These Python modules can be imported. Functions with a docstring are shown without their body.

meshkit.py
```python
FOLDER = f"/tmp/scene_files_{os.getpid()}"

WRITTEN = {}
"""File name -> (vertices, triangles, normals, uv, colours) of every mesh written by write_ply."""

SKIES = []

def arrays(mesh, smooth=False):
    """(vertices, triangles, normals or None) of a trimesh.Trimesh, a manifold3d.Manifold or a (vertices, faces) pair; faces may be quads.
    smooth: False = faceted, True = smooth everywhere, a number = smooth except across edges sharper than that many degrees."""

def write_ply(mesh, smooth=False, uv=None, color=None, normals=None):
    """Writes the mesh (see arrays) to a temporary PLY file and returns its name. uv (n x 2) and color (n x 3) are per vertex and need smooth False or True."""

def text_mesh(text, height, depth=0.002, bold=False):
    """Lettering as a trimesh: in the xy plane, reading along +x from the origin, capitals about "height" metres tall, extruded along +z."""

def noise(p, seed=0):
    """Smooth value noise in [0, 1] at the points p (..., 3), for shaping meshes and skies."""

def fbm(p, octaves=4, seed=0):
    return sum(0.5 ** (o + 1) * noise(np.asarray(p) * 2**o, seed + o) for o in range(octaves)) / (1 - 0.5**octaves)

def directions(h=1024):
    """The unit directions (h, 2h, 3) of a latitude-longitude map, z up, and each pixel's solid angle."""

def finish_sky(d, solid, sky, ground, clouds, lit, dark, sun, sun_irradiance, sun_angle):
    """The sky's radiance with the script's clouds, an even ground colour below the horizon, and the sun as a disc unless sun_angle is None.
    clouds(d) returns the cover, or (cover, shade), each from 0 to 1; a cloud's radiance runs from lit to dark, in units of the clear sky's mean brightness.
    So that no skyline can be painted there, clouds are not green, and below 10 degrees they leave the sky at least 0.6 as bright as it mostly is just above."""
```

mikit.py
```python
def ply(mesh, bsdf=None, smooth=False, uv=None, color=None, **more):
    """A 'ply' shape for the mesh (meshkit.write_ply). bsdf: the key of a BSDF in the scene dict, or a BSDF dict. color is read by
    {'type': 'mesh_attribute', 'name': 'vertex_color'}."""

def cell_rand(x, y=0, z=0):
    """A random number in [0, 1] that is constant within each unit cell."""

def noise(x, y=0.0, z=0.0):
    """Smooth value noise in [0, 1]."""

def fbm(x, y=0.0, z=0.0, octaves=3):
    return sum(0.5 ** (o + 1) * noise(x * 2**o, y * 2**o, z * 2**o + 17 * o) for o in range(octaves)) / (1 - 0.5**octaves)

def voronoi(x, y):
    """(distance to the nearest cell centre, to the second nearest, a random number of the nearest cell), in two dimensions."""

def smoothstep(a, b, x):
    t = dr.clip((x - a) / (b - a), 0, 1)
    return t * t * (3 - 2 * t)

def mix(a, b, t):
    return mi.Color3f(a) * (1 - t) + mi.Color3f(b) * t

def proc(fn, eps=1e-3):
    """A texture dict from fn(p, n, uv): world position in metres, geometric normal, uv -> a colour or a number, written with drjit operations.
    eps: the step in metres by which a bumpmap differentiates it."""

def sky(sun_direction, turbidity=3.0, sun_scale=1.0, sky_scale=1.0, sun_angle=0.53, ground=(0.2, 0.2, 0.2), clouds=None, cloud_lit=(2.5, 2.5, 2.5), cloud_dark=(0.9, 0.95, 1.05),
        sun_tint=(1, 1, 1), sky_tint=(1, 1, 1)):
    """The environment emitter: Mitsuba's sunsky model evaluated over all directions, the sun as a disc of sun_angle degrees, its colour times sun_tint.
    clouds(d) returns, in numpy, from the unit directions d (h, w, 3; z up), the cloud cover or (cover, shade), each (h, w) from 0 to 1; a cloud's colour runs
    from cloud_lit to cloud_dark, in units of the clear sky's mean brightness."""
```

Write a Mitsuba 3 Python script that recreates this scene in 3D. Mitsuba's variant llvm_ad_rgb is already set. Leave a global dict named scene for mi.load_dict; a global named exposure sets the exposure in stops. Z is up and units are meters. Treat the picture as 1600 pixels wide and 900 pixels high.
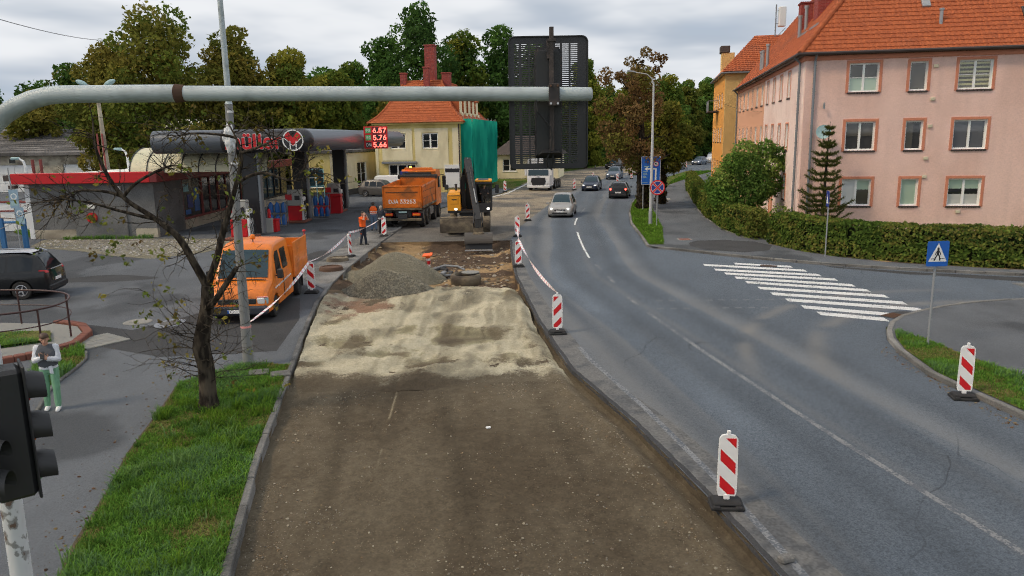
import math, random
import numpy as np, trimesh, mitsuba as mi, drjit as dr, mikit, meshkit
import manifold3d as m3
from shapely.geometry import Polygon, LineString, Point, MultiPolygon, box as sbox
from shapely.ops import unary_union
from shapely import affinity
from mikit import fbm as dfbm, noise as dnoise, voronoi, cell_rand, smoothstep as sst, mix as cmix
from trimesh.transformations import rotation_matrix as rotm
mi_T = mi.ScalarTransform4f
scene, labels = {'type': 'scene'}, {}

# ------------------------------------------------------------------ camera, sky, exposure
PITCH, ROLL, HCAM = math.radians(11.2), math.radians(0.95), 5.5
exposure = 2.05
_f = np.array([0, math.cos(PITCH), -math.sin(PITCH)]); _r = np.array([1.0, 0, 0]); _u = np.cross(_r, _f)
_up = math.sin(ROLL) * _r + math.cos(ROLL) * _u
scene['camera'] = {'type': 'perspective', 'fov': 2 * math.degrees(math.atan(800 / 1180.0)), 'fov_axis': 'x', 'near_clip': 0.1, 'far_clip': 3000.0,
    'to_world': mi_T().look_at(origin=[0, 0, HCAM], target=[0, float(_f[1]), HCAM + float(_f[2])], up=_up.tolist())}

def clouds(d):
    z = np.maximum(d[..., 2], 0.0)
    h = np.maximum(np.hypot(d[..., 0], d[..., 1]), 1e-6)
    p = np.stack([d[..., 0] / h * 2.6, d[..., 1] / h * 2.6, np.sqrt(z) * 6.5 + .35 * d[..., 0]], -1)
    w = meshkit.fbm(p * 1.0 + np.array([4.3, 1.9, 0.6]), 4, 5)
    n = meshkit.fbm(p * np.array([2.1, 2.1, 2.4]) + 3.1 + 1.2 * w[..., None], 5, 11)
    t = 0.62 * w + 0.38 * n
    s = np.clip((t - 0.43) * 4.6, 0, 1)
    s = s * s * (3 - 2 * s)
    return np.clip(1.0 - np.clip((w - 0.60) * 3.0, 0, 1) * 0.35, 0, 1), np.clip(0.86 * s + 0.35 * np.clip((n - .42) * 2.0, 0, 1) * (1 - s), 0, 1)

SUN = np.array([-0.62, -0.30, 0.70])
scene['sky'] = mikit.sky(SUN, turbidity=3, sun_scale=0.30, sky_scale=1.0, sun_angle=12, clouds=clouds, cloud_lit=(2.3, 2.35, 2.42), cloud_dark=(1.05, 1.24, 1.5), sun_tint=(1.0, 0.96, 0.9))

# ------------------------------------------------------------------ keys, labels
_count = {}
def numbered(key):
    n = _count.get(key, 0); _count[key] = n + 1
    return key if n == 0 else f'{key}_{n:03d}'

class Mesh:
    """Collects faces of one part."""
    def __init__(s): s.v, s.f, s.c, s.n = [], [], [], 0
    def add(s, v, f, col=None):
        v = np.asarray(v, float).reshape(-1, 3); f = np.asarray(f, int)
        if f.ndim == 2 and f.shape[1] == 4: f = np.vstack([f[:, [0, 1, 2]], f[:, [0, 2, 3]]])
        s.v.append(v); s.f.append(f + s.n); s.n += len(v)
        if col is not None: s.c.append(np.broadcast_to(np.asarray(col, float), (len(v), 3)))
        return s
    def tm(s, t, M=None, col=None):
        v = np.array(t.vertices)
        if M is not None: v = v @ np.asarray(M)[:3, :3].T + np.asarray(M)[:3, 3]
        return s.add(v, np.array(t.faces), col)
    def box(s, x0, x1, y0, y1, z0, z1, bev=0.0, M=None):
        if bev <= 0:
            v = np.array([[x, y, z] for x in (x0, x1) for y in (y0, y1) for z in (z0, z1)], float)
            f = [[0, 1, 3, 2], [4, 6, 7, 5], [0, 4, 5, 1], [2, 3, 7, 6], [0, 2, 6, 4], [1, 5, 7, 3]]
        else:
            b = min(bev, (x1 - x0) * .45, (y1 - y0) * .45, (z1 - z0) * .45)
            X, Y, Z, Xi, Yi, Zi = (x0, x1), (y0, y1), (z0, z1), (x0 + b, x1 - b), (y0 + b, y1 - b), (z0 + b, z1 - b)
            v, ix = [], {}
            for i in (0, 1):
                for j in (0, 1):
                    for k in (0, 1):
                        ix[i, j, k] = len(v)
                        v += [(X[i], Yi[j], Zi[k]), (Xi[i], Y[j], Zi[k]), (Xi[i], Yi[j], Z[k])]
            v = np.array(v, float)
            q = []
            for i in (0, 1):
                q.append([ix[i, 0, 0], ix[i, 1, 0], ix[i, 1, 1], ix[i, 0, 1]][::1 if i else -1])
                q.append([ix[0, i, 0] + 1, ix[0, i, 1] + 1, ix[1, i, 1] + 1, ix[1, i, 0] + 1][::1 if i else -1])
                q.append([ix[0, 0, i] + 2, ix[1, 0, i] + 2, ix[1, 1, i] + 2, ix[0, 1, i] + 2][::1 if i else -1])
            for a in (0, 1):
                for c in (0, 1):
                    q.append([ix[a, c, 0], ix[a, c, 1], ix[a, c, 1] + 1, ix[a, c, 0] + 1][::1 if a == c else -1][::-1])
                    q.append([ix[a, 0, c], ix[a, 1, c], ix[a, 1, c] + 2, ix[a, 0, c] + 2][::1 if a == c else -1])
                    q.append([ix[0, a, c] + 1, ix[1, a, c] + 1, ix[1, a, c] + 2, ix[0, a, c] + 2][::1 if a == c else -1][::-1])
            q = np.array(q); tri = [[ix[k], ix[k] + 1, ix[k] + 2] for k in ix]
            f = np.vstack([q[:, [0, 1, 2]], q[:, [0, 2, 3]], np.array(tri)])
            cc = v.mean(0); nn = np.cross(v[f[:, 1]] - v[f[:, 0]], v[f[:, 2]] - v[f[:, 0]])
            flip = ((v[f].mean(1) - cc) * nn).sum(1) < 0
            f[flip] = f[flip][:, ::-1]
        if M is not None: v = v @ M[:3, :3].T + M[:3, 3]
        return s.add(v, np.array(f))
    def tube(s, pts, r, n=8, caps=True, col=None):
        p = np.asarray(pts, float); m = len(p); r = np.broadcast_to(np.asarray(r, float), (m,))
        t = np.gradient(p, axis=0); t /= np.linalg.norm(t, axis=1, keepdims=True) + 1e-12
        a = np.cross(t, [0, 0, 1.0]) if abs(t[:, 2]).max() < .95 else np.cross(t, [0.13, 1.0, 0])
        a /= np.linalg.norm(a, axis=1, keepdims=True) + 1e-12; b = np.cross(t, a)
        an = np.arange(n) * 2 * np.pi / n
        v = p[:, None] + r[:, None, None] * (np.cos(an)[None, :, None] * a[:, None] + np.sin(an)[None, :, None] * b[:, None])
        i, j = np.meshgrid(np.arange(m - 1), np.arange(n), indexing='ij')
        q = np.stack([i * n + j, (i + 1) * n + j, (i + 1) * n + (j + 1) % n, i * n + (j + 1) % n], -1).reshape(-1, 4)
        q = q[:, ::-1]
        f = np.vstack([q[:, [0, 1, 2]], q[:, [0, 2, 3]]]); v = v.reshape(-1, 3)
        if caps:
            v = np.vstack([v, p[0], p[-1]]); k = np.arange(n)
            f = np.vstack([f, np.stack([np.full(n, m * n), (k + 1) % n, k], 1)[:, ::-1][:, [0, 2, 1]][:, [0, 2, 1]], np.stack([np.full(n, m * n + 1), (m - 1) * n + k, (m - 1) * n + (k + 1) % n], 1)])
        return s.add(v, f, col)
    def cyl(s, p0, p1, r0, r1=None, n=12): return s.tube([p0, p1], [r0, r0 if r1 is None else r1], n)
    def prism(s, poly, z0, z1, M=None):
        for g in getattr(poly, 'geoms', [poly]):
            if g.is_empty or g.area < 1e-7: continue
            t = trimesh.creation.extrude_polygon(g, z1 - z0, engine='earcut'); t.apply_translation([0, 0, z0]); s.tm(t, M)
        return s
    def lathe(s, prof, n=16, M=None):
        t = trimesh.creation.revolve(np.asarray(prof, float), sections=n); return s.tm(t, M)
    def hull(s, pts):
        h = trimesh.convex.convex_hull(np.asarray(pts, float)); return s.tm(h)
    def loft(s, rings, closed=True, caps=True):
        R = np.asarray(rings, float); m, n = R.shape[:2]; nn = n if closed else n - 1
        i, j = np.meshgrid(np.arange(m - 1), np.arange(nn), indexing='ij')
        q = np.stack([i * n + j, i * n + (j + 1) % n, (i + 1) * n + (j + 1) % n, (i + 1) * n + j], -1).reshape(-1, 4)
        v = R.reshape(-1, 3); f = np.vstack([q[:, [0, 1, 2]], q[:, [0, 2, 3]]])
        if caps and closed:
            v = np.vstack([v, R[0].mean(0), R[-1].mean(0)]); k = np.arange(n)
            f = np.vstack([f, np.stack([np.full(n, m * n), (k + 1) % n, k], 1), np.stack([np.full(n, m * n + 1), (m - 1) * n + k, (m - 1) * n + (k + 1) % n], 1)])
        return s.add(v, f)
    def sheet(s, poly, z=0.0, step=None):
        """Flat polygon."""
        for g in getattr(poly, 'geoms', [poly]):
            if g.is_empty or g.area < 1e-6: continue
            v, f = trimesh.creation.triangulate_polygon(g, engine='earcut')
            v = np.asarray(v); f = np.asarray(f)
            a = v[f[:, 1]] - v[f[:, 0]]; b = v[f[:, 2]] - v[f[:, 0]]
            fl = a[:, 0] * b[:, 1] - a[:, 1] * b[:, 0] < 0; f[fl] = f[fl][:, ::-1]
            s.add(np.c_[v, np.full(len(v), z)], f)
        return s
    def text(s, txt, h, M, depth=.004, bold=False, center=True):
        t = meshkit.text_mesh(txt, h, depth, bold)
        if center: t.apply_translation([-(t.bounds[0][0] + t.bounds[1][0]) / 2, -h / 2, 0])
        return s.tm(t, M)
    def arr(s): return (np.vstack(s.v), np.vstack(s.f))
    def xf(s, M):
        for i, v in enumerate(s.v): s.v[i] = v @ M[:3, :3].T + M[:3, 3]
        return s
    def col(s): return np.vstack(s.c) if s.c else None

def TM(x=0, y=0, z=0, rz=0, s=1.0):
    M = np.eye(4); c, q = math.cos(rz), math.sin(rz); M[:3, :3] = np.array([[c, -q, 0], [q, c, 0], [0, 0, 1]]) * s; M[:3, 3] = (x, y, z); return M
def MX(a, b, c, o):
    """Frame with local x, y, z along the given vectors, at the origin o."""
    M = np.eye(4)
    for k, w in enumerate((a, b, c)): M[:3, k] = w
    M[:3, 3] = o; return M
def rx(d): return rotm(math.radians(d), [1, 0, 0])
def ry(d): return rotm(math.radians(d), [0, 1, 0])
def rz_(d): return rotm(math.radians(d), [0, 0, 1])
def tr(x, y, z): M = np.eye(4); M[:3, 3] = (x, y, z); return M

def shape(mesh, mat, smooth=False):
    if isinstance(mesh, Mesh):
        c = mesh.col()
        return mikit.ply(mesh.arr(), mat, smooth, color=c)
    return mikit.ply(mesh, mat, smooth)

class Proto:
    """A thing's parts, to be placed once or several times."""
    def __init__(s): s.parts, s.n, s.info = [], {}, {}
    def add(s, path, mesh, mat, smooth=False, label=None, kind=None):
        k = s.n.get(path, 0); s.n[path] = k + 1
        p = path if k == 0 else f'{path}_{k:03d}'
        s.parts.append((p, shape(mesh, mat, smooth)))
        if label: s.info.setdefault(p, {})['label'] = label
        if kind: s.info.setdefault(p, {})['kind'] = kind
        return p
def put(proto, name, label, cat, M=None, group=None, swap=None, skip=(), kind=None):
    key = numbered(name)
    for p, d in proto.parts:
        if any(p.startswith(x) for x in skip): continue
        k = key + '__' + p if p else key
        e = dict(d)
        if M is not None: e['to_world'] = mi_T(np.asarray(M).tolist())
        if swap and e.get('bsdf', {}).get('id') in swap: e['bsdf'] = {'type': 'ref', 'id': swap[e['bsdf']['id']]}
        scene[k] = e
        if p and p in proto.info: labels[k] = dict(proto.info[p])
    if kind == 'structure': labels[key] = {'kind': 'structure'}
    else:
        labels[key] = {'label': label, 'category': cat}
        if kind: labels[key]['kind'] = kind
        if group: labels[key]['group'] = group
    return key
def single(name, mesh, mat, label=None, cat=None, smooth=False, group=None, kind=None):
    pr = Proto(); pr.add('', mesh, mat, smooth)
    return put(pr, name, label, cat, None, group, kind=kind)

# ------------------------------------------------------------------ materials
def mat(name, color, rough=0.6, metal=0.0, spec=0.4, **kw):
    c = color if isinstance(color, dict) else {'type': 'rgb', 'value': list(color)}
    scene[name] = {'type': 'twosided', 'bsdf': {'type': 'principled', 'base_color': c, 'roughness': rough, 'metallic': metal, 'specular': spec, **kw}}
    return name
def bumped(name, color, fn, scale=1.0, rough=0.8, eps=2e-3, spec=0.3, **kw):
    c = color if isinstance(color, dict) else {'type': 'rgb', 'value': list(color)}
    scene[name] = {'type': 'twosided', 'bsdf': {'type': 'bumpmap', 'arbitrary': mikit.proc(fn, eps), 'scale': scale,
        'bsdf': {'type': 'principled', 'base_color': c, 'roughness': rough, 'specular': spec, **kw}}}
    return name
def C3(r, g, b): return mi.Color3f(r, g, b)
VC = {'type': 'mesh_attribute', 'name': 'vertex_color'}
# surfaces with grain, dirt and wear of their own
def f_road(p, n, uv):
    x, y = p.x, p.y
    g = dnoise(x * 60, y * 60); g2 = dnoise(x * 23 + 9, y * 23)
    big = dfbm(x * 0.25, y * 0.12, 3.0, 3); mid = dfbm(x * 1.1, y * 0.5, 8.0, 3)
    # wheel tracks, along the carriageway
    xc = dr.select(y < 30, 6.75 - (y - 9) * 0.15, dr.select(y < 48, 3.6 + (y - 30) * 0.02, 3.96 + (y - 48) * 0.12 + dr.square(y - 48) * 0.0009))
    o = x - xc + (dnoise(y * 0.15, 4.0) - 0.5) * 0.5
    tr1 = dr.exp(-dr.square((dr.abs(dr.abs(o) - 1.75) - 0.78) / 0.36))
    oil = dr.exp(-dr.square((dr.abs(o) - 1.75) / 0.4))
    v = 0.112 + (big - 0.5) * 0.03 + (mid - 0.5) * 0.025 + (g - 0.5) * 0.06 + (g2 - 0.5) * 0.025
    v = v * (1.0 - 0.16 * tr1 + 0.16 * oil * mid * 2)
    st = dfbm(o * 1.6, y * 0.05, 2.0, 3)
    dust = dr.exp(-dr.square((o + 3.1) / 0.42)) * (0.35 + 0.65 * st) * dr.select(y < 60, 1.0, 0.3) + 0.55 * dr.exp(-dr.square((dr.abs(o + .1) - 1.75) / 0.55)) * sst(.40, .62, st) + .35 * dr.exp(-dr.square((o + .05) / .16)) * st
    ax = dr.sqrt(dr.square(x - 14.6) + dr.square(y - 16.2) * .8); arc = (dr.exp(-dr.square((ax - 7.1) / .28)) + dr.exp(-dr.square((ax - 8.9) / .22))) * sst(.42, .62, dfbm(x * .5, y * .5, 7.0, 3)) * sst(15.5, 19, y) * (1 - sst(25, 28, y))
    dust = dust + arc * .7
    far = sst(40, 75, y)
    c = C3(v * 0.79, v * 0.955, v * 1.16)
    c = cmix(c, C3(0.175, 0.172, 0.165), dr.clip(dust * 0.8, 0, 1))
    # cracks
    cx = dfbm(x * 0.8, y * 0.8, 1.0, 2)
    d1, d2, r = voronoi(x * 0.28 + cx * 0.5, y * 0.22 + cx * 0.4)
    crack = (1 - sst(0.002, 0.009, d2 - d1)) * sst(0.60, 0.72, dfbm(x * 0.13, y * 0.13, 5.0, 2))
    return c * (1 - 0.4 * crack)
def b_grit(p, n, uv): return dnoise(p.x * 55, p.y * 55, p.z * 55) + 0.5 * dnoise(p.x * 130, p.y * 130)
bumped('asphalt_road', mikit.proc(f_road), b_grit, 0.004, 0.82, spec=0.25)
def f_fore(p, n, uv):
    x, y = p.x, p.y
    g = dnoise(x * 60, y * 60); big = dfbm(x * 0.18, y * 0.16, 3.0, 4); mid = dfbm(x * 1.3, y * 0.8, 8.0, 3)
    v = 0.108 + (big - 0.5) * 0.06 + (mid - 0.5) * 0.032 + (g - 0.5) * 0.045
    stain = sst(0.56, 0.68, dfbm(x * 0.35 + 4, y * 0.3, 1.0, 4))
    cx = dfbm(x * 0.8, y * 0.8, 1.0, 2)
    d1, d2, r = voronoi(x * 0.3 + cx * 0.6, y * 0.2 + cx * 0.4)
    crack = (1 - sst(0.003, 0.012, d2 - d1)) * sst(0.50, 0.65, dfbm(x * 0.13, y * 0.13, 5.0, 2))
    v = v * (1 - 0.38 * stain) * (1 - 0.4 * crack)
    return C3(v * 0.90, v * 0.98, v * 1.08)
bumped('asphalt_old', mikit.proc(f_fore), b_grit, 0.004, 0.85, spec=0.25)
def f_patch(p, n, uv):
    v = 0.038 + 0.02 * dfbm(p.x * 1.2, p.y * 1.2, 0.0, 3) + 0.022 * (dnoise(p.x * 60, p.y * 60) - .5)
    return C3(v, v * 1.02, v * 1.06)
bumped('asphalt_dark', mikit.proc(f_patch), b_grit, 0.004, 0.8, spec=0.25)
def f_milled(p, n, uv):
    x, y = p.x, p.y
    a = dfbm(x * 0.35 + y * 0.25, y * 0.55, 2.0, 4); m = sst(0.40, 0.58, a); g = dnoise(x * 30, y * 30)
    c = cmix(C3(0.078, 0.079, 0.08), C3(0.225, 0.195, 0.15), m * 0.85 * sst(45, 60, y) + 0.22)
    return c * (0.75 + 0.5 * g) * (0.7 + 0.6 * dfbm(x * 2.0, y * 1.0, 7.0, 3))
bumped('asphalt_milled', mikit.proc(f_milled), b_grit, 0.006, 0.9, spec=0.2)
def f_soil(p, n, uv):
    x, y, z = p.x, p.y, p.z
    big = dfbm(x * 0.45, y * 0.25, 1.0, 4); mid = dfbm(x * 2.4, y * 1.2, 4.0, 3); g = dnoise(x * 45, y * 45, z * 45); g2 = dnoise(x * 17, y * 17, z * 17)
    pit = sst(26.0, 29.5, y + (mid - .5) * 3)
    lane = dfbm(x * 1.6, y * 0.10, 6.0, 3); fine = dfbm(x * 6.0, y * 6.0, 3.0, 3)
    near = cmix(C3(0.070, 0.055, 0.037), C3(0.122, 0.101, 0.070), sst(0.30, 0.72, 0.42 * big + 0.2 * mid + .18 * lane + .2 * fine))
    line = dr.exp(-dr.square((x + 2.74 + (y - 17) * .065 + .05 * (dnoise(y * .9) - .5)) / .022)) * sst(12.0, 14.0, y) * sst(.42, .6, dfbm(y * 1.7, 1.0, 2.0, 2)); near = cmix(near, C3(.30, .26, .18), line * .6)
    ochre = sst(0.50, 0.63, dfbm(x * 0.35 + 3, y * 0.9, 9.0, 4))
    wet = cmix(C3(0.075, 0.052, 0.036), C3(0.27, 0.185, 0.10), ochre)
    ruts = dr.exp(-dr.square((x + 3.1 + (y - 12) * .17) / .16)) + dr.exp(-dr.square((x + .9 + (y - 12) * .17) / .18)) + .8 * dr.exp(-dr.square((x - 1.2 + (y - 12) * .15) / .15)); near = near * (1 - .22 * dr.clip(ruts, 0, 1) * sst(.3, .6, dfbm(x * 1.2, y * .35, 4.0, 3)))
    c = cmix(near, wet, pit)
    c = c * (0.66 + 0.44 * g + 0.26 * g2)
    d1, d2, r = voronoi(x * 26, y * 26)
    st = .75 * (1 - sst(0.14, 0.24, d1)) * sst(0.86, 0.92, r) * sst(0.40, 0.62, dfbm(x * 0.9, y * 0.7, 12.0, 3))
    return cmix(c, C3(0.25, 0.215, 0.165), st)
def b_soil(p, n, uv):
    return dfbm(p.x * 9, p.y * 9, p.z * 9, 3) * 2.0 + dnoise(p.x * 45, p.y * 45, p.z * 45)
bumped('soil', mikit.proc(f_soil), b_soil, 0.012, 0.95, 3e-3, spec=0.15)
def f_sand(p, n, uv):
    x, y = p.x, p.y
    a = dfbm(x * 0.8, y * 0.6, 3.0, 4); g = dnoise(x * 40, y * 40, p.z * 40); b = dfbm(x * 2.2, y * 0.35, 6.0, 3)
    tr_ = dr.maximum(dr.exp(-dr.square((x + 3.55 + (y - 18) * 0.02) / 0.22)), dr.exp(-dr.square((x + 2.55 + (y - 18) * 0.02) / 0.22))) * sst(0.35, 0.6, b)
    c = cmix(C3(0.40, 0.365, 0.265), C3(0.20, 0.18, 0.13), sst(0.42, 0.66, a * 0.6 + b * 0.4))
    c = cmix(c, C3(0.17, 0.155, 0.11), tr_ * 0.5)
    # how much sand lies here: drifts that thin out into the soil, and dug hollows
    w1 = dfbm(x * 1.3 + 5, y * 1.3, 1.0, 4) - .5; w2 = dfbm(x * .5, y * .5, 9.0, 3) - .5; grain = dnoise(x * 28, y * 28, p.z * 28) - .5
    front = sst(17.2, 18.0, y + w1 * 1.6 + w2 * .9 + grain * .5 - .35 * dr.exp(-dr.square((x - .4) / .8)) ); back = 1 - sst(26.2, 28.6, y + w2 * 2.5 - 2.4 * sst(-3.6, -2.6, x) + 1.5 * sst(-.9, .6, x))
    wx, wy = dfbm(x * 1.1, y * 1.1, 21.0, 3) - .5, dfbm(x * 1.1 + 40, y * 1.1, 22.0, 3) - .5
    w3 = dfbm((x + wx * 1.6) * 1.7, (y + wy * 1.6) * 1.3, 14.0, 4) - .5
    m = .70 + .22 * sst(21.5, 23.0, y) + w1 * .8 + w2 * .5 + w3 * 1.35
    x, y = x + wx * 1.1, y + wy * .9
    for hx, hy, rx_, ry_, dp in ((-4.5, 20.6, .75, .62, 1.0), (-1.75, 20.9, .45, .7, .75), (-.75, 21.3, .8, .55, 1.0), (1.0, 21.6, .5, .5, .9), (-3.3, 19.4, .35, .3, .6), (-5.1, 18.9, .35, .35, .6), (-1.9, 18.6, .8, .35, .7), (.3, 18.6, 1.0, .5, .75), (-4.95, 25.4, 1.1, 1.4, 1.1), (-5.7, 23.2, .5, .8, .8), (-.2, 27.4, .9, .6, .5), (-2.9, 18.0, .25, .5, .6), (-.2, 17.6, .6, .3, .5)):
        m = m - dp * dr.exp(-dr.square((x - hx) / rx_) - dr.square((y - hy) / ry_))
    m = m + .5 * dr.exp(-dr.square((y - 17.95) / .28)) * sst(-.2, -1.2, x) * 1.0
    x, y = p.x, p.y
    k = sst(.16, .62, m + grain * .42) * front * back
    big = dfbm(x * 0.45, y * 0.25, 1.0, 4); red = sst(22.8, 24.6, y) * sst(-3.4, -4.4, x)
    soil_c = cmix(cmix(C3(0.062, 0.049, 0.034), C3(0.118, 0.098, 0.068), sst(0.30, 0.72, big)), C3(.20, .125, .085), red * .8)
    drag = dfbm(x * 2.6 + .5 * wx, y * .30, 31.0, 3)
    damp = cmix(C3(.20, .18, .115), C3(.125, .105, .07), sst(.42, .60, drag))
    soil_c = cmix(soil_c, damp, sst(-.75, .25, m) * sst(18.2, 19.2, y) * (1 - red))
    c = c * (1 - .30 * sst(.50, .66, drag) * sst(18.0, 19.5, y))
    return cmix(soil_c * 1.12, c, k) * (0.68 + 0.46 * g + .2 * dnoise(x * 17, y * 17, p.z * 17))
bumped('sand', mikit.proc(f_sand), b_soil, 0.010, 0.95, 3e-3, spec=0.15)
def f_gravel(p, n, uv):
    d1, d2, r = voronoi(p.x * 22 + p.z * 13, p.y * 22 + p.z * 17)
    e = sst(0.02, 0.22, d2 - d1)
    a = dfbm(p.x * 1.2, p.y * 1.2, p.z * 1.2, 3)
    c = cmix(C3(0.215, 0.20, 0.15), C3(0.36, 0.335, 0.255), r)
    return c * (0.45 + 0.55 * e) * (0.8 + 0.45 * a)
def b_gravel(p, n, uv):
    d1, d2, r = voronoi(p.x * 22 + p.z * 13, p.y * 22 + p.z * 17)
    return dr.sqrt(dr.maximum(d2 - d1, 0)) * (0.5 + r)
bumped('gravel', mikit.proc(f_gravel), b_gravel, 0.035, 0.9, 4e-3, spec=0.2)
def f_coarse(p, n, uv):
    d1, d2, r = voronoi(p.x * 15 + p.z * 9, p.y * 15 + p.z * 12)
    return cmix(C3(0.125, 0.118, 0.095), C3(0.30, 0.285, 0.235), r) * (0.35 + 0.65 * sst(0.02, 0.22, d2 - d1)) * (0.8 + 0.4 * dfbm(p.x * 1.2, p.y * 1.2, p.z * 1.2, 3))
bumped('gravel_coarse', mikit.proc(f_coarse), b_gravel, 0.045, 0.9, 4e-3, spec=0.2)
def f_turf(p, n, uv):
    a = dfbm(p.x * 0.9, p.y * 0.6, 2.0, 4); g = dnoise(p.x * 25, p.y * 25)
    c = cmix(C3(0.06, 0.11, 0.018), C3(0.13, 0.13, 0.045), sst(0.42, 0.66, a))
    return c * (0.6 + 0.8 * g)
bumped('turf', mikit.proc(f_turf), b_soil, 0.03, 0.95, 4e-3, spec=0.1)
def f_conc(p, n, uv):
    q = p.x * 1.0 + p.z * 0.7
    a = dfbm(p.x * 1.6, p.y * 1.6, p.z * 1.6, 4); g = dnoise(p.x * 50, p.y * 50, p.z * 50); cr = dfbm(p.x * .31 + 5, p.y * .31, p.z * .5, 2)
    v = 0.15 + 0.11 * (a - .5) * 2 + 0.08 * (g - .5)
    return C3(v, v * 0.985, v * 0.94) * (0.75 + 0.5 * cr)
bumped('concrete', mikit.proc(f_conc), b_grit, 0.004, 0.85, spec=0.25)
def f_worn(p, n, uv):
    a = dfbm(p.x * 3, p.y * 3, p.z * 3, 4); g = dnoise(p.x * 38, p.y * 38)
    return cmix(C3(0.55, 0.56, 0.56), C3(0.11, 0.115, 0.12), sst(0.60, 0.82, 0.6 * a + 0.4 * g))
mat('road_paint', mikit.proc(f_worn), 0.7)
def f_faded(p, n, uv):
    a = dfbm(p.x * 3, p.y * 3, p.z * 3, 4); g = dnoise(p.x * 38, p.y * 38)
    return cmix(C3(0.20, 0.207, 0.215), C3(0.10, 0.112, 0.13), sst(0.36, 0.62, 0.55 * a + 0.45 * g))
mat('road_paint_faded', mikit.proc(f_faded), 0.75)
def tint(name, base, dark, sc=1.5, lo=0.4, hi=0.75, rough=0.7, grain=0.12, spec=0.3, streak=0.0, **kw):
    """A coloured surface with weathering of its own shape."""
    def fn(p, n, uv):
        a = dfbm(p.x * sc, p.y * sc, p.z * sc * (1 - 0.8 * streak), 4); g = dnoise(p.x * 30, p.y * 30, p.z * 30)
        c = cmix(C3(*base), C3(*dark), sst(lo, hi, a)) * (1 - grain / 2 + grain * g)
        return c * (.93 + .13 * dnoise(p.x * 4.5, p.y * 4.5, p.z * .4)) if streak else c
    return mat(name, mikit.proc(fn), rough, spec=spec, **kw)
tint('plaster_pink', (0.78, 0.545, 0.475), (0.71, 0.48, 0.41), 0.6, .35, .7, 0.9, 0.22, spec=0.15, streak=.5)
tint('plaster_cream_pink', (0.76, 0.60, 0.54), (0.68, 0.50, 0.44), 0.6, .35, .75, 0.9, 0.18, spec=0.15, streak=.5)
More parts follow.
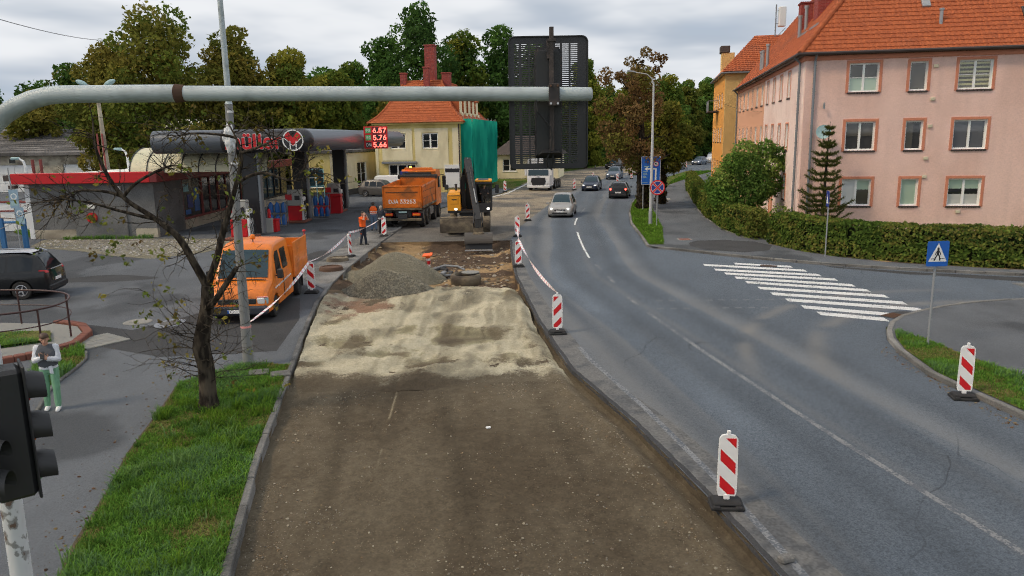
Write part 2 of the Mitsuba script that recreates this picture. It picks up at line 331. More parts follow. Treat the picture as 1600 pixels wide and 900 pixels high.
tint('plaster_yellow', (0.62, 0.52, 0.22), (0.46, 0.37, 0.13), 0.7, .4, .75, 0.9, 0.15, spec=0.15, streak=.6)
tint('plaster_cream', (0.72, 0.66, 0.46), (0.55, 0.49, 0.31), 0.7, .45, .8, 0.9, 0.12, spec=0.15, streak=.6)
tint('plaster_grey', (0.175, 0.178, 0.178), (0.12, 0.122, 0.122), 0.8, .35, .75, 0.9, 0.5, spec=0.15)
tint('plaster_dirty', (0.46, 0.42, 0.33), (0.22, 0.19, 0.15), 0.9, .35, .75, 0.9, 0.2, spec=0.15)
tint('orange_paint', (0.70, 0.185, 0.018), (0.45, 0.125, 0.02), 1.3, .45, .9, 0.35, 0.10, spec=0.5)
tint('orange_tipper', (0.64, 0.155, 0.014), (0.22, 0.085, 0.025), 1.4, .42, .78, 0.55, 0.2, spec=0.35)
tint('muddy_steel', (0.20, 0.165, 0.115), (0.075, 0.062, 0.05), 2.2, .35, .7, 0.8, 0.3, spec=0.25)
tint('rusty_steel', (0.075, 0.06, 0.055), (0.032, 0.03, 0.032), 6.0, .35, .7, 0.7, 0.4, spec=0.3)
tint('mast_paint', (0.41, 0.47, 0.49), (0.27, 0.31, 0.32), 4.0, .46, .8, 0.5, 0.07, spec=0.4)
def f_peel(p, n, uv):
    a = dfbm(p.x * 14, p.y * 14, p.z * 9, 4)
    c = cmix(C3(0.55, 0.57, 0.58), C3(0.24, 0.245, 0.24), sst(0.53, 0.60, a))
    return cmix(c, C3(0.11, 0.055, 0.03), sst(0.64, 0.70, a) * 0.8)
mat('mast_peeling', mikit.proc(f_peel), 0.6)
def f_felt(p, n, uv):
    a = dfbm(p.x * 0.5, p.y * 1.0, 2.0, 4); l = dnoise(p.x * 0.15, p.y * 3.2, 3.0); g = dnoise(p.x * 12, p.y * 12)
    v = 0.075 + 0.10 * sst(0.35, 0.7, a * .6 + l * .4)
    return C3(v, v * .96, v * .94) * (.8 + .4 * g)
mat('roof_felt', mikit.proc(f_felt), 0.85)
def f_tile(p, n, uv):
    r = cell_rand(dr.floor(p.x * 3.3), dr.floor(p.y * 3.3), dr.floor(p.z * 3.6)); a = dfbm(p.x * 0.5, p.y * 0.5, p.z * 0.5, 3)
    c = cmix(C3(0.41, 0.112, 0.041), C3(0.335, 0.088, 0.034), r)
    return cmix(c, C3(0.24, 0.085, 0.05), sst(0.5, 0.85, a) * .6)
mat('clay_tile', mikit.proc(f_tile), 0.75, spec=0.25)
def f_brick(p, n, uv):
    q = p.x + p.y; row = dr.floor(p.z / 0.085); u = q / 0.26 + 0.5 * (row - 2 * dr.floor(row / 2))
    fz = p.z / 0.085 - row; fu = u - dr.floor(u)
    j = dr.select((fz < 0.14) | (fu < 0.05), 1.0, 0.0); r = cell_rand(dr.floor(u), row)
    return cmix(cmix(C3(0.30, 0.045, 0.035), C3(0.20, 0.035, 0.03), r), C3(0.30, 0.2, 0.18), j * 0.6)
mat('chimney_brick', mikit.proc(f_brick), 0.8)
def f_bark(p, n, uv):
    a = dfbm(p.x * 16, p.y * 16, p.z * 4, 3); b = dfbm(p.x * 3, p.y * 3, p.z * 2, 2)
    return cmix(C3(0.022, 0.018, 0.015), C3(0.082, 0.068, 0.052), sst(0.35, 0.7, a)) * (0.7 + 0.6 * b)
bumped('bark', mikit.proc(f_bark), lambda p, n, uv: dfbm(p.x * 22, p.y * 22, p.z * 5, 3), 0.03, 0.95, 3e-3, spec=0.1)
tint('asphalt_dusty', (0.135, 0.135, 0.132), (0.085, 0.089, 0.094), 2.2, .35, .7, 0.85, 0.45)
def f_net(p, n, uv):
    a = dfbm(p.x * 0.7, p.y * 0.35, p.z * 0.25, 4)
    return cmix(C3(0.03, 0.50, 0.36), C3(0.015, 0.30, 0.23), sst(0.35, 0.7, a))
scene['net'] = {'type': 'principledthin', 'base_color': mikit.proc(f_net), 'roughness': 0.8, 'diff_trans': 0.8, 'spec_trans': 0.0}
# leaves, grass and loose stones take the colour of each leaf, blade or stone
scene['leaf'] = {'type': 'principledthin', 'base_color': VC, 'roughness': 0.55, 'diff_trans': 0.75, 'spec_trans': 0.0}
mat('pebble', VC, 0.9, spec=0.2)
# plain ones
for nm, c, r, mt in [('white_paint', (.72, .73, .72), .4, 0), ('white_plastic', (.78, .78, .77), .35, 0), ('sign_red', (.60, .015, .02), .4, 0), ('sign_blue', (.012, .11, .46), .4, 0),
    ('sign_navy', (.02, .035, .22), .4, 0), ('black_plastic', (.018, .019, .021), .5, 0), ('black_rubber', (.022, .022, .023), .8, 0), ('dark_steel', (.045, .046, .05), .55, 0), ('tyre', (.028, .027, .026), .9, 0),
    ('galvanised', (.34, .355, .37), .5, .35), ('lamp_grey', (.20, .205, .205), .55, 0), ('grey_steel', (.24, .25, .26), .5, .3), ('chrome', (.7, .7, .72), .18, 1), ('rim', (.55, .56, .58), .3, .7), ('glass_dark', (.012, .015, .018), .06, 0),
    ('screen_glass', (.02, .045, .06), .08, 0), ('paint_black', (.010, .011, .013), .25, 0), ('paint_navy', (.012, .020, .045), .25, 0), ('paint_silver', (.40, .39, .37), .28, .5), ('paint_grey', (.13, .125, .12), .3, .3),
    ('paint_white', (.72, .73, .74), .3, 0), ('paint_brown', (.20, .10, .055), .3, .2), ('paint_bluegrey', (.11, .14, .19), .3, .3), ('tail_red', (.50, .01, .015), .25, 0), ('amber', (.80, .20, .01), .3, 0), ('lamp_clear', (.62, .64, .66), .15, 0),
    ('fascia_red', (.50, .010, .014), .4, 0), ('fascia_grey', (.11, .125, .145), .35, .3), ('fascia_black', (.022, .022, .026), .35, 0), ('fascia_dark_red', (.16, .018, .02), .5, 0), ('pump_red', (.55, .012, .018), .35, 0), ('pump_grey', (.36, .36, .34), .5, 0),
    ('vault_sheet', (.56, .54, .38), .5, 0), ('vault_white', (.68, .69, .64), .5, 0), ('gas_blue', (.02, .13, .42), .4, 0), ('frame_blue', (.03, .13, .30), .6, 0), ('cyan_paint', (.25, .55, .62), .5, 0), ('rail_brown', (.05, .022, .02), .45, 0),
    ('rail_red', (.22, .05, .045), .6, 0), ('garage_white', (.70, .72, .72), .6, 0), ('window_frame', (.78, .78, .76), .35, 0), ('trim_salmon', (.56, .215, .13), .8, 0), ('sill_dark', (.05, .035, .035), .5, 0), ('plinth_dark', (.07, .07, .065), .9, 0),
    ('zinc', (.23, .25, .27), .5, .5), ('gutter_brown', (.055, .04, .038), .5, 0), ('blind_green', (.38, .50, .40), .8, 0), ('blind_olive', (.46, .44, .24), .8, 0), ('blind_dark', (.07, .065, .05), .8, 0), ('curtain', (.62, .64, .64), .9, 0),
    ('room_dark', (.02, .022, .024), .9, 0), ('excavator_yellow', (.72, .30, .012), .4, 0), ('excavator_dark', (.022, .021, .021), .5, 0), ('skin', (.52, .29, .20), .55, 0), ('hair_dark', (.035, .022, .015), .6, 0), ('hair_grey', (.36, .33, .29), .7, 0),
    ('hair_blond', (.075, .042, .024), .55, 0), ('cloth_orange', (.85, .12, .01), .8, 0), ('cloth_navy', (.022, .027, .042), .85, 0), ('cloth_black', (.018, .018, .02), .85, 0), ('denim', (.10, .15, .22), .9, 0), ('cloth_white', (.66, .68, .72), .85, 0),
    ('cloth_green', (.17, .36, .22), .85, 0), ('cloth_grey', (.085, .092, .105), .85, 0), ('reflective', (.75, .75, .70), .4, 0), ('shoe_dark', (.02, .02, .02), .6, 0), ('lace', (.52, .53, .50), .9, 0), ('dish_grey', (.30, .45, .47), .5, 0),
    ('vent_cream', (.62, .56, .42), .6, 0), ('plaster_orange', (.60, .27, .06), .9, 0), ('plaster_ochre', (.62, .42, .17), .9, 0), ('plaster_salmon', (.62, .33, .21), .9, 0), ('brick_kerb', (.17, .065, .045), .85, 0), ('paver', (.20, .20, .185), .9, 0),
    ('rusty_iron', (.10, .055, .035), .8, .1), ('litter', (.72, .74, .74), .6, 0), ('polythene', (.60, .62, .63), .45, 0), ('brown_leaf', (.11, .06, .03), .9, 0), ('cone_orange', (.90, .13, .015), .5, 0), ('stripe_pink', (.75, .32, .30), .6, 0), ('slate_roof', (.075, .06, .055), .8, 0)]:
    mat(nm, c, r, mt, 0.5)
for nm, c in (('digit_glow', (9.0, .55, .45)), ('beacon_glow', (9.0, 3.0, .25)), ('head_glow', (7.5, 7.0, 6.0)), ('tail_glow', (4.0, .25, .15))):
    scene[nm + '_bsdf'] = {'type': 'diffuse', 'reflectance': {'type': 'rgb', 'value': [min(.8, x / 9) for x in c]}}
GLOW = {'digit_glow': (1.3, .12, .09), 'beacon_glow': (3.0, 1.0, .12), 'head_glow': (1.5, 1.42, 1.25), 'tail_glow': (1.7, .13, .09)}
scene['pane'] = {'type': 'thindielectric', 'int_ior': 1.5}
def glow(d, which):
    d = dict(d); d['bsdf'] = {'type': 'ref', 'id': which + '_bsdf'}; d['emitter'] = {'type': 'area', 'radiance': {'type': 'rgb', 'value': list(GLOW[which])}}; return d
def add_glow(pr, path, mesh, which):
    p = pr.add(path, mesh, 'lamp_clear'); pr.parts[-1] = (p, glow(pr.parts[-1][1], which)); return p
from scipy.ndimage import gaussian_filter1d
gaussian = lambda a: gaussian_filter1d(a, 1.2)
mat('road_ghost', (.135, .145, .155), .8)
# ------------------------------------------------------------------ the setting: ground, road, trench, kerbs
rng = np.random.default_rng(7)
KL = np.array([(-1.75, 0), (-2.4, 3), (-3.71, 8.88), (-4.09, 10.61), (-4.61, 13.04), (-4.87, 14.69), (-5.23, 16.76), (-5.84, 20.11), (-6.72, 25.5), (-7.1, 29.7), (-7.2, 33), (-7.2, 37.5), (-7.15, 41.4), (-7.05, 46), (-6.95, 52.4), (-5.6, 62), (-3.4, 70), (-0.8, 78), (2.82, 102), (8.8, 126), (18, 148), (30, 166), (46, 185), (75, 215)], float)
KR = np.array([(4.6, 0), (4.15, 3), (3.33, 8.82), (2.96, 10.99), (2.34, 14.01), (1.37, 17.64), (0.77, 22.63), (0.14, 30.47), (-0.02, 36), (-0.06, 41.4)], float)
MILL_R = np.array([(-0.06, 41.4), (0.5, 47), (1.44, 53.2), (3.4, 64.6), (7.07, 81.8), (13.0, 104)], float)
KRR = np.array([(6.87, 38.0), (7.2, 42), (7.65, 48.2), (8.6, 55), (9.83, 62), (12.2, 72), (14.9, 82), (19.5, 98), (27, 118), (37, 135), (52, 155), (84, 190)], float)
ISL = np.array([(12.9, 0), (11.3, 6), (10.5, 10), (9.85, 13.67), (9.5, 16.46), (9.75, 18.4), (10.1, 19.7), (10.7, 21.0), (11.5, 21.95), (12.9, 22.95), (14.6, 23.7), (16.8, 24.18), (22, 24.0), (40, 20), (60, 14)], float)
NK = np.array([(6.87, 38.0), (7.1, 37.3), (7.9, 36.7), (9.81, 34.6), (11.6, 32.9), (13.56, 31.4), (16, 30.0), (19.6, 28.4), (26, 27.0), (42, 23), (62, 17)], float)
xl = lambda y: np.interp(y, KL[:, 1], KL[:, 0]); xr = lambda y: np.interp(y, KR[:, 1], KR[:, 0])
DIG_END = 41.4
def cut(line, y0, y1, n=40):
    y = np.linspace(y0, y1, n); return np.c_[np.interp(y, line[:, 1], line[:, 0]), y]
EX = Polygon(np.vstack([cut(KL, 0, DIG_END), cut(KR, 0, DIG_END)[::-1]]))
setting = lambda name, mesh, m, smooth=False: single(name, mesh, m, smooth=smooth, kind='structure')
setting('ground', Mesh().sheet(sbox(-500, -80, 600, 1200).difference(EX.buffer(.001)), -0.06), 'turf')
# carriageway in use and the side street
road = Polygon(np.vstack([cut(KR, 0, DIG_END), MILL_R[1:], [(17, 116), (25, 131), (34, 146), (50, 167), (80, 200)], KRR[::-1], NK[1:], ISL[::-1]]))
setting('main_road', Mesh().sheet(road.buffer(0), 0.0), 'asphalt_road')
milled = Polygon(np.vstack([MILL_R, [(17, 116), (25, 131), (34, 146), (50, 167), (80, 200)], KL[KL[:, 1] > DIG_END][::-1], [(-7.15, DIG_END)]]))
setting('milled_road', Mesh().sheet(milled.buffer(0), -0.03), 'asphalt_milled')
mm = Mesh()
ml = np.vstack([MILL_R])
for a, b in zip(ml[:-1], ml[1:]): mm.add([(*a, -.05), (*b, -.05), (*b, 0.0), (*a, 0.0)], [[0, 1, 2], [0, 2, 3]])
setting('road_edge', mm, 'asphalt_dark')
fore = Polygon(np.vstack([cut(KL, 0, 85, 60) - [0.13, 0], [(-20, 100), (-120, 130), (-120, 0)]]))
setting('forecourt', Mesh().sheet(fore, 0.0), 'asphalt_old')
# pavement of concrete beside the dig, with a groove
pv = Polygon(np.vstack([cut(KL, 19.6, 60, 40) - [0.13, 0], (cut(KL, 19.6, 60, 40) - [1.65, 0])[::-1]]))
pv = Polygon(np.vstack([cut(KL, 28, 62, 40) - [0.13, 0], (cut(KL, 31, 62, 40) - [1.75, 0])[::-1]]))
setting('left_pavement', Mesh().sheet(pv, 0.02), 'concrete')
def blob(cx, cy, rx_, ry_, seed, n=40, wob=.3):
    r = np.random.default_rng(seed); t = np.linspace(0, 2 * np.pi, n, endpoint=False); k = 1 + sum(r.normal(0, wob / (i + 1)) * np.cos(i * t + r.uniform(0, 6)) for i in range(2, 6))
    return Polygon(np.c_[cx + rx_ * k * np.cos(t), cy + ry_ * k * np.sin(t)]).buffer(0)
pm = Mesh()
pm.sheet(Polygon([(-9.3, 19.2), (-6.35, 19.6), (-6.75, 23.3), (-7.6, 26.5), (-8.9, 27.1), (-11.5, 22.2), (-14.2, 23.4), (-14.6, 21.9)]), 0.004)
pm.sheet(blob(-9.4, 36.5, 1.0, 1.8, 4), 0.004); pm.sheet(blob(-17.2, 31.2, 2.2, .8, 9), 0.004); pm.sheet(blob(-7.35 - .9, 27.9, .5, 1.2, 5), .006)
setting('asphalt_patch', pm, 'asphalt_dark')
setting('gravel_patch', Mesh().sheet(Polygon([(-27.5, 44.9), (-21.6, 44.4), (-16.9, 43.6), (-15.3, 41.9), (-16.2, 38.6), (-17.8, 37.1), (-20, 38.2), (-22.5, 40), (-26.5, 42.0)]).buffer(.4), 0.006), 'gravel')
# pavement and footpath on the right, 10 cm above the road
hedge_line_left = np.array([(19.5, 84), (17.63, 75.4), (14.9, 61.2), (13.2, 51.4), (12.3, 43.5), (12.5, 39.6), (12.9, 37.9)], float)
path_in = np.array([(7.75, 38.0), (8.1, 40), (8.98, 44.6), (10.26, 54), (11.9, 65), (14.2, 76), (17.5, 86), (24.0, 102), (32, 118)], float)
grass_isl = Polygon(np.vstack([KRR[:9] + [.13, 0], path_in[::-1]]))
pav = Polygon(np.vstack([NK[1:], [(62, 40), (24, 40), (20, 60), (21, 84), (30, 102), (42, 122)], [(37.5, 134), (27.3, 118)], KRR[::-1][4:-1], [(6.87, 38.0)]])).buffer(0)
setting('right_pavement', Mesh().sheet(pav.difference(grass_isl), 0.10), 'asphalt_old')
setting('pavement_patch', Mesh().sheet(Polygon([(9.1, 38.4), (9.7, 39.2), (11.2, 39.3), (12.5, 38.5), (12.9, 37.0), (12.2, 35.4), (10.9, 34.9), (9.4, 35.9), (8.9, 37.2)]), 0.104), 'asphalt_dark')
isl_pav = Polygon(np.vstack([ISL + [.14, -.02], [(60, -20), (13.1, -20)]])).buffer(0)
isl_grass = Polygon([(10.25, 19.5), (10.55, 20.2), (10.9, 19.4), (11.3, 16.1), (12.6, 11), (14.2, 4), (14.8, 0), (13.1, 0), (11.5, 6), (10.7, 10), (10.05, 13.67), (9.68, 16.46), (9.92, 18.4)]).buffer(0)
setting('island_pavement', Mesh().sheet(isl_pav.difference(isl_grass), 0.10), 'asphalt_old')
hedge_bed = Polygon([(12.9, 37.6), (13.3, 36.4), (14.2, 34.0), (15.9, 31.6), (19.7, 29.4), (26, 27.9), (26, 33), (16, 40)])
setting('soil_bed', Mesh().sheet(hedge_bed, 0.104), 'soil')
lawn = Polygon([(15, 40), (13.5, 39), (13.2, 43), (15.2, 55), (19, 75), (24, 84), (30, 84), (40, 60), (45, 25), (26, 28), (20, 31)])
setting('lawn', Mesh().sheet(lawn, 0.11), 'turf')

# trench: rough floor, cut sides
NX, ys = 110, np.concatenate([np.linspace(0, 9, 60)[:-1], np.linspace(9, 30, 330)[:-1], np.linspace(30, DIG_END, 130)])
S, Y = np.meshgrid(np.linspace(0, 1, NX), ys); X = xl(Y) + S * (xr(Y) - xl(Y))
def ss(a, b, x): t = np.clip((x - a) / (b - a), 0, 1); return t * t * (3 - 2 * t)
def n2(x, y, sc, o=4, seed=0): return meshkit.fbm(np.stack([x * sc, y * sc, np.zeros_like(x)], -1), o, seed)
def floor_z(x, y):
    dl, d_r = x - xl(y), xr(y) - x
    z = -0.17 - 0.33 * ss(28.2, 30.5, y + (n2(x, y, .7, 3, 3) - .5) * 2.5)
    z = z + (n2(x, y, 0.5, 3, 1) - .5) * 0.10 + (n2(x, y, 2.5, 4, 2) - .5) * (0.03 + 0.10 * ss(27, 30, y))
    z = z - 0.10 * np.exp(-((d_r - 0.10) / 0.13) ** 2) * (y < 29) + 0.09 * np.exp(-((d_r - 0.42 - .1 * n2(x, y, .9, 2, 8)) / 0.16) ** 2) * (0.4 + n2(x, y, 1.5, 3, 5))
    z = z + 0.10 * np.exp(-(dl / 0.25) ** 2) * (n2(x, y, 1.7, 3, 6) - .15)
    z = z + 0.38 * np.exp(-(dl / 0.55) ** 2) * ss(23.5, 27, y) * n2(x, y, 1.3, 3, 9) * 1.3 + 0.3 * np.exp(-(d_r / 0.5) ** 2) * ss(29, 31, y) * n2(x, y, 1.3, 3, 10)
    z = z + 0.30 * np.exp(-((y - 29.9) / 1.0) ** 2) * np.exp(-((x + 5.8) / 1.3) ** 2) * 0.5
    z = z - 0.035 * (np.exp(-((x + 2.75 + (y - 17) * .03) / .07) ** 2)) * (y < 17.8) * (y > 14)
    z = z + .36 * np.exp(-((DIG_END - y) / (.25 + .35 * n2(x, y, 1.2, 2, 61))) ** 2) * (.35 + .9 * n2(x, y, 1.9, 3, 60)) * (y > 39)
    return np.minimum(z, -0.035)
def grid(X, Y, Z):
    h, w = X.shape; i, j = np.meshgrid(np.arange(h - 1), np.arange(w - 1), indexing='ij'); a = i * w + j
    f = np.stack([a, a + 1, a + w + 1, a + w], -1).reshape(-1, 4); return np.stack([X, Y, Z], -1).reshape(-1, 3), f
setting('excavation_floor', Mesh().add(*grid(X, Y, floor_z(X, Y))), 'soil', True)
w = Mesh()
bd = np.array(EX.exterior.coords)
for a, b in zip(bd[:-1], bd[1:]):
    if max(a[1], b[1]) < .01: continue
    w.add([(*a, -.9), (*b, -.9), (*b, -.012), (*a, -.012)], [[0, 1, 2], [0, 2, 3]])
setting('trench_side', w, 'soil')
w = Mesh(); br = cut(KR, 0, DIG_END, 160); jag = (np.random.default_rng(3).random(160) - .5) * .03
for k in range(159):
    a, b = br[k] + [jag[k], 0], br[k + 1] + [jag[k + 1], 0]
    w.add([(*(a - [.015, 0]), -.09), (*(b - [.015, 0]), -.09), (*(b + [.01, 0]), .004), (*(a + [.01, 0]), .004), (*(a + [.10, 0]), .004), (*(b + [.10, 0]), .004)], [[0, 1, 2, 3], [3, 2, 5, 4]])
setting('asphalt_edge', w, 'asphalt_dark')

# sand that lies in drifts over the floor
gx, gy = np.meshgrid(np.linspace(0.01, .985, 170), np.linspace(16.6, 30.4, 330)); SX, SY = xl(gy) + gx * (xr(gy) - xl(gy)), gy
fz = floor_z(SX, SY)
zone = ss(16.7, 17.6, SY + (n2(SX, SY, .45, 2, 15) - .5) * 1.3) * (1 - ss(25.6, 28.6, SY - 2.6 * ss(-3.6, -2.6, SX) + 1.6 * ss(-.9, .6, SX) + (n2(SX, SY, .6, 3, 12) - .5) * 2.5))
th = 0.06 + 0.24 * (n2(SX, SY, .75, 4, 21) - .47) + .05 * (n2(SX, SY, 2.2, 3, 22) - .5)
th = th + 0.13 * np.exp(-((SY - 21.9 - .25 * np.sin(SX * 1.7)) / .6) ** 2) * (0.4 + n2(SX, SY, .8, 2, 31)) + 0.07 * np.exp(-((SY - 18.6) / .8) ** 2) * np.exp(-((SX + 3.0) / 2.0) ** 2)
for hx, hy, hr, hd in ((-4.64, 20.71, .62, .26), (-1.55, 20.9, .6, .3), (-.8, 21.2, .5, .2), (.95, 21.7, .45, .26), (-3.47, 19.5, .35, .15), (-2.85, 18.3, .28, .2), (-1.9, 18.9, .4, .16), (-.6, 18.6, .5, .16), (.5, 18.4, .55, .12), (-5.2, 19.2, .4, .12), (-4.9, 25.6, 1.0, .30), (-5.6, 23.8, .7, .16), (-.2, 27.6, .8, .1), (-1.9, 27.7, .45, .14)):
    th = th - hd * .75 * np.exp(-(((SX - hx) / hr) ** 2 + ((SY - hy) / (hr * .9)) ** 2))
th = th + .10 * np.exp(-((SY - 23.6) / 1.0) ** 2) * (.3 + n2(SX, SY, .9, 3, 71)) + .20 * np.exp(-((SX + 2.0) / 1.5) ** 2 - ((SY - 26.7) / 1.3) ** 2) + .22 * np.exp(-((SX + .1) / 1.0) ** 2 - ((SY - 24.6) / 1.2) ** 2)
th = th - .05 * (np.exp(-((SX + 3.45) / .2) ** 2) + np.exp(-((SX + 2.45) / .2) ** 2)) * (SY > 20)
SZ = fz - .022 + (.028 + np.maximum(th, .012)) * zone + .085 * (n2(SX, SY, 2.6, 4, 40) - .5) * zone + .03 * (n2(SX, SY, 8, 3, 41) - .5) * zone
setting('sand_layer', Mesh().add(*grid(SX, SY, np.minimum(SZ, .16))), 'sand', True)

# loose stones on the floor: too many and too small to count
def stones(n, place, size, cols, seed, zf):
    r = np.random.default_rng(seed); P = place(r, n); ico = trimesh.creation.icosahedron(); V, F = np.array(ico.vertices), np.array(ico.faces); m = Mesh()
    k = len(P); sc = size[0] + (size[1] - size[0]) * r.random(k) ** 3
    A = sc[:, None, None] * (V[None] * (0.7 + .6 * r.random((k, 12, 1)))) * np.array([1, 1, .6]) * (0.75 + .5 * r.random((k, 1, 3)))
    z = zf(P[:, 0], P[:, 1]) + sc * .25
    A = A + np.c_[P, z][:, None, :]
    c = np.asarray(cols)[r.integers(0, len(cols), k)] * (0.7 + .6 * r.random((k, 1)))
    m.v.append(A.reshape(-1, 3)); m.f.append((F[None] + 12 * np.arange(k)[:, None, None]).reshape(-1, 3)); m.c.append(np.repeat(c, 12, 0)); m.n = k * 12
    return m
def pl_near(r, n):
    y = 7.6 + 10.3 * r.random(n) ** 1.2; s = r.random(n); x = xl(y) + .06 + s * (xr(y) - xl(y) - .2)
    keep = (n2(x, y, .55, 3, 77) > .50 + .12 * r.random(n)) | (r.random(n) < .12) | (np.abs(s - .93) < .03); return np.c_[x, y][keep]
def pl_pit(r, n):
    y = 27 + 14.2 * r.random(n); s = r.random(n); x = xl(y) + .06 + s * (xr(y) - xl(y) - .2); return np.c_[x, y]
st = stones(9000, pl_near, (.007, .024), [(.24, .21, .16), (.17, .15, .12), (.30, .27, .21), (.13, .105, .08), (.20, .145, .09)], 5, floor_z)
s2 = stones(900, pl_pit, (.02, .11), [(.20, .16, .11), (.30, .24, .16), (.12, .09, .07), (.34, .31, .26)], 6, floor_z)
st.add(np.vstack(s2.v), np.vstack(s2.f), np.vstack(s2.c))
single('loose_stones', st, 'pebble', 'loose pale stones scattered over the brown floor of the dug up lane', 'stones', kind='stuff')
def pl_gp(r, n):
    P = np.c_[-27.5 + 12.5 * r.random(n), 37.4 + 7.2 * r.random(n)]; g = Polygon([(-27.5, 44.9), (-21.6, 44.4), (-16.9, 43.6), (-15.3, 41.9), (-16.2, 38.6), (-17.8, 37.1), (-20, 38.2), (-22.5, 40), (-26.5, 42.0)])
    return np.array([p for p in P if g.contains(Point(p))])
single('loose_gravel', stones(2600, pl_gp, (.03, .07), [(.34, .33, .31), (.22, .21, .2), (.45, .44, .42)], 8, lambda x, y: 0 * x), 'pebble', 'loose grey gravel scattered before the grey kiosk wall', 'gravel', kind='stuff')

# kerbs, stone by stone
def kerb(line, y_lim, width, z0, z1, side, length=1.0, name='kerb', m='concrete', jit=.012, seed=1):
    L = LineString(line); n = int(L.length / length); pr = Proto(); r = np.random.default_rng(seed); far = Mesh(); D = {}
    for k in range(n):
        a, b = np.array(L.interpolate(k * length + .008).coords[0]), np.array(L.interpolate((k + 1) * length - .008).coords[0])
        if not (y_lim[0] <= a[1] <= y_lim[2]): continue
        d = b - a; l = np.linalg.norm(d); ang = math.atan2(d[1], d[0])
        M = TM(*a, 0, ang) @ rx(r.normal(0, 1.0)); dz = r.normal(0, jit * .5); o = r.normal(0, jit * .4)
        lo, hi = (0, width) if side > 0 else (-width, 0)
        t = far if a[1] > y_lim[1] else Mesh()
        t.box(0, l, lo + o, hi + o, z0, z1 + dz, .014, M)
        if t is not far: pr.add('stone', t, m)
    if far.n: pr.add('far_stones', far, m, kind='stuff')
    return put(pr, name, None, None, kind='structure')
kerb(KL[KL[:, 1] < 66], (4, 46, 66), .125, -.55, .045, 1, seed=1)                       # beside the dig
kerb(KRR, (30, 56, 110), .14, -.2, .115, -1, seed=2)
kerb(NK, (10, 40, 60), .14, -.2, .115, 1, seed=3)
kerb(ISL, (2, 40, 60), .14, -.2, .115, -1, seed=4)
kerb(np.array([(12.5, 39.0), (12.2, 43), (13.0, 51), (14.7, 61), (17.4, 75)]), (30, 50, 90), .07, 0, .15, -1, seed=5)
# painted markings
zs = [[(9.7, 32.4), (11.8, 31.35)], [(8.31, 32.2), (12.02, 30.39)], [(8.46, 30.98), (12.18, 29.34)], [(8.63, 30.04), (12.41, 28.36)], [(8.77, 29.1), (12.55, 27.19)], [(8.9, 28.14), (12.65, 26.23)], [(9.0, 27.01), (12.8, 25.22)], [(9.12, 25.96), (12.86, 24.12)], [(9.27, 24.92), (12.9, 23.15)], [(9.39, 23.83), (11.63, 22.57)], [(9.53, 22.9), (11.19, 21.93)]]
pr = Proto()
for a, b in zs:
    a, b = np.array(a), np.array(b); d = (b - a) / np.linalg.norm(b - a); nrm = np.array([.12, 1.0]); wd = .23 if a[1] > 32.3 else .245
    pr.add('stripe', Mesh().sheet(Polygon([a - nrm * wd, b - nrm * wd, b + nrm * wd, a + nrm * wd]), .005), 'road_paint')
put(pr, 'zebra_crossing', None, None, kind='structure')
pr = Proto(); cl = np.array([(8.2, 0), (6.72, 9.1), (5.89, 13.2), (4.94, 18.83), (4.28, 23.51), (4.05, 25.6), (3.86, 29.83), (3.66, 33.5), (3.61, 34.85), (3.66, 38), (3.79, 41.76), (4.13, 48.76), (4.64, 52.71), (5.9, 60), (9.3, 72), (12, 82), (16.3, 98), (24, 119)])
LS = LineString(cl)
def strip(y0, y1, w_, ln=cl):
    p = cut(ln, y0, y1, max(3, int((y1 - y0) * 2))); return LineString(p).buffer(w_ / 2, cap_style=2)
for y0, y1 in [(0, 23.4), (24.5, 25.7), (28.5, 29.8), (31.4, 32.7), (34.6, 44.5), (48.2, 52.5), (56, 60), (66, 70), (76, 80)]: pr.add('dash', Mesh().sheet(strip(y0, y1, .12 if y0 < 34 else .095), .005), 'road_paint' if 34 < y0 < 50 else 'road_paint_faded')
put(pr, 'centre_line', None, None, kind='structure')
el = np.array([(4.75, 0), (3.59, 9.12), (3.32, 11.19), (2.72, 14.7), (1.92, 18.42), (1.36, 22.59), (.75, 30)])
setting('edge_line', Mesh().sheet(strip(1, 19.5, .12, el), .005), 'road_paint_faded')
wob = np.random.default_rng(6).normal(0, .025, 60)
es = cut(KR, 2, 40, 60); setting('worn_edge_strip', Mesh().sheet(Polygon(np.vstack([es + [.09, 0], (es + np.c_[.80 + gaussian(wob) - .012 * (es[:, 1] - 8), np.zeros(60)])[::-1]])), .0025), 'asphalt_dusty')
setting('wet_gutter', Mesh().sheet(Polygon([(13.2, 31.5), (14.6, 30.6), (16, 29.7), (19.4, 28.2), (24, 27.1), (24, 26.6), (19.0, 27.3), (16.4, 28.9), (15.6, 29.2), (14.4, 30.2), (13.4, 31.0)]), .004), 'asphalt_dark')
setting('concrete_slab', Mesh().sheet(Polygon([(18.3, 27.2), (24, 26.2), (24, 25.2), (18.2, 26.1)]), .005), 'concrete')
rp = Mesh(); rp.sheet(blob(12.1, 22.6, .5, .35, 31), .004); rp.sheet(Polygon([(7.1, 20.2), (8.3, 19.4), (8.9, 21.5), (7.6, 22.2)]), .0035) if False else None; setting('drain_patch', rp, 'asphalt_dark')
om = Mesh()
for yq, x0_, x1_ in ((25.1, 4.9, 9.3), (23.9, 4.7, 9.0)):
    for q in np.arange(x0_, x1_, .42): om.sheet(sbox(q, yq - .07 - .02 * (q - x0_), q + .22, yq + .07 - .02 * (q - x0_)), .0045)
setting('ghost_marking', om, 'road_ghost')
setting('far_edge_line', Mesh().sheet(strip(66, 112, .22, KL + [.5, 0]), -.02), 'road_paint')
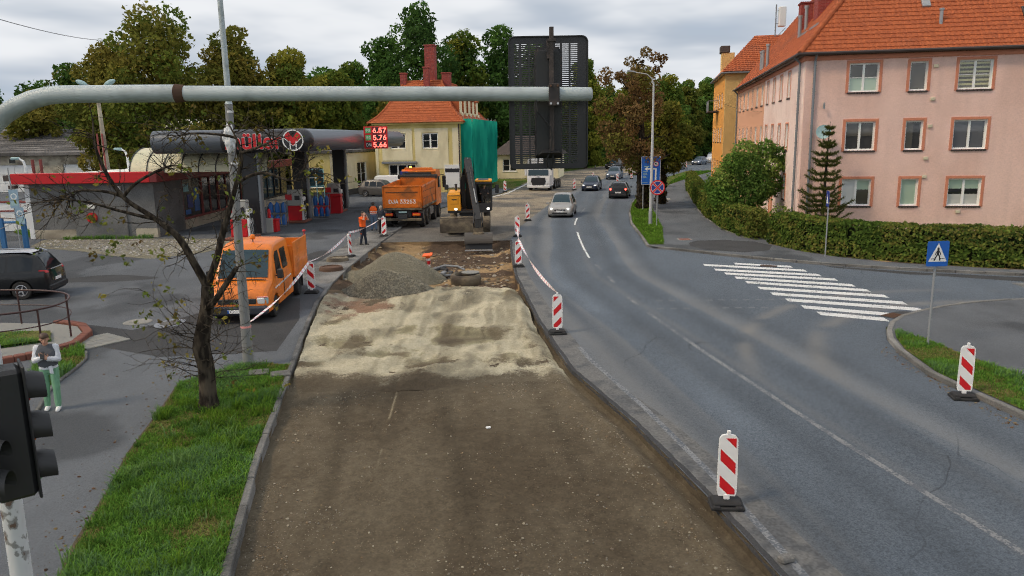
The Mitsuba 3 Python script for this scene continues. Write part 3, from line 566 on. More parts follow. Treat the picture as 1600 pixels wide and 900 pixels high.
# ------------------------------------------------------------------ buildings
PRM = np.array([[1., 0, 0, 0], [0, 0, 1, 0], [0, 1, 0, 0], [0, 0, 0, 1]])      # prism axes: polygon in x, z; extruded along y
def wall(mesh, M, x0, x1, z0, z1, holes=(), th=.3, top=None):
    """Wall in the plane y = 0 of M, facing -y; holes are (x0, x1, z0, z1)."""
    P = Polygon(top) if top is not None else sbox(x0, z0, x1, z1)
    for h in holes: P = P.difference(sbox(h[0], h[2], h[1], h[3]))
    return mesh.prism(P, 0, th, M @ PRM)
def window(pr, parent, M, x0, x1, z0, z1, leaves=2, cross=0, trim=None, sill='sill_dark', depth=.12, behind=None, frame='window_frame', fw=.06, glass='pane', name='window', tm=.14, lining='window_frame'):
    b = (parent + '__') if parent else ''
    f = Mesh()
    f.box(x0, x1, depth, depth + .06, z0, z0 + fw, 0, M); f.box(x0, x1, depth, depth + .06, z1 - fw, z1, 0, M)
    f.box(x0, x0 + fw, depth + .001, depth + .059, z0 + fw, z1 - fw, 0, M); f.box(x1 - fw, x1, depth + .001, depth + .059, z0 + fw, z1 - fw, 0, M)
    for k in range(1, leaves):
        xc = x0 + (x1 - x0) * k / leaves; f.box(xc - fw * .75, xc + fw * .75, depth - .004, depth + .055, z0 + fw, z1 - fw, 0, M)
    for k in range(cross): 
        zc = z0 + (z1 - z0) * (k + 1) / (cross + 1); f.box(x0 + fw, x1 - fw, depth + .01, depth + .05, zc - .02, zc + .02, 0, M)
    w = pr.add(b + name, f, frame)
    if b.count('__') >= 2: par = None
    deep = (w.count('__') + 1) < 3
    sub = (lambda q: w + '__' + q) if deep else None
    if lining and deep:
        l = Mesh(); e = .012
        l.box(x0 - e, x0, .003, depth + .09, z0, z1, 0, M); l.box(x1, x1 + e, .003, depth + .09, z0, z1, 0, M); l.box(x0 - e, x1 + e, .003, depth + .09, z1, z1 + e, 0, M); l.box(x0 - e, x1 + e, .003, depth + .09, z0 - e, z0, 0, M)
        pr.add(sub('lining'), l, lining)
    if deep:
        g = Mesh(); g.box(x0 + fw * .5, x1 - fw * .5, depth + .03, depth + .034, z0 + fw * .5, z1 - fw * .5, 0, M) if glass != 'pane' else g.add(np.array([[x0 + fw * .5, depth + .03, z0], [x1 - fw * .5, depth + .03, z0], [x1 - fw * .5, depth + .03, z1], [x0 + fw * .5, depth + .03, z1]]) @ M[:3, :3].T + M[:3, 3], [[0, 1, 2, 3]])
        pr.add(sub('pane'), g, glass)
        if trim:
            t = Mesh(); t.box(x0 - tm, x0 - .002, -.028, .01, z0 - .06, z1 + tm, .006, M); t.box(x1 + .002, x1 + tm, -.028, .01, z0 - .06, z1 + tm, .006, M); t.box(x0 - .0019, x1 + .0019, -.027, .01, z1 + .002, z1 + tm - .001, .006, M)
            pr.add(sub('trim'), t, trim)
        if sill:
            s = Mesh().box(x0 - .05, x1 + .05, -.075, depth, z0 - .10, z0 - .014, .012, M); pr.add(sub('sill'), s, sill)
        if behind:
            for k, (m_, a0, a1, c0, c1, dy) in enumerate(behind):
                q = Mesh(); X = x0 + (x1 - x0) * np.array([a0, a1]); Z = z0 + (z1 - z0) * np.array([c0, c1])
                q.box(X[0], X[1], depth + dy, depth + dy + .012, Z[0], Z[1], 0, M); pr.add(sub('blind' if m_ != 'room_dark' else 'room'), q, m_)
    return w
def tiles(mesh, O, U, W, width, length, keep, tw=.26, co=.30, amp=.028, lip=.032):
    """Courses of rolled tiles: O the eave corner, U along the eave, W up the slope; keep(u, w) says where the slope is."""
    U, W = np.asarray(U, float), np.asarray(W, float); U /= np.linalg.norm(U); W /= np.linalg.norm(W); N = np.cross(U, W); N *= np.sign(N[2])
    nu, nw = int(width / tw * 6), int(length / co)
    u = np.linspace(0, width, nu + 1); prof = np.abs(np.sin(u / tw * np.pi)) ** 1.0 * amp
    ws, hs = [], []
    for k in range(nw): ws += [k * co, (k + 1) * co - .002]; hs += [lip, 0.0]
    ws, hs = np.array(ws), np.array(hs)
    P = O + u[None, :, None] * U + ws[:, None, None] * W + (prof[None, :] + hs[:, None])[..., None] * N
    i, j = np.meshgrid(np.arange(len(ws) - 1), np.arange(nu), indexing='ij'); a = i * (nu + 1) + j
    f = np.stack([a, a + 1, a + nu + 2, a + nu + 1], -1).reshape(-1, 4)
    cu = ((u[:-1] + u[1:]) / 2)[j].ravel(); cw = ((ws[:-1] + ws[1:]) / 2)[i].ravel()
    k = keep(cu, cw); mesh.add(P.reshape(-1, 3), f[k])
def ridge_caps(mesh, p, q, r=.13, step=.38):
    p, q = np.asarray(p, float), np.asarray(q, float); L = np.linalg.norm(q - p); n = int(L / step)
    for k in range(n):
        a, b = p + (q - p) * k / n, p + (q - p) * (k + 1.12) / n
        mesh.tube([a, b], [r * 1.12, r * .95], 8)
# --- pink apartment block
A_, B_ = np.array([.983, -.183, 0]), np.array([.183, .983, 0]); O_ = np.array([15.4, 40.5, 0])
MF = MX(A_, B_, [0, 0, 1], O_); MS = MX(-B_, A_, [0, 0, 1], O_)
pk = Proto()
cols = [(2.13, 3.58), (5.03, 5.87), (7.30, 8.86), (12.1, 13.6), (15.0, 15.9), (17.3, 18.8)]; rows = [(7.56, 8.99), (4.6, 6.06), (1.72, 3.11)]
holes = [(x0, x1, z0, z1) for x0, x1 in cols for z0, z1 in rows]
w = Mesh(); wall(w, MF, 0, 22, 0, 9.4, holes); WL = pk.add('wall', w, 'plaster_pink')
sw = [4.75 + 2.8 * k for k in range(10)]
sh = [(-(t + .42), -(t - .42), z0, z1) for t in sw for z0, z1 in rows if not (z0 < 2 and 8 < t < 12)]
w = Mesh(); wall(w, MS, -14.7, -.3, 0, 9.4, [h for h in sh if h[0] > -14.7]); pk.add('wall', w, 'plaster_cream_pink', label='pale pink long side wall of the block')
w = Mesh(); wall(w, MS, -32, -14.7, 0, 9.4, [h for h in sh if h[0] < -14.8]); pk.add('wall', w, 'plaster_salmon', label='salmon far half of the long side wall')
w = Mesh(); w.box(0.32, 21.9, 10.5, 10.8, 0, 9.4, 0, MF); w.box(10.6, 10.9, 10.8, 32, 0, 9.4, 0, MF); w.box(21.7, 22, .32, 10.5, 0, 9.4, 0, MF); w.box(.32, 10.6, 31.7, 32, 0, 9.4, 0, MF); pk.add('rear_wall', w, 'plaster_pink')
BL = {(0, 0): [('blind_green', .03, .97, .0, .48, .06), ('blind_dark', .0, 1, .0, 1, .16)], (2, 0): None, (0, 2): [('curtain', .02, .5, .02, .98, .06), ('blind_dark', .5, .98, .0, .6, .07), ('blind_green', .5, .98, .6, 1, .065)],
      (1, 2): [('blind_green', .02, .98, .0, 1, .06)], (2, 2): [('blind_green', .02, .98, .62, 1, .06), ('lace', .02, .98, .0, .42, .065)], (0, 1): [('blind_dark', .02, .98, .5, 1, .10)], (2, 1): [('cloth_grey', .02, .98, 0, 1, .09)], (1, 0): [('blind_dark', .02, .98, 0, 1, .08)], (1, 1): [('blind_dark', .02, .5, 0, 1, .08)]}
for ci, (x0, x1) in enumerate(cols):
    for ri, (z0, z1) in enumerate(rows):
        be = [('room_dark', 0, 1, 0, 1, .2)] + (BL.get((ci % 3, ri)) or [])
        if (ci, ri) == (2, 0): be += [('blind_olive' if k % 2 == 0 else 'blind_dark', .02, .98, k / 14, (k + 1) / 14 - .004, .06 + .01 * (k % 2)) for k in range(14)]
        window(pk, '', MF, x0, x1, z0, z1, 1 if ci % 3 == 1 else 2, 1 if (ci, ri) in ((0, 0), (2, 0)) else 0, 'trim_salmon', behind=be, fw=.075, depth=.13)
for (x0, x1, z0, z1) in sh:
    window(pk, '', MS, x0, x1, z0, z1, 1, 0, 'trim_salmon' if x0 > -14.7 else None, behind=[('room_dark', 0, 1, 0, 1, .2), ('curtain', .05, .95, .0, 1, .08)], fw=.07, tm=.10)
d = Mesh(); d.box(-10.1, -9.2, -.02, .02, .2, 2.4, .01, MS); dk = pk.add('door', d, 'plaster_salmon'); d = Mesh(); d.box(-10.25, -10.1, -.05, .02, .0, 2.6, .01, MS); d.box(-9.2, -9.05, -.05, .02, 0, 2.6, .01, MS); d.box(-10.1, -9.2, -.049, .02, 2.41, 2.6, .01, MS); pk.add(dk + '__frame', d, 'trim_salmon')
c = Mesh(); c.box(-.09, 22.2, -.09, -.003, 9.18, 9.42, .02, MF); c.box(-32.1, .08, -.09, -.003, 9.181, 9.419, .02, MS); pk.add('cornice', c, 'trim_salmon')
e = Mesh(); e.box(-.34, 22.3, -.36, -.005, 9.42, 9.46, 0, MF); e.box(-32.3, .34, -.36, -.005, 9.4205, 9.4595, 0, MS); pk.add('soffit', e, 'gutter_brown')
g = Mesh(); gp = lambda pts: [(O_ + A_ * x + B_ * y + [0, 0, z]) for x, y, z in pts]
g.tube(gp([(-.45, -.45, 9.50), (22.3, -.45, 9.50)]), .075, 8); g.tube(gp([(-.45, -.45, 9.503), (-.45, 32.3, 9.503)]), .075, 8); pk.add('gutter', g, 'gutter_brown')
for pts in ([(-.13, .95, 9.2), (-.13, .95, 0)], [(.42, -.13, 9.25), (.42, -.13, 0)], [(-.13, 31.6, 9.2), (-.13, 31.6, 0)]):
    g = Mesh(); x, y, _ = pts[0]; g.tube(gp([(x - (.3 if x < 0 else 0), y - (.3 if y < 0 else 0), 9.46), (x, y, 9.15), (x, y, 5), (x, y, 0)]), .065, 10)
    for z in (2.2, 5, 7.6): g.tube(gp([(x, y, z), (x, y, z + .05)]), .08, 10)
    pk.add('downpipe', g, 'zinc')
# roof: two hipped wings, 50 degrees
tn, ov = 1.2, .40; RX = 5.5; zr = 9.48 + tn * (RX + ov)
sl = math.hypot(1, tn); Lw = (RX + ov) * sl
E0 = O_ + A_ * -ov + B_ * -ov + np.array([0, 0, 9.48])
base = Mesh()
q = lambda *pts: gp(pts)
base.add(q((-ov, -ov, 9.45), (22.4, -ov, 9.45), (22.4, RX, zr - .03), (RX, RX, zr - .03)), [[0, 1, 2, 3]]); base.add(q((-ov, -ov, 9.45), (RX, RX, zr - .03), (RX, 32.4, zr - .03), (-ov, 32.4, 9.45)), [[0, 1, 2, 3]])
base.add(q((22.4, 11 + ov, 9.45), (11 + ov, 11 + ov, 9.45), (RX, RX, zr - .03), (22.4, RX, zr - .03)), [[0, 1, 2, 3]]); base.add(q((11 + ov, 11 + ov, 9.45), (11 + ov, 32.4, 9.45), (RX, 32.4, zr - .03), (RX, RX, zr - .03)), [[0, 1, 2, 3]])
base.add(q((-ov, 32.0, 9.45), (11 + ov, 32.0, 9.45), (RX, 32.0, zr - .05)), [[0, 1, 2]]); base.add(q((22.0, -ov, 9.45), (22.0, 11 + ov, 9.45), (22.0, RX, zr - .05)), [[0, 1, 2]])
RF = pk.add('roof', base, 'clay_tile')
tl = Mesh(); tiles(tl, E0, A_, B_ + np.array([0, 0, tn]), 22.8, Lw, lambda u, w: u > w / sl)
pk.add(RF + '__tiles', tl, 'clay_tile', kind='stuff')
tl = Mesh(); tiles(tl, E0, B_, A_ + np.array([0, 0, tn]), 32.8, Lw, lambda u, w: u > w / sl)
pk.add(RF + '__tiles', tl, 'clay_tile', kind='stuff')
rc = Mesh(); ridge_caps(rc, q((-ov, -ov, 9.54))[0], q((RX, RX, zr + .04))[0]); ridge_caps(rc, q((RX, RX, zr + .03))[0], q((RX, 32.4, zr + .03))[0]); ridge_caps(rc, q((RX, RX, zr + .03))[0], q((22.4, RX, zr + .03))[0])
pk.add(RF + '__ridge_caps', rc, 'clay_tile')
def roofz(x, y): return 9.48 + tn * (min(x, y) + ov)
for (x, y, w_, d_, h) in ((2.35, 8.4, .9, 1.25, 2.4), (1.95, 11.9, .75, .9, 1.15), (6.6, 27, .8, .9, 1.2)):
    c = Mesh(); z = roofz(x, y) + .3 if x < RX else zr; M = MF @ tr(x, y, 0); c.box(-w_ / 2, w_ / 2, -d_ / 2, d_ / 2, z - 1.6, z + h, .01, M); c.box(-w_ / 2 - .06, w_ / 2 + .06, -d_ / 2 - .06, d_ / 2 + .06, z + h, z + h + .12, .02, M)
    pk.add(RF + '__chimney', c, 'chimney_brick')
for (x, y, h) in ((1.28, 9.85, 1.15), (1.62, 9.75, 1.3), (.25, 18.4, 1.2), (.25, 16.0, 1.4), (.3, 19.6, 1.2)):
    c = Mesh(); z = roofz(x, y); p0, p1 = q((x, y, z - .3), (x, y, z + h)); c.tube([p0, p1], .11, 12); c.tube([p1, p1 + np.array([0, 0, .16])], [.15, .15], 12); pk.add(RF + '__flue', c, 'galvanised')
for y0 in (2.2, 5.5):
    c = Mesh(); c.tube(q((1.2, y0 + 1.5, roofz(1.2, 9) + .12), (1.2, y0 + 4, roofz(1.2, 9) + .12)), .03, 6); c.box(1.15, 1.25, y0 + 1.5, y0 + 4.0, roofz(1.2, 9) + .02, roofz(1.2, 9) + .06, 0, MF); pk.add(RF + '__snow_guard', c, 'galvanised')
# roof window, vent pipe and hatch on the front slope
Ws = (B_ + np.array([0, 0, tn])) / sl; Ns = np.cross(A_, Ws)
def onslope(x, y): return MX(A_, Ws, Ns, O_ + A_ * x + B_ * y + [0, 0, 9.48 + tn * (y + ov) + .02])
M = onslope(10.75, .95); c = Mesh(); 
for a in ((-.42, -.36, -.55, .55), (.36, .42, -.55, .55), (-.36, .36, -.55, -.48), (-.36, .36, .48, .55)): c.box(a[0], a[1], a[2], a[3], -.05, .10, .008, M)
sk = pk.add(RF + '__roof_window', c, 'gutter_brown'); 
c = Mesh(); c.box(-.359, .359, -.479, .479, .02, .05, 0, M); pk.add(RF + '__roof_window_pane', c, 'screen_glass')
c = Mesh(); p0 = onslope(6.5, .75)[:3, 3]; c.tube([p0 - [0, 0, .2], p0 + [0, 0, .62]], .085, 12); c.tube([p0 + [0, 0, .62], p0 + [0, 0, .72]], .12, 12); pk.add(RF + '__flue', c, 'galvanised')
c = Mesh(); M = onslope(6.0, 1.75); c.box(-.2, .2, -.4, .4, -.05, .12, .02, M); pk.add(RF + '__hatch', c, 'galvanised')
for (x, z) in ((6.21, 8.73), (6.19, 7.12), (6.17, 5.77), (6.1, 4.15), (6.11, 3.22), (7.86, 1.42)):
    c = Mesh(); c.box(x - .11, x + .11, -.09, -.002, z - .085, z + .085, .02, MF); 
    for k in range(3): c.box(x - .08, x + .08, -.1, -.085, z - .05 + k * .045, z - .03 + k * .045, 0, MF)
    pk.add('wall_vent', c, 'vent_cream')
put(pk, 'apartment_block', 'pink three storey apartment block with orange tiled roof behind the clipped hedge', 'apartment block')
# dish, wall bracket with cable
ds = Proto(); pD = gp([(.95, -.5, 5.55)])[0]
prof = [(0.001, 0), (.11, .008), (.21, .030), (.30, .060), (.36, .09), (.365, .095), (.30, .07), (.21, .04), (.11, .018), (0.001, .01)]
Md = np.eye(4); nz = np.array([-.35, -.9, .25]); nz /= np.linalg.norm(nz); nx = np.cross([0, 0, 1], nz); nx /= np.linalg.norm(nx); Md = MX(nx, np.cross(nz, nx), nz, pD)
ds.add('reflector', Mesh().lathe(prof, 28, Md), 'dish_grey', True)
a = Mesh(); a.tube([pD + Md[:3, 1] * -.42, pD + Md[:3, 1] * -.35 + nz * .3, pD + Md[:3, 1] * -.05 + nz * .45], .012, 6); ds.add('feed_arm', a, 'grey_steel'); a = Mesh(); a.tube([pD + nz * .40, pD + nz * .52], .03, 10); ds.add('receiver', a, 'dish_grey')
a = Mesh(); a.tube([pD - nz * .02, pD - nz * .05 + [0, 0.1, -.1], gp([(.95, -.01, 5.4)])[0]], .02, 6); ds.add('bracket', a, 'grey_steel')
put(ds, 'satellite_dish', 'grey satellite dish on the pink wall beside the downpipe', 'satellite dish')
cb = Proto(); pI = gp([(.95, -.25, 6.9)])[0]; a = Mesh(); a.tube([gp([(.95, -.0, 6.85)])[0], pI], .02, 6); a.tube([pI - [0, 0, .16], pI + [0, 0, .12]], [.06, .045], 10); a.tube([pI + [0, 0, .12], pI + [0, 0, .17]], [.03, .01], 8); cb.add('insulator', a, 'grey_steel')
pE = gp([(-1.2, 36, 8.6)])[0]; tt = np.linspace(0, 1, 24); cur = pI[None] * (1 - tt)[:, None] + pE[None] * tt[:, None]; cur[:, 2] -= 1.1 * 4 * tt * (1 - tt) * .5
cb.add('wire', Mesh().tube(cur, .011, 5), 'black_rubber'); put(cb, 'wall_cable', 'thin overhead cable hung from an insulator on the pink wall', 'cable')
# --- ochre block beyond
ob = Proto(); ML = lambda x, y: MF @ tr(x, y, 0)
Mo = MF @ tr(-1.0, 34.5, 0); MoS = MX(-B_, A_, [0, 0, 1], Mo[:3, 3])
w = Mesh(); wall(w, Mo, 0, 12, 0, 11.3, [(3, 4, 8.2, 9.6), (3, 4, 5, 6.4)]); w.box(11.7, 12, .31, 14, 0, 11.3, 0, Mo); w.box(.31, 11.7, 13.7, 14, 0, 11.3, 0, Mo); ob.add('wall', w, 'plaster_ochre')
hs = [(-(t + .5), -(t - .5), z, z + 1.4) for t in (3, 6, 9, 12) for z in (1.5, 4.8, 8.2)]
w = Mesh(); wall(w, MoS, -14, -.301, 0, 11.3, hs); ob.add('wall', w, 'plaster_orange', label='orange side wall')
for h in hs: window(ob, '', MoS, *h, 2, 0, None, glass='glass_dark')
for z in (5, 8.2): window(ob, '', Mo, 3, 4, z, z + 1.4, 2, 0, None, glass='glass_dark')
r = Mesh(); k = lambda *p: [Mo[:3, :3] @ np.array(a, float) + Mo[:3, 3] for a in p]
r.add(k((-.4, -.4, 11.35), (12.4, -.4, 11.35), (9, 5.0, 15.2), (3.2, 5.0, 15.2), (-.4, 14.4, 11.35), (12.4, 14.4, 11.35), (9, 9, 15.2), (3.2, 9, 15.2)), [[0, 1, 2, 3], [0, 3, 7, 4], [4, 7, 6, 5], [1, 5, 6, 2], [3, 2, 6, 7]]); RO = ob.add('roof', r, 'clay_tile')
Wo = np.array([0, 5.4, 3.85]); Wo = Mo[:3, :3] @ Wo; tl = Mesh(); tiles(tl, k((-.4, -.4, 11.38))[0], A_, Wo, 12.8, np.linalg.norm(Wo), lambda u, w: (u > w * .54) & (u < 12.8 - w * .5), .35, .36, .04, .05); ob.add(RO + '__tiles', tl, 'clay_tile', kind='stuff')
c = Mesh(); c.box(-.3, 12.3, -.45, -.01, 11.22, 11.36, .03, Mo); c.box(-.45, -.01, -.45, 14.4, 11.221, 11.359, .03, Mo); ob.add('cornice', c, 'zinc')
c = Mesh(); c.box(.2, 1.5, 7.5, 8.9, 11, 13.9, .02, Mo); ck = ob.add(RO + '__chimney', c, 'plaster_ochre'); c = Mesh(); c.box(.05, 1.0, 7.4, 9.0, 13.901, 14.6, .05, Mo); ob.add(RO + '__chimney_cap', c, 'slate_roof')
c = Mesh(); c.box(1.5, 4, 7.6, 8.6, 11, 13.2, .02, Mo); ob.add(RO + '__gable', c, 'plaster_ochre')
for (z) in (8.0,):
    c = Mesh(); c.box(-1.1, -.005, 6.5, 9.5, z - .15, z, .02, Mo); bk = ob.add('balcony', c, 'slate_roof'); c = Mesh()
    for t in np.linspace(6.55, 9.45, 16): c.cyl(k((-1.05, t, z))[0], k((-1.05, t, z + 1.0))[0], .02, None, 5)
    c.tube(k((-1.05, 6.5, z + 1.0), (-1.05, 9.5, z + 1.0)), .03, 6); c.tube(k((-1.05, 6.5, z + 1.0), (0, 6.5, z + 1.0)), .03, 6); ob.add(bk + '__railing', c, 'grey_steel')
put(ob, 'ochre_building', 'ochre and orange building with red roof beyond the pink block', 'building')
an = Proto(); P0 = k((5.0, 4.6, 14.6))[0]; a = Mesh(); a.tube([P0, P0 + [0, 0, 3.4]], .06, 8); a.tube([P0 + [0, 0, .2], P0 + [1.0, 0, 1.2]], .03, 6); an.add('pole', a, 'grey_steel')
a = Mesh(); a.box(.25, .95, -.25, .25, 1.3, 3.2, .08, tr(*P0)); an.add('panel', a, 'white_paint'); a = Mesh(); a.tube([P0 + [0, 0, 1.6], P0 + [.3, 0, 1.6]], .03, 6); a.tube([P0 + [0, 0, 2.8], P0 + [.3, 0, 2.8]], .03, 6); an.add('bracket', a, 'grey_steel')
put(an, 'roof_antenna', 'white panel antenna on a pole above the red roof of the ochre building', 'antenna')
# --- yellow house with scaffold
yh = Proto(); ya, yb = np.array([.99, -.14, 0]), np.array([.14, .99, 0]); YO = np.array([-5.15, 80.6, 0]); MY = MX(ya, yb, [0, 0, 1], YO); MYS = MX(yb, -ya, [0, 0, 1], YO)
hs = [(-4.1, -2.4, 4.6, 6.2), (-7.6, -5.9, 4.6, 6.2), (-7.9, -4.9, .5, 3.0)]
w = Mesh(); wall(w, MY, -9.3, 0, 0, 7.3, hs); yh.add('wall', w, 'plaster_yellow')
hs2 = [(t - .7, t + .7, z, z + 1.6) for t in (2.5, 5.5, 8.5, 11.5, 14.5) for z in (1.2, 4.6)]
w = Mesh(); wall(w, MYS, .301, 17, 0, 7.3, hs2); w.box(-9.3, -9.0, .301, 17, 0, 7.3, 0, MY); w.box(-9, -.301, 16.7, 17, 0, 7.3, 0, MY); yh.add('wall', w, 'plaster_yellow')
for h in hs[:2]: window(yh, '', MY, *h, 2, 1, None, 'plaster_cream', glass='glass_dark', fw=.11)
window(yh, '', MY, *hs[2], 3, 1, None, 'plaster_cream', glass='glass_dark', fw=.12)
for h in hs2: window(yh, '', MYS, *h, 2, 1, None, 'plaster_cream', glass='glass_dark', fw=.1)
pn = Mesh()
for (x0, x1, z0, z1, cut_) in ((-4.9, -1.3, 2.5, 6.7, hs[0]), (-8.5, -5.2, 3.4, 6.7, hs[1]), (-.85, -.05, .6, 6.7, None), (-9.25, -8.95, .6, 6.7, None)):
    P = sbox(x0, z0, x1, z1)
    if cut_: P = P.difference(sbox(cut_[0] - .05, cut_[2] - .05, cut_[1] + .05, cut_[3] + .05))
    pn.prism(P, -.05, -.002, MY @ PRM)
yh.add('render_panel', pn, 'plaster_cream')
c = Mesh(); c.box(-8.5, -4.7, -.5, -.003, 3.05, 3.3, .04, MY); yh.add('door_hood', c, 'zinc'); c = Mesh(); c.box(-9.5, .25, -.35, .0, 7.1, 7.31, .04, MY); c.box(.0, .35, -.35, 17.3, 7.101, 7.309, .04, MY); yh.add('cornice', c, 'plaster_yellow')
c = Mesh(); c.tube([k2 for k2 in [(MY @ np.array([-.12, -.14, 7.1, 1]))[:3], (MY @ np.array([-.12, -.14, 0, 1]))[:3]]], .06, 8); yh.add('downpipe', c, 'gutter_brown')
k = lambda *p: [MY[:3, :3] @ np.array(a, float) + MY[:3, 3] for a in p]
def ring(x0, x1, y0, y1, z): return k((x0, y0, z), (x1, y0, z), (x1, y1, z), (x0, y1, z))
r = Mesh(); R = [ring(-9.85, .55, -.55, 17.5, 7.3), ring(-9.0, -.3, .3, 16.7, 7.95), ring(-8.3, -1.05, 1.1, 15.8, 8.8), ring(-7.0, -2.9, 4.6, 12.5, 11.8)]
r.loft(R, True, True); RY = yh.add('roof', r, 'clay_tile')
tl = Mesh(); sect = [(-9.0, -.3, .3, 7.98), (-8.3, -1.05, 1.1, 8.83), (-6.3, -3.2, 4.6, 12.0)]
rc = Mesh()
for i in range(3):
    for c0 in (1, 0, 2): ridge_caps(rc, R[i][c0], R[i + 1][c0], .12, .45)
for c0 in range(4): ridge_caps(rc, R[3][c0], R[3][(c0 + 1) % 4], .13, .45)
yh.add(RY + '__ridge_caps', rc, 'clay_tile')
ct = Mesh()
for i in range(3):                                                # each course of tiles stands proud of the next
    for side in (0, 1):
        a0, a1, b0, b1 = np.array(R[i][side]), np.array(R[i][side + 1]), np.array(R[i + 1][side]), np.array(R[i + 1][side + 1])
        nC = max(2, int(np.linalg.norm(b0 - a0) / .42))
        nrm = np.cross(a1 - a0, b0 - a0); nrm /= np.linalg.norm(nrm); nrm *= np.sign(nrm[2]) * .045
        for c0 in range(nC):
            f0, f1 = c0 / nC, (c0 + 1) / nC
            ct.add([a0 + (b0 - a0) * f0 + nrm, a1 + (b1 - a1) * f0 + nrm, a1 + (b1 - a1) * f1 + nrm * .1, a0 + (b0 - a0) * f1 + nrm * .1, a0 + (b0 - a0) * f0, a1 + (b1 - a1) * f0], [[0, 1, 2, 3], [4, 5, 1, 0]])
yh.add(RY + '__tile_courses', ct, 'clay_tile', kind='stuff')
for (x, y, w_, z0, z1) in ((-4.3, 5.8, 1.1, 10.5, 15.6), (-7.1, 4.5, .65, 10.5, 12.6), (-4.3, 3.7, .6, 10, 13.1), (-2.5, 5.5, .9, 10, 12.6)):
    c = Mesh(); c.box(x - w_ / 2, x + w_ / 2, y - w_ / 2, y + w_ / 2, z0, z1, .01, MY); c.box(x - w_ / 2 - .07, x + w_ / 2 + .07, y - w_ / 2 - .07, y + w_ / 2 + .07, z1, z1 + .15, .03, MY); yh.add(RY + '__chimney', c, 'chimney_brick')
for t in (3.2, 5.6, 8.0, 10.4, 12.8):
    c = Mesh(); c.box(-2.6, -.55, t - .6, t + .6, 8.0, 9.8, .02, MY); c.hull(k((-3.0, t - .75, 9.8), (-.4, t - .75, 9.8), (-.4, t + .75, 9.8), (-3.0, t + .75, 9.8), (-3.2, t, 10.5), (-.4, t, 10.4))); dm = yh.add(RY + '__dormer', c, 'clay_tile')
    c = Mesh(); c.box(-.55, -.50, t - .62, t + .62, 8.0, 9.75, .01, MY); c.box(-.50, -.3, t - .5, t + .5, 7.95, 8.35, .05, MY); yh.add(RY + '__dormer_front', c, 'plaster_cream')
put(yh, 'yellow_house', 'yellow two storey house with red hipped roof and tall brick chimney', 'house')
sc = Proto(); t = np.linspace(0, 1, 60); zz = np.linspace(.25, 7.6, 26); T_, Z_ = np.meshgrid(t, zz)
y_ = .3 + 16.4 * T_; x_ = 1.25 + .10 * np.sin(y_ * 2 * np.pi / 2.4) * np.sin(Z_ * .8) + .12 * (meshkit.fbm(np.stack([y_ * .6, Z_ * .6, 0 * y_], -1), 3, 3) - .5)
V, Fc = grid(x_, y_, Z_); nm = Mesh().add(V @ MY[:3, :3].T + MY[:3, 3], Fc); sc.add('net', nm, 'net', True)
tx = np.linspace(.05, 1.25, 8); T_, Z_ = np.meshgrid(tx, zz); V, Fc = grid(T_, .15 + 0.05 * np.sin(T_ * 9), Z_); sc.add('net', Mesh().add(V @ MY[:3, :3].T + MY[:3, 3], Fc), 'net', True)
for xq in (.3, 1.1):
    for yq in np.linspace(.5, 16.4, 7): sc.add('pole', Mesh().tube(k((xq, yq, 0), (xq, yq, 7.9)), .028, 6), 'galvanised')
for z in (2.0, 4.0, 6.0): sc.add('deck', Mesh().box(.3, 1.1, .4, 16.5, z - .06, z, 0, MY), 'paver'); sc.add('guard_rail', Mesh().tube(k((1.12, .4, z + 1.0), (1.12, 16.5, z + 1.0)), .025, 6), 'galvanised')
put(sc, 'scaffold', 'scaffold wrapped in green netting along the side of the yellow house', 'scaffold')
bn = Proto(); bn.add('board', Mesh().box(-1.75, -.15, -.16, -.08, .5, 2.9, .01, MY), 'white_paint'); bn.add('band', Mesh().box(-1.7, -.2, -.175, -.161, 2.1, 2.5, 0, MY), 'fascia_black')
put(bn, 'wall_banner', 'white advertising board with a dark band on the yellow house front', 'banner')
# --- low yellow annex
ax = Proto(); MA = tr(-21.6, 75.3, 0); w = Mesh(); hs = [(1.6, 3.2, 1.0, 3.0)]; wall(w, MA, 0, 3.9, .6, 4.4, hs); ax.add('wall', w, 'plaster_yellow')
dA = np.array([2.9, 11.2, 0]); LA = np.linalg.norm(dA); dA /= LA; MB = MX(dA, np.array([-dA[1], dA[0], 0]), [0, 0, 1], np.array([-17.7, 75.3, 0])); hs3 = [(2.0, 3.2, 1.2, 3.3), (6.0, 8.2, .9, 3.3)]
w = Mesh(); wall(w, MB, .01, LA + 3, .6, 4.3, hs3); ax.add('wall', w, 'plaster_cream')
w = Mesh(); w.box(0, 3.9, -.03, .3, 0, .6, .01, MA); w.box(.01, LA + 3, -.03, .3, 0, .6, .01, MB); ax.add('plinth', w, 'plinth_dark')
window(ax, '', MA, *hs[0], 2, 1, None, glass='screen_glass', fw=.08)
for h in hs3: window(ax, '', MB, *h, 2, 1, None, glass='glass_dark', fw=.08)
r = Mesh(); r.prism(Polygon([(-22, 75.0), (-17.4, 75.0), (-13.9, 89.4), (-22, 92)]), 4.36, 4.6); ax.add('roof', r, 'roof_felt')
r = Mesh(); r.prism(Polygon([(-24, 84), (-16, 83), (-14.5, 92), (-24, 95)]), 4.6, 5.6); ax.add('roof_block', r, 'zinc')
put(ax, 'yellow_annex', 'low flat roofed yellow annex behind the fuel pumps', 'building')
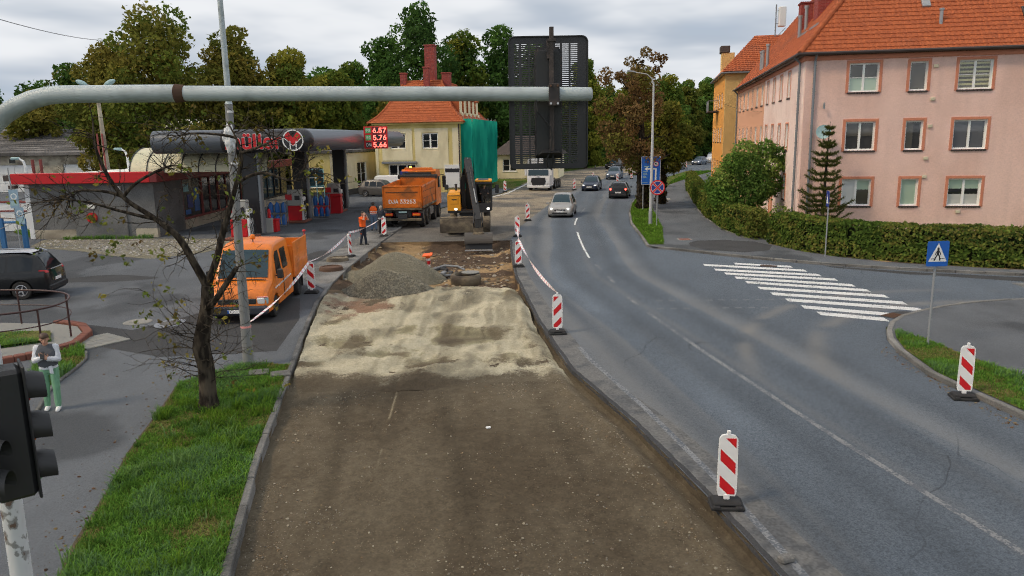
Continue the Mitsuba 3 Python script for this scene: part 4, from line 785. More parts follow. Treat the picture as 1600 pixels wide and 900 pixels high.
# --- low house right of the scaffold
lh = Proto(); ML_ = MX([.985, -.17, 0], [.17, .985, 0], [0, 0, 1], [-2.2, 107, 0]); hs = [(1.2, 3.2, 1.0, 2.7), (5.2, 6.6, 1.0, 2.7)]
w = Mesh(); wall(w, ML_, 0, 9, 0, 3.3, hs); w.box(8.7, 9, .31, 8, 0, 3.3, 0, ML_); w.box(0, .3, .31, 8, 0, 3.3, 0, ML_); w.box(.31, 8.7, 7.7, 8, 0, 3.3, 0, ML_); lh.add('wall', w, 'plaster_cream')
for h in hs: window(lh, '', ML_, *h, 2, 1, None, 'white_paint', glass='glass_dark', fw=.1)
k = lambda *p: [ML_[:3, :3] @ np.array(a, float) + ML_[:3, 3] for a in p]
r = Mesh(); r.loft([k((-.5, -.5, 3.3), (9.5, -.5, 3.3), (9.5, 8.5, 3.3), (-.5, 8.5, 3.3)), k((2.5, 3.6, 5.9), (6.5, 3.6, 5.9), (6.5, 4.4, 5.9), (2.5, 4.4, 5.9))]); rr = lh.add('roof', r, 'slate_roof'); c = Mesh(); c.box(6.6, 7.2, 4, 4.6, 4.6, 6.6, .02, ML_); lh.add(rr + '__chimney', c, 'plaster_cream')
put(lh, 'low_house', 'low house with dark roof and cream walls right of the green scaffold', 'house')
# --- garages far left
gr = Proto(); MG = MX([.998, -.06, 0], [.06, .998, 0], [0, 0, 1], [-66, 94.2, 0]); dr_ = [(2.6, 7.6, 0, 3.3), (11.4, 16.4, 0, 3.3), (17.7, 22.7, 0, 3.3), (25.5, 30.5, 0, 3.3)]
w = Mesh(); wall(w, MG, -20, 36, 0, 4.4, dr_); w.box(35.7, 36, .31, 24, 0, 4.4, 0, MG); gr.add('wall', w, 'plaster_dirty')
for x0, x1, z0, z1 in dr_:
    c = Mesh()
    for s in (0, 1):
        a, b = x0 + (x1 - x0) * s / 2, x0 + (x1 - x0) * (s + 1) / 2
        for q_ in range(3): c.box(a + .02, b - .02, .16, .20, z0 + q_ * 1.1 + .01, z0 + q_ * 1.1 + 1.09, .012, MG)
    dk = gr.add('garage_door', c, 'garage_white'); c = Mesh(); c.box((x0 + x1) / 2 - .4, (x0 + x1) / 2 + .4, -.03, -.002, 3.5, 4.0, .02, MG); gr.add('vent_grille', c, 'plinth_dark')
k = lambda *p: [MG[:3, :3] @ np.array(a, float) + MG[:3, 3] for a in p]
r = Mesh(); r.loft([k((-20.5, -.7, 4.40), (36.5, -.7, 4.40), (36.5, 26, 4.40), (-20.5, 26, 4.40)), k((-20.5, -.7, 4.75), (36.5, -.7, 4.75), (36.5, 26, 4.75), (-20.5, 26, 4.75)), k((-14, 12, 7.9), (34, 12, 7.6), (34, 14, 7.6), (-14, 14, 7.9))]); rg = gr.add('roof', r, 'roof_felt')
r = Mesh()
for i in range(1, 12):
    z = 4.75 + 3.05 * i / 12; y = -.7 + 12.7 * i / 12; r.tube(k((-20 + 6 * i / 12, y, z + .02), (36.3 - 2 * i / 12, y, z + .02)), .035, 5)
gr.add(rg + '__felt_laps', r, 'roof_felt'); 
an_ = np.linspace(0, np.pi, 14); c = Mesh(); c.loft([k(*[(xv, 11 - 1.9 * math.cos(a), 7.2 + 1.5 * math.sin(a)) for a in an_]) for xv in np.linspace(18.5, 27.5, 8)], False, False); c.add(k(*[(27.5, 11 - 1.9 * math.cos(a), 7.2 + 1.5 * math.sin(a)) for a in an_]), [[0, i, i + 1] for i in range(1, 13)]); gr.add(rg + '__vault_skylight', c, 'vault_white')
put(gr, 'garage_row', 'long shabby garage with white double doors and a grey felt roof', 'garage')
# ------------------------------------------------------------------ filling station
FACE = lambda x, y, z: MX([1, 0, 0], [0, 0, 1], [0, -1, 0], [x, y, z])      # lettering that faces the camera side
ki = Proto(); K = tr(-21.3, 45.4, 0); KS = MX([0, 1, 0], [-1, 0, 0], [0, 0, 1], [-21.3, 45.4, 0])
w = Mesh(); w.box(-7.4, 0, 0, .3, .55, 3.3, 0, K); w.box(-.3, 0, .301, 4.0, .55, 3.3, 0, K); w.box(-7.4, -.301, 27.7, 28, 0, 3.3, 0, K); ki.add('wall', w, 'plaster_grey')
w = Mesh(); w.box(-7.37, -4.9, -.01, .28, 0, .549, .005, K); w.box(-1.3, .012, -.01, .28, 0, .549, .005, K); ki.add('plinth', w, 'plaster_dirty', label='pale beige plinth')
w = Mesh(); w.box(-.29, -.002, .281, 4.0, 0, .549, 0, K); w.box(-4.899, -1.301, .0, .28, 0, .549, 0, K); w.box(-4.899, -1.301, -.004, .0, .0, 1.75, 0, K); ki.add('render_patch', w, 'plinth_dark', label='darker repaired patch of the grey wall') if False else ki.add('render_patch', w, 'plaster_grey')
w = Mesh(); w.box(-8.1, .05, -.5, 0.0, 3.3, 3.93, .03, K); fs = ki.add('fascia', w, 'fascia_red'); w = Mesh(); w.box(.051, .5, -.5, 28.2, 3.3, 3.93, .03, K); ki.add('fascia', w, 'fascia_dark_red', label='dark red fascia above the shop windows')
w = Mesh(); w.box(-8.05, -.0, .001, 28, 3.5, 3.72, 0, K); ki.add('roof', w, 'vault_white'); w = Mesh(); w.box(-8.6, -8.11, -.4, .1, 3.5, 3.85, .02, K); w.box(-8.4, -8.0, -.35, .0, 3.05, 3.25, .02, K); ki.add('gutter', w, 'slate_roof')
w = Mesh()
for q in range(14): w.box(-7.75, -7.42, 5.2 - q * .38, 5.2 - q * .38 + .34, 0, 3.28, .02, K)
for q in range(6): w.box(-7.72, -7.41, .02, .30, 0, 3.28, .02, K) if q == 0 else None
ki.add('side_cladding', w, 'garage_white')
for t0, t1, m_ in ((4.2, 7.2, 'fascia_black'), (7.4, 10.2, 'glass_dark'), (10.4, 13.4, 'glass_dark'), (13.6, 16.6, 'screen_glass'), (16.8, 19.8, 'screen_glass'), (20.0, 23.6, 'screen_glass'), (23.8, 27.6, 'glass_dark')):
    c = Mesh(); c.box(-.2, -.16, t0, t1, .75, 3.2, 0, K); p = ki.add('shop_window', c, m_)
    c = Mesh(); c.box(-.22, -.05, t0 - .16, t0 - .01, .0, 3.28, .01, K); c.box(-.21, -.05, t0, t1, .60, .74, .01, K); c.box(-.21, -.05, t0, t1, 3.201, 3.28, .01, K); 
    if t0 > 5: c.box(-.16, -.08, (t0 + t1) / 2 - .04, (t0 + t1) / 2 + .04, .745, 3.2, 0, K)
    ki.add(p + '__frame', c, 'rail_red' if t0 < 14 else 'fascia_black')
w = Mesh(); w.box(-.30, -.02, 4.0, 28, 0, .60, 0, K); ki.add('base_wall', w, 'plaster_dirty')
for (t0, z0, z1, m_) in ((4.5, 2.4, 2.9, 'cyan_paint'), (4.6, .9, 1.2, 'gas_blue'), (5.0, 1.3, 2.2, 'sign_navy'), (6.1, 1.0, 2.6, 'gas_blue')):
    ki.add('poster', Mesh().box(-.155, -.14, t0, t0 + .8, z0, z1, 0, K), m_)
c = Mesh(); c.box(-4.05, -3.6, -.06, -.005, 1.78, 2.02, .01, K); ki.add('meter_box', c, 'vault_white')
c = Mesh(); c.tube([K[:3, 3] + [-3.8, -.02, 1.25], K[:3, 3] + [-3.8, -.16, 1.25]], .30, 20); hb = ki.add('hose_reel', c, 'pump_red'); c = Mesh(); c.tube([K[:3, 3] + [-3.8, -.161, 1.25], K[:3, 3] + [-3.8, -.19, 1.25]], .16, 16); ki.add(hb + '__hub', c, 'fascia_black')
c = Mesh(); c.tube([K[:3, 3] + [-1.75, -.06, 3.2], K[:3, 3] + [-1.75, -.06, 0]], .05, 8); ki.add('downpipe', c, 'plaster_grey'); c = Mesh(); c.box(-2.05, -1.9, -.2, -.01, 2.75, 3.1, .03, K); ki.add('wall_lamp', c, 'white_plastic')
for xq in (-6.5,):
    c = Mesh()
    for dx in (0, .35): c.tube([K[:3, 3] + [xq - 1.0 + dx, 8.5, 3.7], K[:3, 3] + [xq - 1.0 + dx, 8.5, 6.3]], .06, 8)
    ki.add('roof_pipe', c, 'rail_red')
put(ki, 'station_kiosk', 'grey flat roofed kiosk with bright red fascia at the filling station', 'kiosk')
vt = Proto(); aa = np.linspace(.05, 1.45, 12)
for nm_, xs_, m_ in (('sheet', np.linspace(-22.9, -14.6, 9), 'vault_sheet'),):
    c = Mesh(); c.loft([[(x, 48.6 - 2.6 * math.cos(a), 3.75 + 1.55 * math.sin(a)) for a in aa] for x in xs_], False, False); vt.add('sheet', c, m_, True)
for x in np.linspace(-22.9, -14.6, 9): vt.add('rib', Mesh().tube([(x, 48.6 - 2.62 * math.cos(a), 3.75 + 1.58 * math.sin(a)) for a in aa], .035, 5), 'dark_steel')
put(vt, 'vault_roof', 'cream curved sheet roof with dark ribs between kiosk and canopy', 'roof')
# canopy
ca = Proto(); ua, va = np.array([.9957, -.0, 0]), np.array([.0925, .9957, 0]); CO = np.array([-11.4, 44.0, 0]); MC = MX([1, 0, 0], va, [0, 0, 1], CO)
k = lambda *p: [MC[:3, :3] @ np.array(a, float) + MC[:3, 3] for a in p]
W_, D_ = 9.2, 23.5; half = [(.66 * math.cos(a), .66 * math.sin(a)) for a in np.linspace(-np.pi / 2, np.pi / 2, 15)]
def edge(p0, p1, out):
    m_ = Mesh(); p0, p1, out = (np.array(k(p)[0] if i < 2 else p, float) for i, p in enumerate((p0, p1, out)))
    m_.loft([[p + out * c + [0, 0, 5.6 + s] for c, s in half] + [p + [0, 0, 4.94]] for p in (p0, p1)], True, True); return m_
ca.add('edge_tube', edge((-W_, .66, 0), (-5.2, .66, 0), (0, -1, 0)), 'fascia_grey', 35); ca.add('edge_tube', edge((-5.2, .66, 0), (-.66, .66, 0), (0, -1, 0)), 'fascia_black', 35, label='black name panel of the canopy edge')
ca.add('edge_tube', edge((-.66, .66, 0), (-.66, D_, 0), (1, .0, 0)), 'fascia_grey', 35); ca.add('edge_tube', edge((-W_ + .5, .66, 0), (-W_ + .5, D_, 0), (-1, 0, 0)), 'fascia_grey', 35)
c = Mesh(); c.tm(trimesh.creation.icosphere(3, .66), MC @ tr(-.66, .66, 5.6)); ca.add('corner_cap', c, 'fascia_black', True)
c = Mesh(); c.tm(trimesh.creation.icosphere(3, .66), MC @ tr(-.66, D_, 5.6)); ca.add('corner_cap', c, 'fascia_grey', True)
c = Mesh(); c.box(-W_ + .5, -.66, .66, D_, 5.9, 6.05, 0, MC); ca.add('roof', c, 'vault_white'); c = Mesh(); c.box(-W_ + .5, -.66, .66, D_, 4.95, 5.05, 0, MC); ca.add('soffit', c, 'fascia_black')
for (x, y) in ((-15.35, 45.6), (-14.85, 54.5), (-13.8, 62.4)):
    c = Mesh(); c.box(x - .62, x + .30, y - .2, y + .3, .12, 4.94, .03); p = ca.add('pillar', c, 'fascia_black'); c = Mesh(); c.box(x + .302, x + .46, y - .19, y + .29, .12, 4.94, .03); ca.add(p + '__edge_strip', c, 'zinc')
ou = meshkit.text_mesh('müller', .80, .002, True); from shapely.geometry import MultiPoint
ca.add('lettering', Mesh().text('müller', .80, FACE(-14.62, 43.93, 5.56), .06, True), 'pump_red')
po = trimesh.path.polygons.projected(ou, [0, 0, 1]); po = po.buffer(.024); po = affinity.translate(po, -(po.bounds[0] + po.bounds[2]) / 2, -.40); ca.add('lettering_outline', Mesh().prism(po, 0, .02, FACE(-14.62, 43.955, 5.56)), 'white_paint')
def heart(M, pr):
    M = M @ np.diag([.86, .86, 1, 1]); c = Point(0, 0).buffer(.70, 24); i_ = Point(0, 0).buffer(.62, 24)
    V = Polygon([(-.62, .62), (-.32, .62), (0, .18), (.32, .62), (.62, .62), (.62, .32), (0, -.32), (-.62, .32)]).intersection(i_)
    hv = Polygon([(-.50, .40), (-.40, .52), (-.28, .54), (-.0, .16), (.28, .54), (.40, .52), (.50, .40), (.56, .18), (0, -.34), (-.56, .18)])
    stem = Polygon([(-.23, -.02), (-.23, -.7), (-.16, -.7), (-.16, -.1)]); stem2 = affinity.scale(stem, -1, 1, origin=(0, 0)); v2 = LineString([(-.60, .2), (0, -.36), (.60, .2)]).buffer(.035); v3 = LineString([(-.4, .54), (0, .12), (.4, .54)]).buffer(.03)
    pr.add('emblem', Mesh().prism(i_, .0, .02, M), 'fascia_black'); q = 'emblem__'
    pr.add('emblem__heart', Mesh().prism(hv, .021, .035, M), 'pump_red')
    pr.add('emblem__outline', Mesh().prism(unary_union([c.difference(i_), stem.intersection(i_), stem2.intersection(i_), v2.intersection(i_).difference(hv), v3.intersection(i_).difference(hv)]), .0215, .036, M), 'white_paint')
heart(FACE(-12.35, 43.93, 5.60) , ca)
put(ca, 'fuel_canopy', 'long grey tube edged fuel canopy with red lettering and emblem', 'canopy')
ps = Proto(); SX_, SY_, SZ_ = -9.52, 54.8, 5.72
ps.add('panel', Mesh().box(-.84, .84, .0, .16, -.78, .78, .02, tr(SX_, SY_, SZ_)), 'fascia_red')
for i, (lab, pr_, m_) in enumerate((('98', '6.57', 'net_green'), ('95', '5.76', 'net_green'), ('ON', '5.66', 'fascia_black'))):
    z = SZ_ + .50 - .50 * i
    ps.add('price_window', Mesh().box(-.20, .74, -.012, -.001, -.22, .22, 0, tr(SX_, SY_, z)), 'fascia_black')
    add_glow(ps, 'price_digits', Mesh().text(pr_, .33, FACE(SX_ + .29, SY_ - .013, z), .012, True), 'digit_glow')
    ps.add('grade_tile', Mesh().box(-.72, -.32, -.012, -.001, -.19, .19, .004, tr(SX_, SY_, z)), 'grade_green' if i < 2 else 'fascia_black')
    ps.add('grade_lettering', Mesh().text(lab, .20, FACE(SX_ - .52, SY_ - .0125, z), .008, False), 'white_paint')
mat('grade_green', (.10, .36, .14), .4)
put(ps, 'price_sign', 'red fuel price sign with glowing digits on the canopy side', 'price sign')
def pump(x, y, s=1.0, lab=''):
    p = Proto(); M = tr(x, y, 0)
    p.add('plinth', Mesh().box(-.75, .75, -1.0, 1.0, 0.0, .14, .03, M), 'brick_kerb'); p.add('lower_body', Mesh().box(-.55, .42, -.35, .35, .14, 1.15, .03, M), 'pump_red'); p.add('side_panel', Mesh().box(.421, .58, -.33, .33, .14, 1.75, .03, M), 'white_paint')
    p.add('upper_body', Mesh().box(-.52, .42, -.3, .3, 1.152, 2.25, .04, M), 'pump_grey'); p.add('display', Mesh().box(-.66, -.2, -.36, -.302, 1.55, 1.95, .02, M), 'pump_red')
    p.add('screen', Mesh().box(-.02, .34, -.315, -.301, 1.55, 1.85, 0, M), 'fascia_black')
    for q in range(2):
        o = np.array([x + .62, y - .15 + .3 * q, 0]); p.add('nozzle', Mesh().box(.585, .66, -.2 + .3 * q, -.1 + .3 * q, 1.2, 1.5, .02, M), 'black_plastic')
        p.add('hose', Mesh().tube([o + [0, 0, 1.25], o + [.12, -.03, .7], o + [.16, -.1, .3], o + [.05, -.2, .2], o + [-.02, -.26, .9]], .025, 6), 'black_rubber')
    put(p, 'fuel_pump', lab, 'fuel pump')
pump(-15.7, 44.0, 1, 'red and white fuel pump nearest the kiosk, behind the street lamp'); pump(-14.95, 52.9, 1, 'red and grey fuel pump beside the middle canopy pillar'); pump(-13.95, 60.3, 1, 'red and grey fuel pump at the far canopy pillar')
def cage(x, y, lab, n=3):
    p = Proto(); M = tr(x, y, 0)
    f = Mesh()
    for xx in (-.6, .6):
        for yy in (-.3, .3): f.tube([(x + xx, y + yy, 0), (x + xx, y + yy, 1.75)], .02, 6)
    for z in (.05, .85, 1.72):
        for yy in (-.3, .3): f.tube([(x - .6, y + yy, z), (x + .6, y + yy, z)], .02, 6)
    p.add('frame', f, 'grey_steel')
    for z in (.08, .90):
        for xx in np.linspace(-.42, .42, n):
            c = Mesh(); c.lathe([(0.001, 0), (.15, 0), (.16, .04), (.16, .50), (.10, .62), (.05, .64), (.05, .70), (0.001, .70)], 14, tr(x + xx, y, z)); p.add('cylinder', c, 'gas_blue', 40)
    put(p, 'gas_cage', lab, 'gas cylinder cage')
cage(-15.6, 50.6, 'cage of blue gas cylinders left of the middle fuel pump'); cage(-14.0, 56.0, 'cage of blue gas cylinders right of the middle fuel pump')
for (x, y, lab, sz) in ((-15.05, 47.3, 'small red sand bin beside the nearest canopy pillar', .45), (-14.75, 59.2, 'low red bin left of the far fuel pump', .5), (-13.7, 59.0, 'tall red bin in front of the far fuel pump', .55)):
    p = Proto(); M = tr(x, y, 0); h = 1.5 if 'tall' in lab else .8; p.add('body', Mesh().box(-sz, sz, -.35, .35, 0, h * .85, .03, M), 'pump_red'); p.add('lid', Mesh().box(-sz - .03, sz + .03, -.38, .38, h * .851, h, .04, M), 'fascia_red'); put(p, 'sand_bin', lab, 'bin')
p = Proto(); c = Mesh(); c.lathe([(0.001, 0), (.09, 0), (.10, .03), (.10, .48), (.05, .56), (0.001, .58)], 14, tr(-15.0, 46.9, .9)); p.add('cylinder', c, 'pump_red', 40); c = Mesh(); c.tube([(-15, 46.9, 1.48), (-15, 46.8, 1.6), (-15.1, 46.75, 1.3)], .02, 6); p.add('hose', c, 'black_rubber'); c = Mesh(); c.box(-.2, .2, -.15, .15, .0, .9, .02, tr(-15, 46.9, 0)); p.add('stand', c, 'pump_grey'); put(p, 'fire_extinguisher', 'red fire extinguisher on a stand beside the nearest canopy pillar', 'fire extinguisher')
p = Proto(); c = Mesh()
for x in (-18.6, -17.9): c.tube([(x, 73.2, 0), (x, 73.2, 2.9)], .04, 6)
p.add('post', c, 'cyan_paint'); 
for z in (1.3, 2.85): p.add('rail', Mesh().tube([(-20.6, 73.2, z), (-17.9, 73.2, z)], .035, 6), 'cyan_paint')
put(p, 'pipe_frame', 'pale blue pipe frame before the annex window', 'railing')
from scipy.interpolate import PchipInterpolator as PchipI
# ------------------------------------------------------------------ trees, hedges, grass
def leafcloud(centres, radii, n, size, cols, seed, flat=.8, up=.3, shell=.55, mesh=None):
    """Leaves (bent quads) spread through blobs; each blob leans to one of the colours."""
    r = np.random.default_rng(seed); centres, radii = np.asarray(centres, float), np.asarray(radii, float)
    p = radii ** 2 / (radii ** 2).sum(); w = r.choice(len(centres), n, p=p)
    d = r.normal(size=(n, 3)); d /= np.linalg.norm(d, axis=1, keepdims=True); rr = shell + (1 - shell) * r.random(n) ** .5; rr = np.where(r.random(n) < .12, rr * 1.22, rr)
    P = centres[w] + d * (radii[w] * rr)[:, None] * np.array([1, 1, flat])
    nrm = d * .6 + r.normal(size=(n, 3)) * .8 + np.array([0, 0, up]); nrm /= np.linalg.norm(nrm, axis=1, keepdims=True)
    a = np.cross(nrm, r.normal(size=(n, 3))); a /= np.linalg.norm(a, axis=1, keepdims=True); b = np.cross(nrm, a)
    s = size * (.55 + .9 * r.random(n))[:, None]; bend = nrm * s * .35
    V = np.stack([P - a * s * .9, P + b * s * .55 + bend * .5, P + a * s * .95, P - b * s * .5 + bend * .5], 1)
    cols = np.asarray(cols, float); ci = r.integers(0, len(cols), len(centres)); C = cols[ci[w]] * .75 + cols[r.integers(0, len(cols), n)] * .25
    C = C * (.65 + .7 * r.random((n, 1)))
    m = mesh or Mesh(); m.add(V.reshape(-1, 3), np.arange(n * 4).reshape(-1, 4)); m.c.append(np.repeat(C, 4, 0)); return m
def branchy(base, height, crown_r, seed, nb=7, r0=.3, lean=(0, 0)):
    r = np.random.default_rng(seed); m = Mesh(); b = np.array(base, float); t = np.linspace(0, 1, 7)
    wob = np.cumsum(r.normal(0, .02 * height, (7, 2)), 0) * t[:, None]
    tr_ = np.c_[b[0] + wob[:, 0] + lean[0] * t, b[1] + wob[:, 1] + lean[1] * t, b[2] + t * height * .85]; m.tube(tr_, r0 * (1 - .8 * t) , 8); tips = []
    for k in range(nb):
        f = .30 + .6 * k / nb; p = np.array([np.interp(f, t, tr_[:, i]) for i in range(3)]); an = r.uniform(0, 6.28) + k * 2.4; L = crown_r * r.uniform(.55, .95) * (1.15 - f * .6)
        q = p + np.array([math.cos(an) * L, math.sin(an) * L, L * r.uniform(.35, .8)]); mid = (p + q) / 2 + np.array([0, 0, -.08 * L]) + r.normal(0, .05 * L, 3)
        m.tube([p, mid, q], [r0 * .38 * (1 - f * .5), r0 * .22, r0 * .07], 6); tips.append(q)
        for _ in range(2):
            e = mid + (q - mid) * r.uniform(.2, .8) + r.normal(0, .3 * L, 3) * [1, 1, .5]; m.tube([mid, e], [r0 * .14, r0 * .04], 5); tips.append(e)
    tips.append(tr_[-1]); return m, np.array(tips)
GREEN = [(0.061, 0.131, 0.032), (0.088, 0.175, 0.038), (0.114, 0.219, 0.052), (0.052, 0.105, 0.032)]
OLIVE = [(0.175, 0.184, 0.038), (0.228, 0.210, 0.045), (0.131, 0.158, 0.035), (0.263, 0.219, 0.052)]
YELLOWISH = [(0.210, 0.236, 0.038), (0.280, 0.271, 0.044), (0.140, 0.193, 0.035), (0.105, 0.166, 0.035)]
BROWN = [(.25, .155, .07), (.29, .185, .085), (.19, .115, .05), (.24, .175, .07)]
def tree(x, y, height, rad, cols, seed, label, n=5200, leaf=.32, low=.14, group=None, name='tree', nblob=46, gap=.0, rz=1.0):
    r = np.random.default_rng(seed); pr = Proto()
    br, tips = branchy((x, y, -.1), height * .9, rad, seed, 8, .018 * height)
    pr.add('trunk', br, 'bark', 35)
    cs, rs = [], []
    for k in range(nblob):
        f = low + (1 - low) * ((k + .5) / nblob); prof = math.sin(min(1, .16 + f * .94) * np.pi * .93) ** .65
        an = k * 2.399 + r.uniform(-.5, .5); R = rad * prof * r.uniform(.2, .98); q = rad * r.uniform(.15, .33)
        cs.append((x + R * math.cos(an), y + R * math.sin(an), height * f * .96 - q * .4)); rs.append(q)
    for k in range(9):
        f = low + (.80 - low) * (k + .5) / 9; an = k * 2.4 + 1; R = rad * .42 * math.sin(min(1, .2 + f) * 2.9); cs.append((x + R * math.cos(an), y + R * math.sin(an), height * f)); rs.append(rad * r.uniform(.36, .50))
    for tq in tips[::2]: cs.append(tq); rs.append(rad * .2)
    pr.add('crown', leafcloud(cs, rs, n, leaf, cols, seed + 1), 'leaf', kind=None)
    return put(pr, name, label, 'tree', group=group)
NEAR = 'oak trees rising behind the yellow house'
T = [ # x, y, height, radius, colours, label
 (-38.3, 84, 20.4, 7.0, OLIVE + YELLOWISH[2:], 'tall broad olive tree rising above the white arm left of the street lamp'), (-45.0, 88, 17.2, 5.4, OLIVE, 'olive yellow tree left of the tall broad one'), (-32.0, 90, 19.2, 5.6, OLIVE, 'olive tree right of the tall broad one, behind the street lamp'), (-26.2, 92, 16.6, 5.0, OLIVE + YELLOWISH, 'olive brown tree right of the street lamp above the canopy lettering'), (-22.0, 98, 14.6, 4.6, YELLOWISH, 'yellowish tree above the middle of the fuel canopy'),
 (-13.0, 112, 25.6, 7.2, GREEN, 'tallest dark green tree behind the yellow house'), (-18.5, 116, 21.0, 5.6, GREEN, 'dark green tree just left of the tallest one'), (-23.8, 118, 17.8, 5.0, YELLOWISH + GREEN, 'green tree with yellow patches left of the dark green group'), (-7.2, 120, 22.6, 5.6, GREEN + YELLOWISH, 'green tree behind the tall brick chimney'), (-1.5, 124, 23.8, 6.0, GREEN, 'tall dark tree left of the black signal board'),
 (4.5, 132, 22.0, 6.0, GREEN, 'dark tree hidden mostly behind the black signal board'), (13.6, 138, 19.6, 5.0, YELLOWISH, 'yellow green tree right of the black signal board'), (24.5, 150, 18.6, 6.0, YELLOWISH + OLIVE, 'green tree right behind the brown tree'), (31.5, 156, 18.2, 5.6, YELLOWISH + GREEN[1:3], 'olive green tree above the footpath end'), (38.0, 166, 17.6, 5.0, GREEN[1:3] + OLIVE, 'dark green tree left of the ochre building'), (44.0, 172, 18.4, 4.8, GREEN[1:3] + YELLOWISH[2:], 'dark tree closest to the ochre building')]
for i, (x, y, h, rd, cols, lab) in enumerate(T): tree(x, y, h, rd, cols, 100 + i * 7, lab, n=16000, leaf=.21 + .0007 * y, group=None, low=.10)
rg = np.random.default_rng(44); BACK = 'trees of the wood behind the garage and the fuel station'
for i in range(9):
    x = -62 + i * 6.4 + rg.uniform(-1.5, 1.5); y = 104 + rg.uniform(-3, 5) + max(0, i - 5) * 3; tree(x, y, 13.2 + rg.uniform(-1, 1.5), 4.6, [OLIVE, YELLOWISH + GREEN, GREEN, OLIVE + YELLOWISH][i % 4], 500 + i, 'lower tree filling the edge of the wood behind the garage roof and canopy', 6000, .33, .03, 'lower trees at the edge of the wood')
for i in range(15):
    x = -118 + i * 6.6 + rg.uniform(-2, 2); y = 128 + rg.uniform(-8, 12); tree(x, y, 18.3 + rg.uniform(-1.5, 1.6), 5.6, [GREEN, GREEN, YELLOWISH, GREEN + OLIVE][i % 4], 300 + i, 'tree in the dark green wood behind the garage and fuel station', 5600, .40, .03, BACK)
BR = 'trees in the dark row behind the houses and road bend'
for i in range(17):
    x = -22 + i * 5.2 + rg.uniform(-1.5, 1.5); y = 158 + max(0, i - 6) * 3.2 + rg.uniform(-6, 8); tree(x, y, 15 + rg.uniform(-2, 2), 5.0, [GREEN, GREEN + OLIVE, GREEN][i % 3], 400 + i, 'tree in the dark row closing the view behind the houses and road bend', 5600, .44, .01, BR)
# undergrowth closes the view below the crowns
def bank(name, pts, h, n, leaf, cols, seed, label, cat='bushes'):
    r = np.random.default_rng(seed); L = LineString(pts); cs, rs = [], []
    for k in range(int(L.length / (h * .55))):
        p = L.interpolate(k * h * .55).coords[0]; q = h * r.uniform(.4, .62); cs.append((p[0] + r.uniform(-1, 1), p[1] + r.uniform(-1.5, 1.5), q * .7)); rs.append(q)
    single(name, leafcloud(cs, rs, n, leaf, cols, seed, .9), 'leaf', label, cat, kind='stuff')
bank('undergrowth', [(-125, 118), (-60, 116), (-30, 104), (-16, 108)], 5.0, 16000, .45, GREEN, 61, 'dark undergrowth along the edge of the wood behind the garage')
bank('undergrowth', [(2, 130), (12, 146), (22, 156), (34, 172), (48, 190), (75, 220)], 4.6, 15000, .5, GREEN, 62, 'dark undergrowth beyond the road bend')
# brown tree on the grass strip: ivy covered twin trunks
bt = Proto(); br, tips = branchy((10.0, 57.5, 0), 12.4, 2.6, 9, 9, .40); br2, t2 = branchy((12.2, 61.5, 0), 9.0, 2.3, 11, 6, .34)
bt.add('trunk', br, 'bark', 35); bt.add('trunk', br2, 'bark', 35)
bt.add('ivy', leafcloud([(10.0 + .05 * i, 57.5, .4 + .55 * i) for i in range(8)] + [(12.2, 61.5, .4 + .6 * i) for i in range(6)], [.52] * 8 + [.5] * 6, 5200, .10, [(.04, .06, .02), (.07, .055, .028), (.055, .04, .022)], 5), 'leaf')
r = np.random.default_rng(52); cs = []
while len(cs) < 64:
    q = np.array([r.uniform(-3.4, 2.0), r.uniform(-1.8, 1.8), r.uniform(3.4, 10.0)])
    if ((q[0] + .7 + .10 * (q[2] - 7)) / (2.4 - .10 * abs(q[2] - 6) ** 1.1)) ** 2 + (q[1] / 1.8) ** 2 < 1: cs.append((10.0 + q[0] - .4, 57.4 + q[1], q[2]))
bt.add('crown', leafcloud(cs, r.uniform(.32, .72, 64), 8000, .13, BROWN + OLIVE[:1], 6, 1.15, shell=.3), 'leaf', label='withered brown crown')
cs = [(10.1, 57.5, 11.5), (10.7, 57.3, 11.1), (9.6, 57.6, 10.8), (11.0, 57.5, 10.4), (8.9, 57.5, 10.9), (10.4, 57.5, 10.1), (11.3, 57.3, 11.0), (8.2, 57.5, 9.9)]
bt.add('crown_top', leafcloud(cs, [.42, .42, .4, .35, .4, .4, .35, .45], 650, .13, BROWN[2:] + [(.06, .05, .03)], 7, .9), 'leaf')
cs = [(12.3, 61.5, 5.4), (13.5, 61, 4.4), (11.5, 62, 6.4), (13.8, 62, 5.6), (12.6, 61, 7.2), (13.0, 61.5, 3.4), (11.3, 61, 4.4)]
bt.add('crown', leafcloud(cs, [1.3, 1.1, 1.1, .95, 1.0, .9, 1.1], 5200, .17, OLIVE + YELLOWISH[:1], 8, .95), 'leaf', label='olive green lower crown')
put(bt, 'brown_tree', 'withered brown tree with ivy on its trunks on the grass strip', 'tree')
# bush tree and spruce at the pink block
bu = Proto(); br, tips = branchy((14.3, 46.3, 0), 5.0, 2.2, 21, 8, .14); bu.add('trunk', br, 'bark', 35)
cs = [(14.3, 45.6, 3.4), (13.3, 46, 3.0), (15.3, 45.5, 3.6), (14.2, 46, 4.4), (12.9, 47, 2.4), (15.6, 46, 2.6), (14.6, 45, 2.4), (16.0, 45.6, 4.3), (13.4, 45.5, 3.8), (16.5, 45.4, 3.7), (15.2, 45.4, 4.7), (13.0, 46, 1.8), (14.3, 45.3, 1.8)]
bu.add('crown', leafcloud(cs, [1.15, 1.0, .85, .85, .9, .9, 1.0, .55, .8, .5, .55, .9, .9], 11500, .105, [(0.123, 0.224, 0.045), (0.190, 0.302, 0.063), (0.269, 0.370, 0.090), (0.090, 0.168, 0.041)], 22, .9), 'leaf')
put(bu, 'leafy_tree', 'bushy light green tree behind the left hedge', 'tree')
